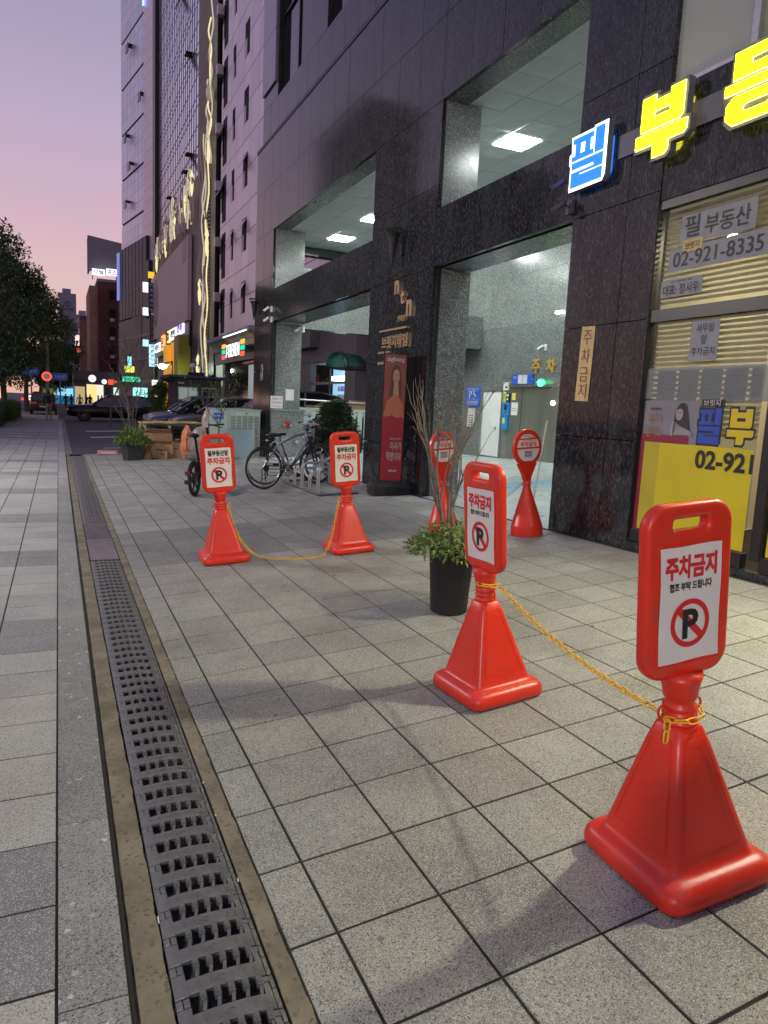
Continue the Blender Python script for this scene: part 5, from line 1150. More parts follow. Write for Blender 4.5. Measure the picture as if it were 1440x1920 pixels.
# flared cornice over the shop
prof = [(-.02, 3.55), (-.20, 3.55), (-.20, 4.15), (-.28, 4.2), (-.34, 4.42), (-.50, 4.62), (-.70, 4.72), (-.72, 4.9), (-.02, 4.9)]
for k in range(8):
    a, b = 12.0 + k*1.3, 12.0 + (k+1)*1.3 - .015
    MB().prism(prof, lambda u, v, w_: (u, a + w_, v), b-a).build('cornice_block', m_cor, b2)
B2('lower_wall', m_stone, .05, .2, 8.5, 13.0, .1, 3.6); B2('lower_wall', m_stone, -.15, .0, 19.9, 22.3, .1, 3.55)
B2('shop_glass', m_glass, .02, .05, 13, 19.9, .1, 3.55); B2('lit_pane', M('lit pale pane', (.3, .3, .3), .5, emit=(.75, .8, .85), es=.25), -.01, .018, 13.6, 15.0, .3, 3.3); B2('lit_pane', M('lit green pane', (.35, .42, .3), .5, emit=(.6, .75, .5), es=.35), -.18, -.16, 20.3, 22.1, 2.3, 3.5)
s7 = thing('convenience_store_sign', 'lit store sign with orange green and red bars either side of white letters', 'sign', (8.5, 32.6, 3.98))
m_or = E_('sign orange', (1, .38, .03), 1.6); m_gn = E_('sign green', (.0, .55, .30), 1.5); m_rd = E_('sign red', (.95, .08, .04), 1.5); m_wh = E_('sign white', (.95, 1, 1), 1.3)
for y0 in (.20, 4.35):
    for k, mm in enumerate((m_rd, m_gn, m_or)): MB().box(-.78, -.74, y0, y0+.72, -.36+k*.27, -.16+k*.27).build('colour_bar', mm, s7)
text('7-ELEVEN', 'letters', m_wh, s7, (-.74, 2.7, .0), 2.9, .62, bold=.0, depth=.03)
MB().box(-.74, -.2, .1, 5.2, -.1, .1).build('bracket', m_black, s7)
MB().box(-.75, -.72, .0, 5.0, .74, .78).build('strip_light', E_('strip light', (.85, .9, 1.0), 3.0), s7)

# ---- third building: curtain wall, beige panel, luminous relief
b3 = thing('curtain_wall_building', 'tall glass curtain wall building with a blank beige panel and a luminous flower relief', 'building', (8.5, 43.7, 0))
def B3(name, mat, *a, **k): return MB().box(*a).build(name, mat, b3, **k)
B3('core', m_joint_d, .25, 12, 0, 28.3, .2, 62); B3('core', m_joint_d, .12, .25, 6.3, 26.8, 7.0, 62)
m_cw = M('sky glass', (.86, .90, 1.0), .14, .8, tint=True)
rr = random.Random(31); q = {}; z = 12.9; r_ = 0; ny = 22
while z < 60:
    hgt = (1.25, .62, 1.25)[r_ % 3]
    for i in range(ny):
        a = 6.3 + i*(20.2/ny); zb = 15.0 + 0*i
        if z < 14.6: continue
        k = rr.choice([.86, .94, 1.0, 1.06]); q.setdefault(k, MB()).box(.05, .10, a+.05, a+20.2/ny-.05, z+.05, z+hgt-.05)
    z += hgt; r_ += 1
for k, v in q.items(): v.build('glass_panes', m_cw, b3, kind='stuff', col=(k, k, k*1.03))
fq = [MB().box(.028, .06, 6.3 + i*20.2/ny - .05, 6.3 + i*20.2/ny + .05, 15.0, 60).build('mullion', m_joint_d, b3) for i in range(ny+1)]
for (y, z) in ((9.0, 24.5), (8.6, 18.0), (10.2, 17.3), (18, 17.4), (9.4, 32.0), (13, 30)):
    MB().box(-.35, .04, y, y+.85, z, z+.05).hexa([(-.45, y, z-.9), (-.43, y, z-.9), (-.43, y+.85, z-.9), (-.45, y+.85, z-.9), (.02, y, z), (.05, y, z), (.05, y+.85, z), (.02, y+.85, z)]).build('open_vent', m_black, b3)
m_tan = M('tan stone', (.20, .17, .12), .6, var=.08, vs=.4)
for k in range(14): B3('tan_panel', m_tan, .02, .12, 1.6, 6.28, 13.0 + k*1.2, 14.18 + k*1.2)
B3('dark_edge', m_black, -.1, .1, -.4, 1.5, 3, 62); B3('dark_edge', m_black, -.25, .1, 26.9, 28.3, 3, 62)
m_beige = M('beige panel', (.62, .49, .47), .6, var=.08, vs=1.2, stretch=(1, 6, .6))
B3('beige_panel', m_beige, -.35, -.05, 7.8, 28.9, 6.9, 12.55, bevel=.03)
MB().prism([(25.2 + 1.7*math.cos(2*PI*k/32), 9.9 + 2.1*math.sin(2*PI*k/32)) for k in range(32)][::-1], lambda u, v, w_: (-.352 - w_, u, v), .02).build('oval_relief', M('oval relief', (.30, .22, .20), .6, var=.12, vs=2), b3)
B3('relief_backing', M('relief backing', (.16, .13, .13), .6), -.02, .12, 5.0, 27.5, 12.6, 15.9)
B3('louvre_wall', M('louvre dark', (.06, .055, .06), .5), -.04, .12, .9, 7.7, 2.2, 12.9)
for k in range(52): B3('louvre', M('louvre metal', (.30, .26, .22), .5) if 'louvre metal' not in bpy.data.materials else bpy.data.materials['louvre metal'], -.10, -.04, .95, 3.2, 2.6 + k*.23, 2.70 + k*.23)
B3('dark_bay', m_black, -.37, -.05, 8.4, 9.9, 11.0, 12.5)
m_glow = E_('warm tube light', (1.0, .84, .46), .95); m_glow2 = E_('pale tube light', (1.0, .88, .62), .5); m_petal = M('pale relief', (.62, .50, .46), .5)
rel = thing('light_relief', 'luminous lotus and vine relief of glowing tubes on the curtain wall building', 'light sculpture', (8.3, 43.7, 0))
rr = random.Random(5)
def vine(y, z0, z1, amp, seed, mat, name, r_=.045):
    r2r = random.Random(seed); ph = r2r.uniform(0, 6); p = []
    n = 26
    for k in range(n+1): z = z0 + (z1-z0)*k/n; p.append((-.1 + .06*math.sin(k), y + amp*math.sin(ph + k*.55) + .3*amp*math.sin(k*1.3+ph), z))
    MB().tube(p, r_, 5).build(name, mat, rel)
for i, (y, a) in enumerate(((1.0, .25), (1.5, .35), (2.2, .45), (2.9, .4), (3.5, .35), (1.9, .55))): vine(y, 2.6 + .3*i, 17.0 + rr.uniform(-2, 1), a, i, (m_glow, m_petal, m_glow2, m_petal, m_petal, m_glow2)[i], 'vine_tube', .045)
for i in range(4): vine(.35 + i*.3, 15, 24.5 - i*1.5, .26, 20+i, (m_glow2, m_glow, m_petal, m_glow2)[i], 'vine_tube', .045)
def arc(y, z, w_, h_, mat, r_=.05):
    p = [(-.12, y + w_*math.cos(PI*k/10), z + h_*math.sin(PI*k/10)) for k in range(11)]; p = [(-.12, y + w_, z - h_*.7)] + p + [(-.12, y - w_, z - h_*.7)]
    MB().tube(p, r_, 5).build('petal_tube', mat, rel)
for i in range(90):
    y = rr.uniform(5.5, 27); zc = 14.3 + (2.6 - (y-5.5)*.12)*rr.uniform(-.6, 1.1)*.8; arc(y, zc, rr.uniform(.2, .75), rr.uniform(.3, 1.1), rr.choice([m_glow2, m_petal, m_petal, m_glow2]), rr.uniform(.035, .06))
for y, z in ((6.5, 15.5), (9.0, 14.6), (14, 14.2), (19, 13.7), (25, 13.4), (3.2, 8.2), (3.6, 3.6), (1.0, 10.8)):
    MB().lathe([(.03, -.8), (.09, -.5), (.12, 0), (.07, .25), (.13, .45), (.06, .7), (.02, .8)], 10).build('glowing_figure', m_glow, rel, loc=(-.12, y, z))
MB().sphere((0, 0, 0), .24, 12, 8, 1.8).build('lotus_bud', M('bud enamel', (.6, .55, .5), .5, emit=(1, .9, .6), es=.12), rel, loc=(-.15, .35, 18.8))
# ground floors of the third building
m_of = M('grey rendered wall', (.24, .25, .22), .7, var=.1, vs=1)
B3('ground_floor_wall', m_of, .0, .2, 7.8, 28.3, .2, 6.4); B3('sign_band', m_black, -.20, -.05, 7.8, 28.3, 5.2, 6.85)
m_or2 = M('orange portal enamel', (.75, .33, .02), .5, emit=(1.0, .45, .03), es=.45); m_or3 = M('olive portal', (.36, .34, .03), .5)
B3('orange_portal', m_or2, -.8, -.2, 14.6, 16.4, .2, 5.6); B3('orange_portal', m_or2, -.5, -.05, 10.0, 14.6, 4.2, 5.75); B3('portal_side', m_or3, -.9, -.1, 7.9, 10.0, .2, 5.9); B3('portal_glass', M('portal glass', (.18, .2, .22), .2), -.03, .0, 10.0, 14.6, .2, 4.2)
ck = thing('round_lit_sign', 'round pale lit sign on the dark wall left of the orange portal', 'sign', (8.2, 61.2, 4.1)); MB().lathe([(1.0, -.05), (1.0, .05)], 24).build('disc', M('lit disc', (.6, .65, .5), .5, emit=(.8, .95, .6), es=.6), ck, rot=(0, R(90), 0)); text('인', 'lettering', M('disc ink', (.15, .2, .12), .5), ck, (-.06, 0, 0), .9, .9, depth=.01)
def lit_sign(label, x, y, z, wd, hg_, face, em, s_, ink=None, depth=.12, cat='sign', vertical=False, es=1.6):
    t = thing('lit_sign', label, cat, (x, y, z)); key = 'sign ' + str(em)
    m_ = bpy.data.materials.get(key) or M(key, (.05, .05, .05), .4, emit=em, es=es)
    if 'round' in label: MB().lathe([(wd/2, 0), (wd/2, depth)], 20).build('light_box', m_, t, rot=(R(-90), 0, 0)); return t
    if face == '-x': MB().box(-depth, 0, -wd/2, wd/2, -hg_/2, hg_/2).build('light_box', m_, t)
    else: MB().box(-wd/2, wd/2, 0, depth, -hg_/2, hg_/2).build('light_box', m_, t)
    if s_:
        n = len(s_) if vertical else 1
        for i in range(n):
            ss = s_[i] if vertical else s_; 
            if ss == ' ': continue
            zz = hg_/2 - hg_*(i+.5)/n if vertical else 0
            c_ = (-depth-.01, 0, zz) if face == '-x' else (0, -.012, zz)
            text(ss, 'lettering', ink or m_paper, t, c_, wd*.75 if not vertical else wd*.62, (hg_*.7 if not vertical else hg_/n*.72), face, bold=.02, depth=.02)
    return t
lit_sign('white lit shop sign at the left end of the dark sign band', 8.30, 68.3, 6.0, 3.2, .75, '-x', (.75, .9, 1.0), '이문점', M('sign ink navy', (.05, .1, .3), .5))
lit_sign('small multicoloured square lit sign on the dark sign band', 8.30, 64.5, 6.2, 1.9, 1.2, '-x', (1.0, .35, .12), '온', M('sign ink blue', (.05, .15, .5), .5))
lit_sign('yellow and white lit sign in the middle of the dark sign band', 8.30, 61.0, 6.45, 1.2, .9, '-x', (1.0, .8, .15), 'KB', m_blk_ink)
lit_sign('white lit lettering strip next to the yellow lit sign', 8.30, 58.6, 6.5, 3.2, .8, '-x', (.85, .9, .95), '국민은행', m_blk_ink)
lit_sign('violet and white lit sign at the right end of the dark sign band', 8.30, 55.0, 6.7, 3.0, .95, '-x', (.65, .6, 1.0), '안과', M('sign ink violet', (.2, .05, .5), .5))
# bright street lamp
sl = thing('street_lamp', 'bright greenish white street lamp beside the orange portal', 'street lamp', (6.35, 50, .3))
MB().cyl((.6, 0, 0), (.6, 0, 3.7), .06).tube([(.6, 0, 3.65), (0, 0, 3.5)], .04).build('post', m_blackm, sl); MB().sphere((0, 0, 3.3), .26, 12, 8, .6).build('lamp_head', E_('street lamp glass', (.85, 1.0, .85), 60.0), sl)
MB().lathe([(.5, 3.42), (.06, 3.58)], 14, (0, 0, 0), False).build('shade', m_white_p, sl)

# ---- fourth building, turned with the bend of the street
b4 = thing('slab_tower', 'very tall lilac glass and panel tower at the left end of the row', 'building', (9.0, 74, 0), rotz=math.atan(.17))
def B4(name, mat, *a, **k): return MB().box(*a).build(name, mat, b4, **k)
m_b4 = M('lavender panel', (.62, .66, .80), .3, .4, var=.05, vs=.3, tint=True); m_b4b = M('pale panel', (.70, .64, .68), .4, .4, var=.05, vs=.3, tint=True)
B4('core', m_joint_d, .1, 10, -.2, 13.6, .2, 66)
for k in range(44):
    z = 14.5 + k*1.15; 
    for (a, b) in ((4.2, 5.5), (5.55, 6.9), (6.95, 8.3), (8.35, 9.7), (9.75, 11.1), (11.15, 13.6)): t = rr.uniform(.92, 1.08); B4('facade_panel', m_b4, 0, .1, a, b, z, z+(1.13 if k % 4 else .9), col=(t, t, t*1.03))
    B4('facade_panel', m_b4b, -.25, .1, 1.1, 4.15, z-2, z-.87, col=(1, 1, 1))
B4('corner_strip', m_b4b, -.3, .1, .8, 1.05, 3, 66); B4('dark_side', m_black, -.35, .1, -.3, .78, 3, 66)
B4('blue_tube', E_('blue tube light', (.25, .35, 1.0), 2.5), -.45, -.32, 3.6, 3.9, 38.5, 44)
for (y, z) in ((9, 37), (10, 28.6), (10, 22), (8.5, 25.5), (4.5, 31)): B4('open_vent', m_black, -.5, -.01, y, y+.9, z, z+.08); B4('open_vent', m_glass, -.5, -.4, y, y+.9, z-.7, z)
m_dglass = M('blue dark glass', (.045, .06, .09), .4, var=.4, vs=.4, spec=.12)
B4('podium_glass', m_dglass, -.55, .1, 2.2, 12.9, 9.8, 17.2); B4('podium_glass', m_dglass, -.85, .1, .4, 2.15, 9.3, 14.6)
for k in range(9): B4('podium_mullion', m_black, -.58, -.55, 2.2+k*1.3, 2.26+k*1.3, 9.8, 17.2)
for k in range(4): B4('podium_mullion', m_black, -.58, -.55, 2.2, 12.9, 10.8+k*1.7, 10.86+k*1.7)
B4('podium_wall', M('podium stone', (.22, .18, .18), .6, var=.3, vs=.5), -.50, .1, 4.2, 7.8, 7.0, 12.0)
B4('podium_glass', m_dglass, -.45, .1, .4, 13.4, .3, 9.7)
for k in range(3): B4('floor_band', M('band grey', (.16, .16, .18), .5) if 'band grey' not in bpy.data.materials else bpy.data.materials['band grey'], -.51, -.45, .4, 13.4, 3.0+k*2.3, 3.25+k*2.3)
B4('blue_screen', M('blue screen', (.05, .05, .1), .4, emit=(.22, .26, .75), es=.7), -.72, -.58, 12.2, 13.0, 12.0, 17.0)
# blade signs on the tower corner, facing down the street
def blade(label, x, y, z0, z1, wd, em, s_, ink, es):
    t = thing('blade_sign', label, 'sign', (x, y, (z0+z1)/2)); h_ = z1-z0
    m_ = M('blade %s' % label[:10], (.06, .06, .08), .5, emit=em, es=es) if es else M('blade %s' % label[:10], em, .5)
    MB().box(-wd/2, wd/2, 0, .25, -h_/2, h_/2).build('panel', m_, t); MB().box(wd/2, wd/2+.5, .1, .16, h_*.3, h_*.33).box(wd/2, wd/2+.5, .1, .16, -h_*.33, -h_*.3).build('bracket', m_black, t)
    n = len(s_)
    for i, ss in enumerate(s_): text(ss, 'lettering', ink, t, (0, -.012, h_/2 - h_*(i+.5)/n), wd*.6, h_/n*.66, '-y', bold=.015, depth=.02)
m_inkp = M('sign ink pale', (.5, .52, .6), .5)
blade('tall navy blade sign with pale characters high on the tower corner', 8.05, 71, 9.3, 12.0, .62, (.03, .045, .13), '이편서울의원', m_inkp, 0)
blade('dark brown blade sign with grey characters below the navy one', 8.12, 70.8, 6.65, 9.1, .60, (.06, .045, .04), '드림치과', M('sign ink grey', (.3, .28, .26), .5), 0)
blade('pale blue and cream lit blade sign low on the tower corner', 8.08, 70.6, 4.4, 6.4, .62, (.55, .85, 1.0), '튼튼한의원', M('sign ink cyan', (.1, .4, .5), .5), 1.3)
for lab, x, y, z, wd, h_, em in (('orange lit lamp sign above the navy blade sign', 8.0, 71, 12.7, .55, .55, (1.0, .42, .02)), ('small white lit sign left of the navy blade sign top', 7.6, 72, 11.7, .5, .9, (.8, .95, 1.0)), ('small white lit sign beside the gap between blade signs', 7.6, 72, 9.5, .5, .7, (.8, .95, 1.0)), ('small cyan lit sign above the lit blade sign', 7.6, 72, 6.6, .5, .6, (.4, .9, 1.0)),
        ('orange and white lit sign right of the lit blade sign', 8.6, 70.5, 5.0, .28, 1.2, (1.0, .6, .35)), ('bright white square lit sign low at the tower foot', 8.2, 70, 2.9, .5, .5, (.9, .95, 1.0)), ('bright white shop light at the tower foot', 8.5, 70, 1.9, .7, .6, (1, 1, 1))):
    lit_sign(lab, x, y, z, wd, h_, '-y', em, '', es=1.4)
lit_sign('green lit strip sign with white characters near the bare tree', 6.3, 72, 3.15, 1.6, .45, '-y', (.02, .75, .35), '토토즐PC방', m_paper)
lit_sign('lit teal shop sign at the foot of the tower', 7.1, 72, 1.9, 1.3, 1.0, '-y', (.35, .9, .85), '스타', m_paper)
lit_sign('small cyan lit cross sign over the green strip sign', 6.5, 76, 5.0, .35, .9, '-y', (.3, .9, 1.0), '')
lit_sign('yellow green lit sign between the cyan cross and the green strip', 6.5, 76, 4.2, .9, .6, '-y', (.75, .75, .1), '')
lit_sign('white lit roof sign over the brick building', 6.4, 98.5, 16.8, 1.4, .8, '-y', (.8, .85, 1.0), '프스', M('sign ink black b', (.02, .02, .02), .5))
lit_sign('white lit characters under the rooftop billboard', 4.85, 99.2, 16.75, 1.5, .75, '-y', (.9, .92, 1.0), '모텔', M('sign ink black', (.02, .02, .02), .5))

# ---- brick building with rooftop billboard, and those beyond
bb = thing('brick_building', 'narrow dark red brick building with air conditioners below a rooftop billboard', 'building', (3.8, 100, 0))
m_brick = M('dark red brick', (.095, .030, .028), .85, var=.25, vs=2.5, bump=.3); m_tanb = M('tan wall and lit brick', (.34, .20, .14), .85, var=.2, vs=1)
MB().box(.98, 4.3, 0, 12, 0, 15.7).build('brick_wall', m_brick, bb); MB().box(0, .978, .3, 12, 0, 15.2).build('street_wall', m_tanb, bb); MB().box(.9, 4.4, -.1, 12.1, 15.72, 16.1).build('parapet', m_stone, bb)  # street wall tan: light on that face put into its colour
for k in range(6):
    w_ = MB().box(2.3, 3.1, -.05, 0, 2.2+k*2.3, 3.3+k*2.3).build('window', m_glass, bb)
    if k < 5: MB().box(2.4, 2.9, -.4, -.06, 1.7+k*2.3, 2.1+k*2.3).build('air_conditioner', M('aircon white', (.45, .45, .45), .6) if k == 0 else bpy.data.materials['aircon white'], bb)
bl = thing('rooftop_billboard', 'large grey blank billboard standing on the roof of the brick building', 'billboard', (3.75, 100.5, 16.4))
m_bill = M('grey billboard sheet', (.26, .25, .29), .7, var=.15, vs=.6)
MB().hexa([(0, 0, .6), (3.9, -.6, .5), (3.9, -.3, .5), (0, .3, .6), (-.1, 0, 4.9), (3.9, -.6, 4.3), (3.9, -.3, 4.3), (-.1, .3, 4.9)]).build('panel', m_bill, bl); MB().box(.4, .5, 0, .1, -.4, .6).box(3.2, 3.3, -.3, -.2, -.4, .6).box(-.05, .1, .3, 3, .6, 4.9).build('support', m_blackm, bl)
tn = thing('tan_building', 'pale tan low building behind the brick building', 'building', (2.9, 112, 0)); MB().box(0, 4, 0, 10, 0, 12.3).build('wall', m_tanb, tn); MB().box(-.05, 4, -.02, 10, 11.9, 12.5).build('parapet', m_stone, tn)
for k in range(4): MB().box(-.04, 0, 1, 2.5, 2+k*2.5, 3.4+k*2.5).build('window', m_glass, tn)
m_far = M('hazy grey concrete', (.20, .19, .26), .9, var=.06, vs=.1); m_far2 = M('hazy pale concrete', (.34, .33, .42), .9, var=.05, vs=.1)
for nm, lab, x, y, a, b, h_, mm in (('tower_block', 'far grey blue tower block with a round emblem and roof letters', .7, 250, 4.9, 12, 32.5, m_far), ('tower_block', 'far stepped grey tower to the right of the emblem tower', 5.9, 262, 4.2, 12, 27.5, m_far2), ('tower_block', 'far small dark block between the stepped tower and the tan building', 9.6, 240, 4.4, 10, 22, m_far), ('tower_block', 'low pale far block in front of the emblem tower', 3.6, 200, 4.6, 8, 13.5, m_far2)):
    t = thing(nm, lab, 'building', (x, y, 0)); MB().box(0, a, 0, b, 0, h_).build('wall', mm, t); MB().box(a*.2, a*.7, 1, b, h_, h_+1.5).build('roof_room', mm, t)
    for i in range(int(a/1.4)):
        for k in range(int(h_/3)-3): MB().box(.4+i*1.4, 1.2+i*1.4, -.05, 0, 9+k*2.8-2, 10.2+k*2.8-2).build('window', M('far window', (.06, .06, .09), .3) if 'far window' not in bpy.data.materials else bpy.data.materials['far window'], t)
    if 'emblem' in lab and 'roof' in lab:
        text('LOTTE', 'roof_letters', M('far sign ink', (.05, .05, .10), .6), t, (2.4, -.06, 27.6), 3.4, .9, '-y', bold=.02, depth=.05)
        MB().tube([(2.4 + .7*math.cos(2*PI*k/12), -.1, 29.3 + .7*math.sin(2*PI*k/12)) for k in range(12)], .12, 4, True).build('emblem', bpy.data.materials['far sign ink'], t)

# ---- attendant's hut
hut = thing('car_park_hut', 'small dark brick attendant hut with a flat blue edged roof and sliding windows', 'hut', (4.2, 31, .25))
m_hb = M('dark hut brick', (.075, .070, .072), .8, var=.2, vs=4, bump=.3)
MB().box(.25, 2.15, 0, 2.2, 0, 2.15).build('wall', m_hb, hut); MB().box(-.05, 2.45, -.3, 2.5, 2.151, 2.25).build('roof', M('navy roof sheet', (.05, .06, .14), .4), hut); MB().hexa([(-.1, -.32, 2.1), (.25, -.02, 1.95), (.25, 2.2, 1.95), (-.1, 2.5, 2.1), (-.1, -.32, 2.15), (.25, -.02, 2.14), (.25, 2.2, 2.14), (-.1, 2.5, 2.15)]).build('eaves', m_hb, hut)
for (a, b, mm) in ((.35, 1.18, M('lit hut window', (.1, .1, .1), .3, emit=(.6, .75, .65), es=.30)), (1.33, 1.95, m_glass)):
    f = MB().box(a, b, -.05, -.005, 1.22, 1.26).box(a, b, -.05, -.005, 1.74, 1.78).box(a, a+.04, -.05, -.005, 1.26, 1.74).box(b-.04, b, -.05, -.005, 1.26, 1.74).box((a+b)/2-.015, (a+b)/2+.015, -.05, -.005, 1.26, 1.74).build('window_frame', m_steel, hut); MB().box(a+.04, b-.04, -.012, -.008, 1.26, 1.74).build('pane', mm, f)
MB().box(.35, .6, -.03, -.01, 1.9, 1.96).build('plate', m_paper, hut)
ac = thing('rooftop_unit', 'dark bundle of cables and a small dish on the hut roof', 'equipment', (5.35, 31.5, 2.5)); MB().box(-.3, .35, -.2, .2, 0, .16).build('tray', m_blackm, ac); MB().sphere((-.12, 0, .42), .12, 10, 7).cyl((-.12, 0, .1), (-.12, 0, .4), .04).build('dome', m_white_p, ac); MB().tube([(.1 + .18*math.cos(a), 0, .30 + .18*math.sin(a)) for a in [2*PI*k/14 for k in range(14)]], .02, 5, True).build('dish_ring', m_blackm, ac)

# ============================================================ CARS
def car(label, x, y, rz, L=4.3, W_=1.68, H=1.32, paint=None, suv=False, z=None, front_dark=True, group='parked cars'):
    t = thing('parked_car', label, 'car', (x, y, z if z is not None else G(x, y)), rotz=rz, group=group)
    # local: x forward nose at +L/2
    zr = .22 if suv else .17; wr = .33 if suv else .30
    bel = H*(.64 if suv else .60); hw = W_/2
    st = [(-L/2, zr+.20, bel*.82, .80), (-L/2+.10, zr+.06, bel*.96, .92), (-L/2+.5, zr, bel*1.0, .98), (-L*.28, zr, bel*1.0, 1.0), (-L*.1, zr, bel*.98, 1.0), (L*.1, zr, bel*.96, 1.0), (L*.22, zr, bel*.94, 1.0), (L*.34, zr, bel*.88, .98), (L*.44, zr+.02, bel*.80, .92), (L/2-.08, zr+.06, bel*.70, .84), (L/2, zr+.16, bel*.58, .72)]
    if suv: st = [(a, b_, c_*m2, k) for (a, b_, c_, k), m2 in zip(st, (1.05, 1.02, 1, 1, 1, 1.02, 1.04, 1.07, 1.12, 1.22, 1.25))]
    rings = []
    for (sx_, z0, z1, k) in st:
        h = hw*k; mz = z0 + (z1-z0)*.45
        half = [(0, z0), (h*.86, z0), (h*.97, z0+.10), (h, mz), (h*.985, z0+(z1-z0)*.72), (h*.93, z1-.03), (h*.84, z1+.0), (h*.45, z1+.025), (0, z1+.035)]
        rings.append([(sx_, yy, zz) for yy, zz in half] + [(sx_, -yy, zz) for yy, zz in half[-2:0:-1]])
    b = MB().loft(rings).build('body', paint, t, smooth=True); m_ = b.modifiers.new('s', 'SUBSURF'); m_.levels = m_.render_levels = 1
    cb = [(-L*.485, .0), (-L*.42, .82), (-L*.28, 1.0), (L*.0, 1.0), (L*.08, .94), (L*.235, .0)] if suv else [(-L*.46, .0), (-L*.30, .72), (-L*.18, 1.0), (L*.02, 1.0), (L*.10, .93), (L*.27, .0)]
    rings = []
    for sx_, u in cb:
        zt = bel + (H-bel)*u; wt = hw*(.86 - .16*u); wb_ = hw*.87
        half = [(0, bel-.03), (wb_, bel-.03), (wb_ - (wb_-wt)*.5, bel + (zt-bel)*.5), (wt, max(zt-.05, bel-.01)), (wt*.85, zt), (0, zt+.012)]
        rings.append([(sx_, yy, zz) for yy, zz in half] + [(sx_, -yy, zz) for yy, zz in half[-2:0:-1]])
    MB().loft(rings).build('cabin_glass', m_carglass, t, smooth=False)
    q = MB()   # roof skin and pillars
    def top(i, s, dz=.012): sx_, u = cb[i]; zt = bel + (H-bel)*u; wt = hw*(.86-.16*u); return (sx_, s*(wt*.9), zt + dz)
    for i in range(1, 4):
        a, b_ = top(i, 1), top(i, -1); c, d = top(i+1, -1), top(i+1, 1); q.add([a, b_, c, d, (a[0], 0, a[2]+.012), (d[0], 0, d[2]+.012)], [(0, 4, 5, 3), (4, 1, 2, 5)])
    for s in (-1, 1):
        def edge(i, s=s): sx_, u = cb[i]; zt = bel + (H-bel)*u; wt = hw*(.86-.16*u); return Vector((sx_, s*(wt+.006), zt-.03))
        q.tube([edge(i) if 0 < i < 5 else Vector((cb[i][0], s*hw*.87, bel)) for i in range(6)], .032, 5)
        for fx in (-.14*L, .03*L): q.tube([(fx, s*hw*.885, bel-.02), (fx-.05, s*(hw*.72), H-.04)], .028, 4)
    q.build('roof_and_pillars', paint, t)
    for s in (-1, 1):
        q = MB().hexa([(L*.20-.05, s*hw*.9, bel+.03), (L*.20+.05, s*hw*.9, bel+.03), (L*.20+.05, s*(hw*.9+.16), bel+.05), (L*.20-.05, s*(hw*.9+.16), bel+.05), (L*.20-.05, s*hw*.9, bel+.12), (L*.20+.03, s*hw*.9, bel+.12), (L*.20+.03, s*(hw*.9+.17), bel+.15), (L*.20-.05, s*(hw*.9+.17), bel+.15)]).build('mirror', paint, t)
        for wx in (L*.32, -L*.31):
            w_ = MB().tube([(wx + (wr-.05)*math.cos(a), s*(hw-.09), wr + (wr-.05)*math.sin(a)) for a in [2*PI*k/20 for k in range(20)]], .075, 6, True).build('wheel', m_rubber, t, smooth=True)
            q = MB().cyl((wx, s*(hw-.10), wr), (wx, s*(hw-.02), wr), .06, .06, 8)
            for k in range(9): a = 2*PI*k/9; q.tube([(wx, s*(hw-.03), wr), (wx + (wr-.08)*math.cos(a), s*(hw-.025), wr + (wr-.08)*math.sin(a))], .018, 4)
            q.build('rim', m_rimm, w_); MB().lathe([(wr+.045, -.02), (wr+.045, .02)], 18).build('arch', m_blackm, t, loc=(wx, s*(hw-.075), wr+.015), rot=(R(90), 0, 0))
        MB().tube([(L/2-.10, s*hw*.80, bel*.66), (L/2-.02, s*hw*.52, bel*.62)], .055, 6).build('headlight', m_lamp, t); MB().tube([(-L/2+.02, s*hw*.50, bel*.80), (-L/2+.12, s*hw*.86, bel*.80)], .05, 6).build('taillight', m_tail, t)
        for fx in (-.145*L, .17*L): MB().box(fx, fx+.005, s*(hw+.002), s*(hw+.006), zr+.15, bel-.12).build('door_seam', m_black, t)
        MB().tube([(-L*.28, s*(hw+.004), bel-.06), (L*.2, s*(hw+.0), bel-.08)], .008, 4).build('trim', m_chrome, t)
    MB().box(L/2-.06, L/2+.02, -hw*.45, hw*.45, zr+.12, zr+.30).build('grille', m_black, t); MB().box(L/2+.0, L/2+.035, -.24, .24, zr+.10, zr+.19).build('number_plate', m_paper, t); MB().box(-L/2-.03, -L/2+.02, -.24, .24, zr+.28, zr+.38).build('number_plate', m_paper, t)
    return t
m_carglass = M('car glass', (.012, .014, .018), .06, spec=.8); m_lamp = M('headlight glass', (.5, .55, .6), .1, .3); m_tail = M('tail lens', (.35, .01, .01), .3, emit=(1, .05, .02), es=.3); m_rimm = M('wheel alloy', (.22, .22, .23), .35, .7)
def cpaint(n, c): return M(n, c, .3, .3, coat=.35)
car('large black SUV crossing the side street, nose to the left', 2.95, 44.2, PI - R(2), 5.05, 1.85, 1.52, M('gloss black', (.004, .004, .005), .25, .0, spec=.22, coat=.08), True, z=.02, group='cars on the street')
car('dark blue saloon parked nose out, farthest of the row', 5.2, 29.2, PI + R(2), 4.3, 1.68, 1.42, cpaint('night blue', (.04, .05, .10)), z=.24)
car('slate blue saloon second in the parked row', 5.02, 27.2, PI + R(1), 4.3, 1.68, 1.40, cpaint('slate blue', (.05, .06, .10)), z=.22)
car('charcoal saloon with bright chrome edged windows third in the parked row', 5.6, 25.1, PI, 4.3, 1.70, 1.38, cpaint('charcoal paint', (.05, .055, .065)), z=.24)
car('grey SUV nearest in the parked row, partly behind the dark pier', 6.55, 22.7, PI, 4.4, 1.76, 1.66, cpaint('silver grey paint', (.10, .11, .13)), True, z=.28)
car('dark SUV seen from behind with lit tail lamps on the crossing', -.95, 57.0, PI/2, 4.5, 1.75, 1.55, cpaint('bronze dark paint', (.05, .045, .035)), True, z=.0, group='cars on the street')

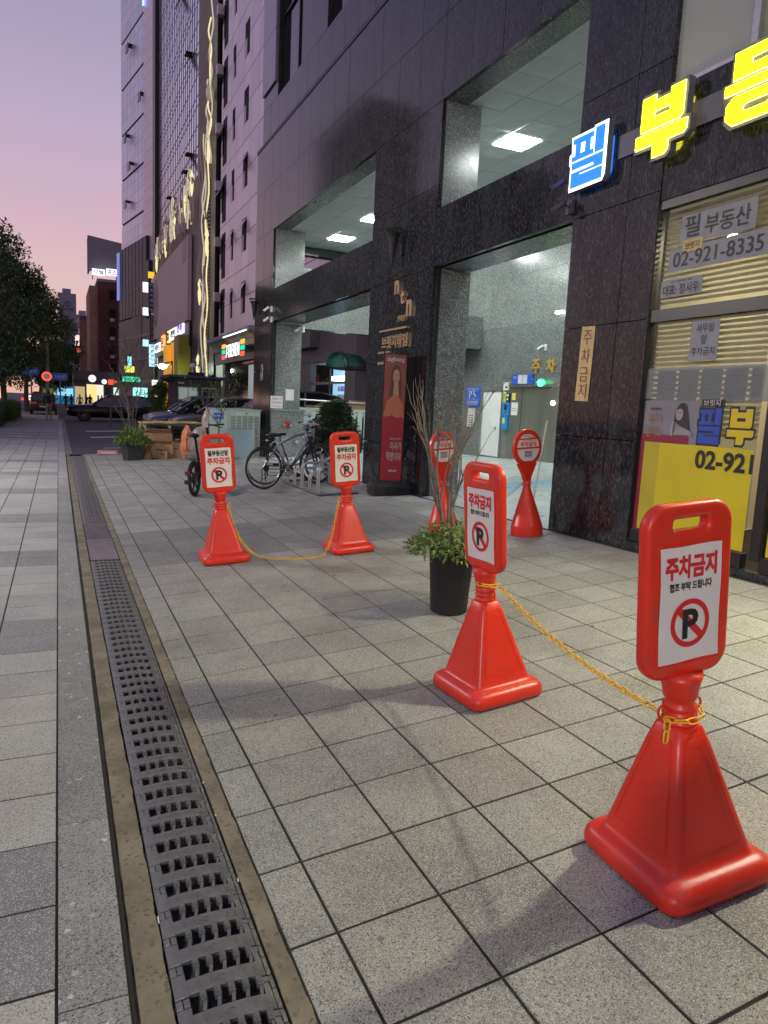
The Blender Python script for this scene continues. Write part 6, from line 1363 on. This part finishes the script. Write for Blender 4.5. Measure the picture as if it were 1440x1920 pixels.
# ============================================================ CABINET, CART, RUBBISH
cb_ = thing('utility_cabinet', 'pale green steel utility cabinet with louvred doors beside the far pier', 'cabinet', (3.72, 17.55, G(3.9, 17.6)))
m_cab = M('pale green enamel', (.42, .50, .44), .5, var=.06, vs=2, tint=True)
MB().box(-.38, .86, 0, .5, 0, 1.16).build('body', m_cab, cb_, bevel=.008); MB().box(-.40, .88, -.02, .52, 1.162, 1.19).build('lid', m_cab, cb_, col=(.9, .9, .9))
dr = MB().box(.08, .84, -.014, -.001, .06, 1.14).build('louvred_door', m_cab, cb_); dr2 = MB().box(-.37, .06, -.012, -.001, .06, 1.14).build('plain_door', m_cab, cb_, col=(.93, .95, .95))
for k in range(5):
    for j in range(26):
        if j == 12 or j == 13: continue
        MB().hexa([(.12+k*.145, -.014, .10+j*.036), (.235+k*.145, -.014, .10+j*.036), (.235+k*.145, -.013, .118+j*.036), (.12+k*.145, -.013, .118+j*.036), (.12+k*.145, -.026, .104+j*.036), (.235+k*.145, -.026, .104+j*.036), (.235+k*.145, -.015, .122+j*.036), (.12+k*.145, -.015, .122+j*.036)]).build('louvre', m_cab, dr, col=(.45, .45, .45))
MB().cyl((.5, -.03, 1.08), (.5, -.014, 1.08), .018).cyl((.2, -.03, 1.09), (.2, -.014, 1.09), .012).build('lock', m_blackm, dr)
MB().box(-.30, -.06, -.02, -.013, .93, 1.08).build('sticker', m_blue, dr2); text('B2 제어반', 'lettering', m_paper, dr2, (-.18, -.021, 1.005), .20, .05, '-y', bold=.01, depth=.001)
pb = thing('blue_grey_box', 'plain blue grey box standing in front of the green cabinet', 'box', (3.98, 17.30, G(4.1, 17.3))); MB().box(-.24, .40, 0, .18, .0, .70).build('box', M('blue grey card', (.22, .30, .34), .6), pb); MB().box(.40, .43, .02, .17, 0, .70).build('edge', m_card, pb)
kt = thing('hand_cart', 'old hand cart with a pale frame piled by the side street', 'cart', (2.25, 18.4, G(2.25, 18.4)))
m_cy_ = M('chipped yellow paint', (.45, .36, .13), .7, var=.3, vs=8)
MB().tube([(-.45, -.3, .82), (.95, -.3, .86), (.95, .4, .86), (-.45, .4, .82)], .022, 6, True).tube([(-.45, -.3, .82), (-.52, -.3, .42), (-.56, -.32, .12)], .03, 6).tube([(-.40, -.3, .80), (-.20, -.3, .40)], .02, 6).tube([(.95, -.3, .86), (1.05, -.3, .4)], .02, 6).build('frame', m_cy_, kt)
MB().box(-.42, .92, -.28, .38, .78, .83).build('deck', M('worn board', (.16, .13, .09), .8), kt); wheel(kt, .1, .34, .30, .02, 12, m_blackm, y=.30); wheel(kt, .5, .34, .30, .02, 12, m_blackm, y=.45)
cbx = [(2.20, 17.95, .0, .66, .10, .60, .1, 'large flattened tan cardboard box leaning under the cart'), (1.88, 17.75, 0, .26, .22, .17, -.3, 'small open cardboard box at the left of the pile'), (2.25, 17.78, .0, .50, .09, .34, -.12, 'torn cardboard box with dark printing in front of the large one'), (2.28, 17.58, .0, .20, .14, .19, -.6, 'cardboard box lying tilted at the pile front'), (2.58, 17.9, .0, .20, .2, .38, .15, 'upright brown box at the right of the cardboard pile')]
for x, y, z, a, b, h_, rz, lab in cbx:
    t = thing('cardboard_box', lab, 'box', (x, y, G(x, y)), rot=(-.18 if b < .13 else 0, 0, rz))
    MB().box(-a/2, a/2, -b/2, b/2, 0, h_).build('box', m_card, t, col=(1, 1, 1)); MB().hexa([(-a/2, -b/2, h_), (a/2, -b/2, h_), (a/2, -b/2+.008, h_), (-a/2, -b/2+.008, h_), (-a/2+.05, -b/2-.1, h_+.07), (a/2-.05, -b/2-.1, h_+.07), (a/2-.05, -b/2-.095, h_+.08), (-a/2+.05, -b/2-.095, h_+.08)]).build('flap', m_card, t)
    MB().box(-a*.3, a*.1, -b/2-.003, -b/2-.001, h_*.55, h_*.62).build('print', m_blk_ink, t)
def bag(label, x, y, h_, r_, col, seed, tl=.1):
    t = thing('rubbish_bag', label, 'bag', (x, y, G(x, y))); rr = random.Random(seed); q = MB(); n = 18; m_ = 10
    for j in range(m_+1):
        v = j/m_; rad = r_*(.75 + .5*math.sin(PI*v**.8)) * (1 if v < .85 else 1 - (v-.85)*4)
        for k in range(n): a = 2*PI*k/n; rj = rad*(1 + rr.uniform(-.16, .16)); q.v.append((rj*math.cos(a) + tl*v, rj*math.sin(a)*.7, v*h_))
    for j in range(m_):
        for k in range(n): k2 = (k+1) % n; q.f.append((j*n+k, j*n+k2, (j+1)*n+k2, (j+1)*n+k))
    q.f.append(tuple(range(n))[::-1]); q.f.append(tuple(m_*n+k for k in range(n)))
    q.build('sack', M('bag %d' % seed, col, .35, var=.2, vs=6, spec=.5), t)
bag('crumpled orange plastic rubbish bag beside the cardboard', 2.76, 17.45, .80, .105, (.62, .21, .10), 41, .02)
bag('bulky translucent grey rubbish sack behind the e-bike', 3.02, 17.25, .76, .17, (.28, .25, .23), 42, 0)
bag('beige fabric bundle on top of the rubbish behind the e-bike', 3.22, 17.7, 1.22, .12, (.33, .28, .22), 43, .1)
bag('low grey brown sack at the foot of the rubbish pile', 2.88, 17.05, .20, .17, (.20, .17, .13), 44, 0)
pk = thing('pink_kerb_block', 'long pink and white parking block at the plaza edge', 'wheel stop', (1.15, 19.2, G(1.2, 19.2))); MB().box(-.28, .20, -.07, .07, 0, .11).build('block', M('faded pink', (.50, .22, .22), .7), pk, bevel=.02); MB().box(-.20, .12, -.074, -.071, .04, .07).build('stripe', m_paper, pk)

m_dry = M('dry leaf', (.10, .07, .035), .8)
for i, (x, y, s_, lab) in enumerate(((2.02, 5.35, .05, 'dry brown leaf on the paving between the two middle signs and the pot'), (1.55, 5.2, .11, 'thin dry stalk lying on the paving near the middle sign'), (3.3, 4.3, .045, 'dark dry leaf on the paving right of the black pot'), (3.75, 3.75, .04, 'dark dry leaf on the paving by the shop window'), (3.0, 3.35, .04, 'small dark leaf on the paving beyond the sagging chain'), (.9, 3.1, .03, 'small dark leaf near the drain edge'))):
    q = MB(); z = G(x, y) + .002
    if 'stalk' in lab: q.tube([(x, y, z+.003), (x+s_*.6, y+s_*.8, z+.006), (x+s_*1.1, y+s_*1.9, z+.004)], .002, 4)
    else: q.add([(x, y, z), (x+s_*.5, y+s_*.22, z+.007), (x+s_, y+s_*.1, z+.001), (x+s_*.45, y-s_*.2, z+.006), (x+s_*.5, y, z+.002)], [(0, 1, 4), (1, 2, 4), (2, 3, 4), (3, 0, 4)])
    tag(q.build('dry_leaf', m_dry), lab, 'leaf')
# ============================================================ TREES AND HEDGES
def crown(seed, n, blobs, lsz):
    q = MB(); rr = random.Random(seed)
    for k in range(n):
        bx_, by_, bz_, br_ = blobs[int(rr.random()**1.0*len(blobs))]; v = Vector([rr.gauss(0, 1) for _ in range(3)]).normalized()
        p = Vector((bx_, by_, bz_)) + v*br_*(rr.random()**.35)*rr.uniform(.85, 1.12); d = (v*.6 + Vector([rr.uniform(-1, 1) for _ in range(3)])).normalized()
        leaf_quad(q, p, d, Vector((0, 0, 1)), lsz*rr.uniform(.6, 1.4), lsz*.6)
    return q
def mk_blobs(seed, R_, H0, H1, n):
    rr = random.Random(seed); B = []
    for k in range(n):
        u = rr.random(); z = H0 + (H1-H0)*u; rad = R_*math.sin(PI*min(max(.12 + .78*u, 0), 1))**.7; a = rr.uniform(0, 2*PI); d = rad*math.sqrt(rr.random())*.85
        B.append((d*math.cos(a), d*math.sin(a), z, R_*rr.uniform(.18, .34)))
    return B
def tree(label, x, y, h_, R_, seed, n=9000, lsz=.20, col=(1, 1, 1), lean=0):
    t = thing('street_tree', label, 'tree', (x, y, 0), rotz=seed, group='trees along the pavement'); rr = random.Random(seed)
    q = MB().tube([(0, 0, 0), (.05, 0, 1.2), (.0, .1, 2.6), (.1, .1, h_*.55)], [.22, .17, .15, .08], 9)
    for k in range(7):
        a = rr.uniform(0, 2*PI); z = rr.uniform(2.0, h_*.5); q.tube([(0, .1, z), (R_*.4*math.cos(a), R_*.4*math.sin(a), z+h_*.15), (R_*.75*math.cos(a), R_*.75*math.sin(a), z+h_*.28)], [.09, .05, .02], 5)
    q.build('trunk', m_bark, t); crown(seed, n, mk_blobs(seed, R_, 2.7, h_-.6, 34), lsz).build('crown', m_leafd, t, col=col, kind='stuff')
    return t
tree('nearest leafy street tree at the left edge over the hedge', -3.9, 38.5, 9.7, 3.0, 1, 15000, .19, (1.0, 1.1, 1.0))
tree('street tree with the trunk behind the first hedge', -2.9, 48, 9.2, 3.3, 2, 15000, .22, (1.1, 1.2, 1.0))
tree('third dark street tree along the pavement', -2.2, 62, 9.4, 3.9, 3, 12000, .27, (1.0, 1.1, .9))
tree('farther street tree beside the traffic signs', -1.6, 80, 10.2, 3.9, 4, 8000, .32, (1.0, 1.1, .9))
tree('small farther street tree before the tower blocks', 0.6, 118, 9.0, 4.2, 5, 6000, .42, (1.1, 1.15, .8))
spr = thing('young_tree', 'slender tree with upright feathery shoots against the sky', 'tree', (-1.3, 70, 0)); q = MB().tube([(0, 0, 0), (0, 0, 7.5)], [.12, .05], 6); rr = random.Random(77); lq = MB()
for k in range(7):
    a = rr.uniform(-.5, .9); p0 = Vector((rr.uniform(-.5, .8), 0, 6.8)); p1 = p0 + Vector((a*1.3, rr.uniform(-.4, .4), rr.uniform(2.2, 3.4))); q.tube([tuple(p0), tuple(p1)], .03, 4)
    for j in range(110): u = rr.random(); p = p0.lerp(p1, u) + Vector([rr.uniform(-.22, .22)*(1.1-u) for _ in range(3)]); leaf_quad(lq, p, Vector([rr.uniform(-1, 1), rr.uniform(-1, 1), rr.uniform(0, 1)]).normalized(), Vector((0, 0, 1)), .22, .12)
q.build('shoots', m_bark, spr); lq.build('leaves', m_leafd, spr, kind='stuff', col=(1.3, 1.2, .8))
def hedge(label, x0, x1, y0, y1, h_, seed, mat, col, n=7000, lsz=.075):
    t = thing('hedge', label, 'hedge', ((x0+x1)/2, (y0+y1)/2, 0)); rr = random.Random(seed); q = MB(); a, b = (x1-x0)/2, (y1-y0)/2
    for k in range(n):
        f = rr.random(); x, y, z = rr.uniform(-a, a), rr.uniform(-b, b), rr.uniform(.02, h_)
        if f < .45: z = h_*(1 + .08*math.sin(x*5+seed) + .06*math.sin(y*3))
        elif f < .75: x = a*rr.choice([1, 1, -1])
        else: y = -b
        p = Vector((x, y, z)) + Vector([rr.uniform(-.06, .06) for _ in range(3)]); leaf_quad(q, p, Vector([rr.uniform(-1, 1) for _ in range(2)] + [rr.uniform(-.2, 1)]).normalized(), Vector((0, 0, 1)), lsz*rr.uniform(.7, 1.5), lsz*.5)
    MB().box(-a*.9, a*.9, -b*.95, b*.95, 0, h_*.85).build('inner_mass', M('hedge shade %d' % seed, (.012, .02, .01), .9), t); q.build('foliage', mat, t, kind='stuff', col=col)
hedge('dark clipped hedge at the left edge of the pavement', -5.2, -2.25, 33.0, 38.0, .80, 1, m_leafd, (.7, .85, .7), 9000, .07)
hedge('lighter leafy shrub bed beyond the dark clipped hedge', -5.0, -2.05, 39.0, 47.0, .85, 2, m_leaf, (.75, .85, .7), 9000, .10)
tag(MB().box(-5.3, -1.95, 38.8, 38.95, 0, .10).box(-2.05, -1.95, 38.95, 47.5, 0, .10).build('bed_kerb', m_conc, None), 'low stone kerb around the leafy shrub bed', 'kerb')
sh2 = thing('shrub', 'green shrub beside the attendant hut', 'shrub', (4.1, 33.5, .2)); crown(9, 2500, [(0, 0, .5, .5), (.2, 0, 1.0, .5), (-.1, 0, 1.4, .45), (.1, 0, 1.75, .3)], .12).build('foliage', m_leaf, sh2, kind='stuff', col=(.6, .8, .6)); MB().tube([(0, 0, 0), (.05, 0, 1.4)], .04, 5).build('stem', m_bark, sh2)

# ============================================================ PEOPLE
def person(label, x, y, rz, h_=1.58, jacket=(.02, .02, .025), pants=(.28, .25, .22), hair=(.02, .015, .012), stride=.22, z=0.0, arms=.1, group='pedestrians', skin=(.35, .22, .16)):
    me = bpy.data.meshes.new('body'); s = h_/1.72
    J = [((0,0,.93),.135,.10), ((0,0,1.10),.125,.09), ((0,0,1.30),.16,.105), ((0,0,1.42),.13,.09), ((0,0,1.50),.052,.052), ((0,.01,1.57),.078,.085), ((0,.01,1.66),.080,.095), ((0,.01,1.72),.05,.06),
         ((.10,0,.88),.095,.10), ((.10,stride*.5,.50),.062,.065), ((.10,stride*.45,.10),.042,.045), ((.10,stride*.45+.13,.04),.035,.028),
         ((-.10,0,.88),.095,.10), ((-.10,-stride*.25,.48),.062,.065), ((-.10,-stride*.75,.12),.042,.045), ((-.10,-stride*.75+.12,.05),.035,.028),
         ((.20,0,1.38),.062,.062), ((.25,-arms,1.12),.045,.045), ((.24,arms*.4,.90),.034,.034), ((.235,arms*.7,.80),.030,.038),
         ((-.20,0,1.38),.062,.062), ((-.25,arms,1.12),.045,.045), ((-.24,arms*2.0,.92),.034,.034), ((-.23,arms*2.4,.83),.030,.038)]
    Ed = [(0,1),(1,2),(2,3),(3,4),(4,5),(5,6),(6,7),(0,8),(8,9),(9,10),(10,11),(0,12),(12,13),(13,14),(14,15),(3,16),(16,17),(17,18),(18,19),(3,20),(20,21),(21,22),(22,23)]
    me.from_pydata([j[0] for j in J], Ed, []); o = bpy.data.objects.new('body', me); C.objects.link(o)
    m_ = o.modifiers.new('skin', 'SKIN'); 
    for i, j in enumerate(J): me.skin_vertices[0].data[i].radius = (j[1], j[2])
    me.skin_vertices[0].data[0].use_root = True
    u = o.modifiers.new('sub', 'SUBSURF'); u.levels = u.render_levels = 1; dg = bpy.context.evaluated_depsgraph_get(); dg.update()
    nm = bpy.data.meshes.new_from_object(o.evaluated_get(dg)); bpy.data.objects.remove(o)
    def gm_(n, c): return bpy.data.materials.get('cloth %s' % (c,)) or M('cloth %s' % (c,), c, .8)
    nm.materials.clear()
    for mm in (gm_('j', jacket), gm_('p', pants), gm_('h', hair), gm_('s', skin), gm_('b', (.03, .03, .03))): nm.materials.append(mm)
    for p in nm.polygons:
        c = p.center; k = 0
        if c.z < .09: k = 4
        elif c.z < .96 and abs(c.x) < .2: k = 1
        elif c.z > 1.60 or (c.z > 1.50 and c.y < .0): k = 2
        elif c.z > 1.47: k = 3
        elif c.z < .86: k = 3
        p.material_index = k; p.use_smooth = True
    t = thing('person', label, 'person', (x, y, z), rotz=rz, group=group); t.scale = (s, s, s)
    b = bpy.data.objects.new('body', nm); C.objects.link(b); b.parent = t
    return t
person('person in a black jacket and loose grey trousers walking away along the pavement', -.49, 43.7, 0, 1.62, arms=.12)
crowd = [(1.0, 66, 1.2, (.02,.02,.02), (.03,.03,.04), 'dark clothed'), (1.7, 68, .3, (.45,.44,.42), (.03,.03,.03), 'white topped'), (2.2, 67, 2.0, (.05,.05,.06), (.1,.1,.13), 'grey clothed'), (2.6, 70, -.5, (.02,.02,.02), (.02,.02,.02), 'black clothed'), (3.1, 66, 1.5, (.4,.4,.38), (.25,.23,.2), 'pale clothed'),
         (3.8, 74, .8, (.03,.03,.03), (.05,.05,.05), 'dark coated'), (4.4, 75, 2.4, (.30,.04,.05), (.03,.03,.04), 'red topped'), (4.9, 76, .1, (.05,.05,.05), (.02,.02,.03), 'dark jacketed'), (5.3, 73, -1, (.35,.33,.33), (.02,.02,.02), 'light topped'), (.6, 70, .9, (.02,.02,.03), (.03,.03,.03), 'black jacketed'), (5.9, 77, 1.9, (.03,.03,.03), (.05,.05,.05), 'dark hooded')]
pos = ['behind the walker in grey trousers', 'left of the black SUV bonnet', 'among the crowd beyond the SUV', 'near the lit shop', 'beside the crossing', 'in the crowd above the SUV bonnet', 'in the crowd before the brick building', 'near the brick building corner', 'farther right in the crowd', 'nearest the rear facing SUV', 'at the right end of the crowd']
for i, (x, y, rz, jk, pn, d) in enumerate(crowd): person('%s pedestrian %s' % (d, pos[i]), x, y, rz, 1.5 + .02*(i % 4), jk, pn, z=0.0, stride=.15 + .03*(i % 3))
# the photographer, just behind the viewpoint
person('person in a dark coat standing behind the viewpoint and holding up a phone', .02, -.42, 0, 1.66, (.03, .03, .035), (.03, .03, .04), stride=.02, arms=.02, group='photographer')

# ============================================================ STREET FURNITURE FAR AWAY
def post_sign(label, x, y, h_, plate, col, s_='', rz=0, kind='rect', r_=.45):
    t = thing('road_sign', label, 'road sign', (x, y, 0), rotz=rz); MB().cyl((0, .05, 0), (0, .05, h_+.2), .05).build('post', M('post grey', (.2, .22, .26), .5) if 'post grey' not in bpy.data.materials else bpy.data.materials['post grey'], t)
    m_ = M('plate ' + label[:12], col, .4, emit=col, es=.12)
    if kind == 'rect': q = MB().prism([(-plate, -.28), (plate*.8, -.28), (plate, 0), (plate*.8, .28), (-plate, .28)], lambda u, v, w_: (u, -w_, h_ + v), .04)
    else: q = MB().prism([(r_*math.cos(2*PI*k/18), r_*math.sin(2*PI*k/18)) for k in range(18)], lambda u, v, w_: (u, -w_, h_+v), .04)
    q.build('plate', m_, t)
    if kind != 'rect': MB().tube([(r_*.9*math.cos(2*PI*k/18), -.05, h_ + r_*.9*math.sin(2*PI*k/18)) for k in range(18)], .06, 4, True).build('red_ring', m_rd, t)
    elif s_: text(s_, 'lettering', m_paper, t, (0, -.05, h_), plate*1.3, .22, '-y', depth=.01)
post_sign('blue arrow road sign left of the tall post', -1.75, 58, 3.0, .55, (.02, .08, .35), '안암로')
post_sign('blue arrow road sign right of the round sign', .15, 60, 2.75, .55, (.03, .10, .40), '보문로')
post_sign('round white road sign with a red ring on the tall post', -.75, 59, 2.7, .3, (.5, .5, .5), kind='round', r_=.32)
pol = thing('utility_pole', 'tall grey blue utility pole beside the trees', 'pole', (-.72, 60, 0)); MB().cyl((0, 0, 0), (0, 0, 5.2), .17, .13, 10).build('shaft', bpy.data.materials['post grey'], pol)
bus = thing('city_bus', 'green and blue city bus beyond the crossing', 'bus', (-.6, 88, 0))
MB().box(-1.1, .1, 0, 8, .4, 2.6).build('green_body', M('bus green', (.08, .30, .03), .4, emit=(.2, .6, .08), es=.25), bus); MB().box(.35, 2.3, -1, 8, .4, 2.3).build('blue_body', M('bus blue', (.02, .2, .4), .4, emit=(.05, .45, .95), es=.25), bus); MB().box(.5, 2.1, -1.05, -1.005, 1.3, 2.1).build('windscreen', M('bus screen', (.2, .5, .7), .2, emit=(.3, .75, 1), es=.9), bus)
for sx_ in (-.9, 1.9): MB().cyl((sx_, -.4, .4), (sx_ + .2, -.4, .4), .4).build('wheel', m_rubber, bus)
m_shopw = E_('shop light white', (1.0, .95, .82), .85); m_shopy = E_('shop light yellow', (1.0, .72, .35), .5)
shp = thing('lit_shop_row', 'row of brightly lit shopfronts behind the crowd', 'shops', (1.6, 90, 0))
MB().box(0, 7.5, 0, 4, 0, 4.2).build('wall', m_stone, shp)
for k, (a, b, mm, z1) in enumerate(((.1, 1.2, m_shopy, 2.4), (1.4, 3.2, m_shopw, 2.7), (3.4, 4.1, m_dglass, 2.4), (4.3, 5.6, M('shop green glow', (.1, .1, .1), .5, emit=(.75, 1, .8), es=1.1), 2.5), (5.8, 7.2, m_shopy, 2.9))): MB().box(a, b, -.05, -.005, .3, z1).build('lit_window', mm, shp)
MB().box(0, 7.5, -.5, -.06, 2.95, 3.15).build('awning', m_black, shp)
for lab, x, y, z, wd, h_, em in (('white and red lit sign left of the tan building', 2.3, 100, 8.2, .5, 1.4, (1.0, .75, .7)), ('red lit sign under the white and red one', 2.4, 99.6, 7.0, .55, .5, (1, .08, .05)), ('white round lit sign at the foot of the brick building', 3.45, 86, 3.3, .8, 1.0, (1, .85, .85)), ('white round lamp sign over the black SUV roof', 3.7, 68, 2.7, .42, .42, (.8, .85, 1.0)), ('red lit sign over the black SUV roof', 4.25, 68, 2.7, .45, .45, (1, .08, .04)), ('small red lit sign right of the other red one', 4.65, 68, 2.75, .22, .22, (1, .1, .05)), ('yellow lit doorway sign at the tan building corner', 3.4, 86, 1.7, 1.0, 1.8, (1.0, .70, .25)),
        ('large red lit sign at the left edge behind the tree trunk', -5.2, 66, 3.1, 1.6, 1.6, (1.0, .05, .10)), ('orange lit panel under the red sign at the left edge', -4.6, 66, 1.5, 1.4, 1.2, (1, .55, .3)), ('red tail lamp glow left of the dark SUV', -2.5, 62, .95, .22, .2, (1, .08, .05)), ('bright headlight glow left of the dark SUV', -1.9, 66, 1.05, .7, .4, (1, .97, .95)),
        ('pale lit bus shelter light behind the signs', -1.5, 80, 3.6, 1.4, .3, (.8, .95, 1)), ('yellow lit spot among the lower leaves', -4.6, 52, 3.9, .35, .25, (.8, 1.0, .25)), ('second yellow lit spot among the lower leaves', -3.9, 52, 4.4, .3, .2, (.8, 1.0, .3))):
    lit_sign(lab, x, y, z, wd, h_, '-y', em, '', es=1.1)
bt = thing('bare_tree', 'small leafless tree between the black SUV and the lit signs', 'tree', (2.1, 35, .08)); q = MB(); rr = random.Random(15); branches(q, Vector((0, 0, 0)), Vector((.02, 0, 1)), .05, 1.9, 4, rr, .7, 0, None, (3, 4)); q.build('branches', m_twig, bt)

# ============================================================ ACROSS THE STREET AND BEHIND (seen only in reflections)
op = thing('apartment_tower', 'pale apartment tower across the road mirrored in the polished stone', 'building', (-26, 97, 0))
m_op = M('pale tower render', (.40, .36, .38), .8); MB().box(-8, 0, -9, 9, 0, 40).build('wall', m_op, op)
q = MB()
for i in range(9):
    for k in range(13): q.box(.0, .06, -8.4+i*1.9, -7.2+i*1.9, 3+k*2.8, 4.6+k*2.8)
for i in range(5):
    for k in range(13): q.box(-7.7+i*1.6, -6.8+i*1.6, -9.06, -9.0, 3+k*2.8, 4.8+k*2.8)
q.build('windows', m_glass, op, kind='stuff')
op2 = thing('office_block', 'dark office block across the road mirrored in the polished stone', 'building', (-26, 68, 0)); MB().box(-8, 0, -10, 12, 0, 24).build('wall', m_stone, op2)
lp = thing('street_light', 'tall street light on the pavement behind the viewpoint', 'street lamp', (-6.2, -6.55, -.93))
MB().cyl((0, 0, 0), (0, 0, 5.4), .08, .06, 10).tube([(0, 0, 5.35), (.35, .35, 5.5)], .04, 6).build('pole', m_blackm, lp); MB().box(.2, .62, .2, .62, 5.42, 5.48).build('lamp_head', m_blackm, lp); MB().box(.24, .58, .24, .58, 5.405, 5.418).build('diffuser', E_('street light diffuser', (1.0, .9, .74), 30.0), lp)
ld = bpy.data.lights.new('street_light_bulb', 'SPOT'); ld.energy = 2700; ld.color = (1.0, .98, .93); ld.shadow_soft_size = .16; ld.spot_size = R(124); ld.spot_blend = .6
lo = bpy.data.objects.new('street_light_bulb', ld); C.objects.link(lo); lo.location = (-5.8, -6.15, 4.45); lo.parent = None; lo.rotation_euler = Vector((6.2, 7.0, -7.0)).to_track_quat('-Z', 'Y').to_euler()

added_lamp = thing('street_light', 'unseen added lamp on a post left of the pavement, brightening the paving', 'street lamp', (-6.0, 13.0, 0))  # unseen lamp added to brighten the far pavement
MB().cyl((0, 0, 0), (0, 0, 5.9), .08, .06, 10).tube([(0, 0, 5.85), (.45, 0, 6.0)], .04, 6).build('pole', m_blackm, added_lamp); MB().box(.3, .75, -.15, .15, 5.93, 5.99).build('lamp_head', m_blackm, added_lamp); MB().box(.34, .71, -.11, .11, 5.915, 5.928).build('diffuser', bpy.data.materials['street light diffuser'], added_lamp)
added_spot = bpy.data.lights.new('street_light_bulb', 'SPOT'); added_spot.energy = 2900; added_spot.color = (1.0, .96, .90); added_spot.shadow_soft_size = .22; added_spot.spot_size = R(126); added_spot.spot_blend = .6  # spot of the added lamp, fills the pavement with light
o2 = bpy.data.objects.new('street_light_bulb', added_spot); C.objects.link(o2); o2.location = (-5.45, 13.0, 5.88); o2.rotation_euler = Vector((4.6, .3, -5.6)).to_track_quat('-Z', 'Y').to_euler()

fd = thing('shop_floodlight', 'small black floodlight under the yellow letters, outside the view to the right', 'floodlight', (FX, 1.75, 3.52))
MB().tube([(0, 0, .02), (-.30, 0, .06)], .015, 6).build('arm', m_blackm, fd); MB().box(-.42, -.26, -.11, .11, .0, .06).build('housing', m_blackm, fd); MB().box(-.41, -.27, -.10, .10, -.008, -.002).build('diffuser', E_('floodlight diffuser', (1.0, .98, .85), 12.0), fd)
l3 = bpy.data.lights.new('floodlight_bulb', 'SPOT'); l3.energy = 760; l3.color = (1.0, .95, .74); l3.shadow_soft_size = .10; l3.spot_size = R(140); l3.spot_blend = .5
o3 = bpy.data.objects.new('floodlight_bulb', l3); C.objects.link(o3); o3.location = (FX-.34, 1.75, 3.49); o3.rotation_euler = Vector((-2.4, -.3, -3.0)).to_track_quat('-Z', 'Y').to_euler()
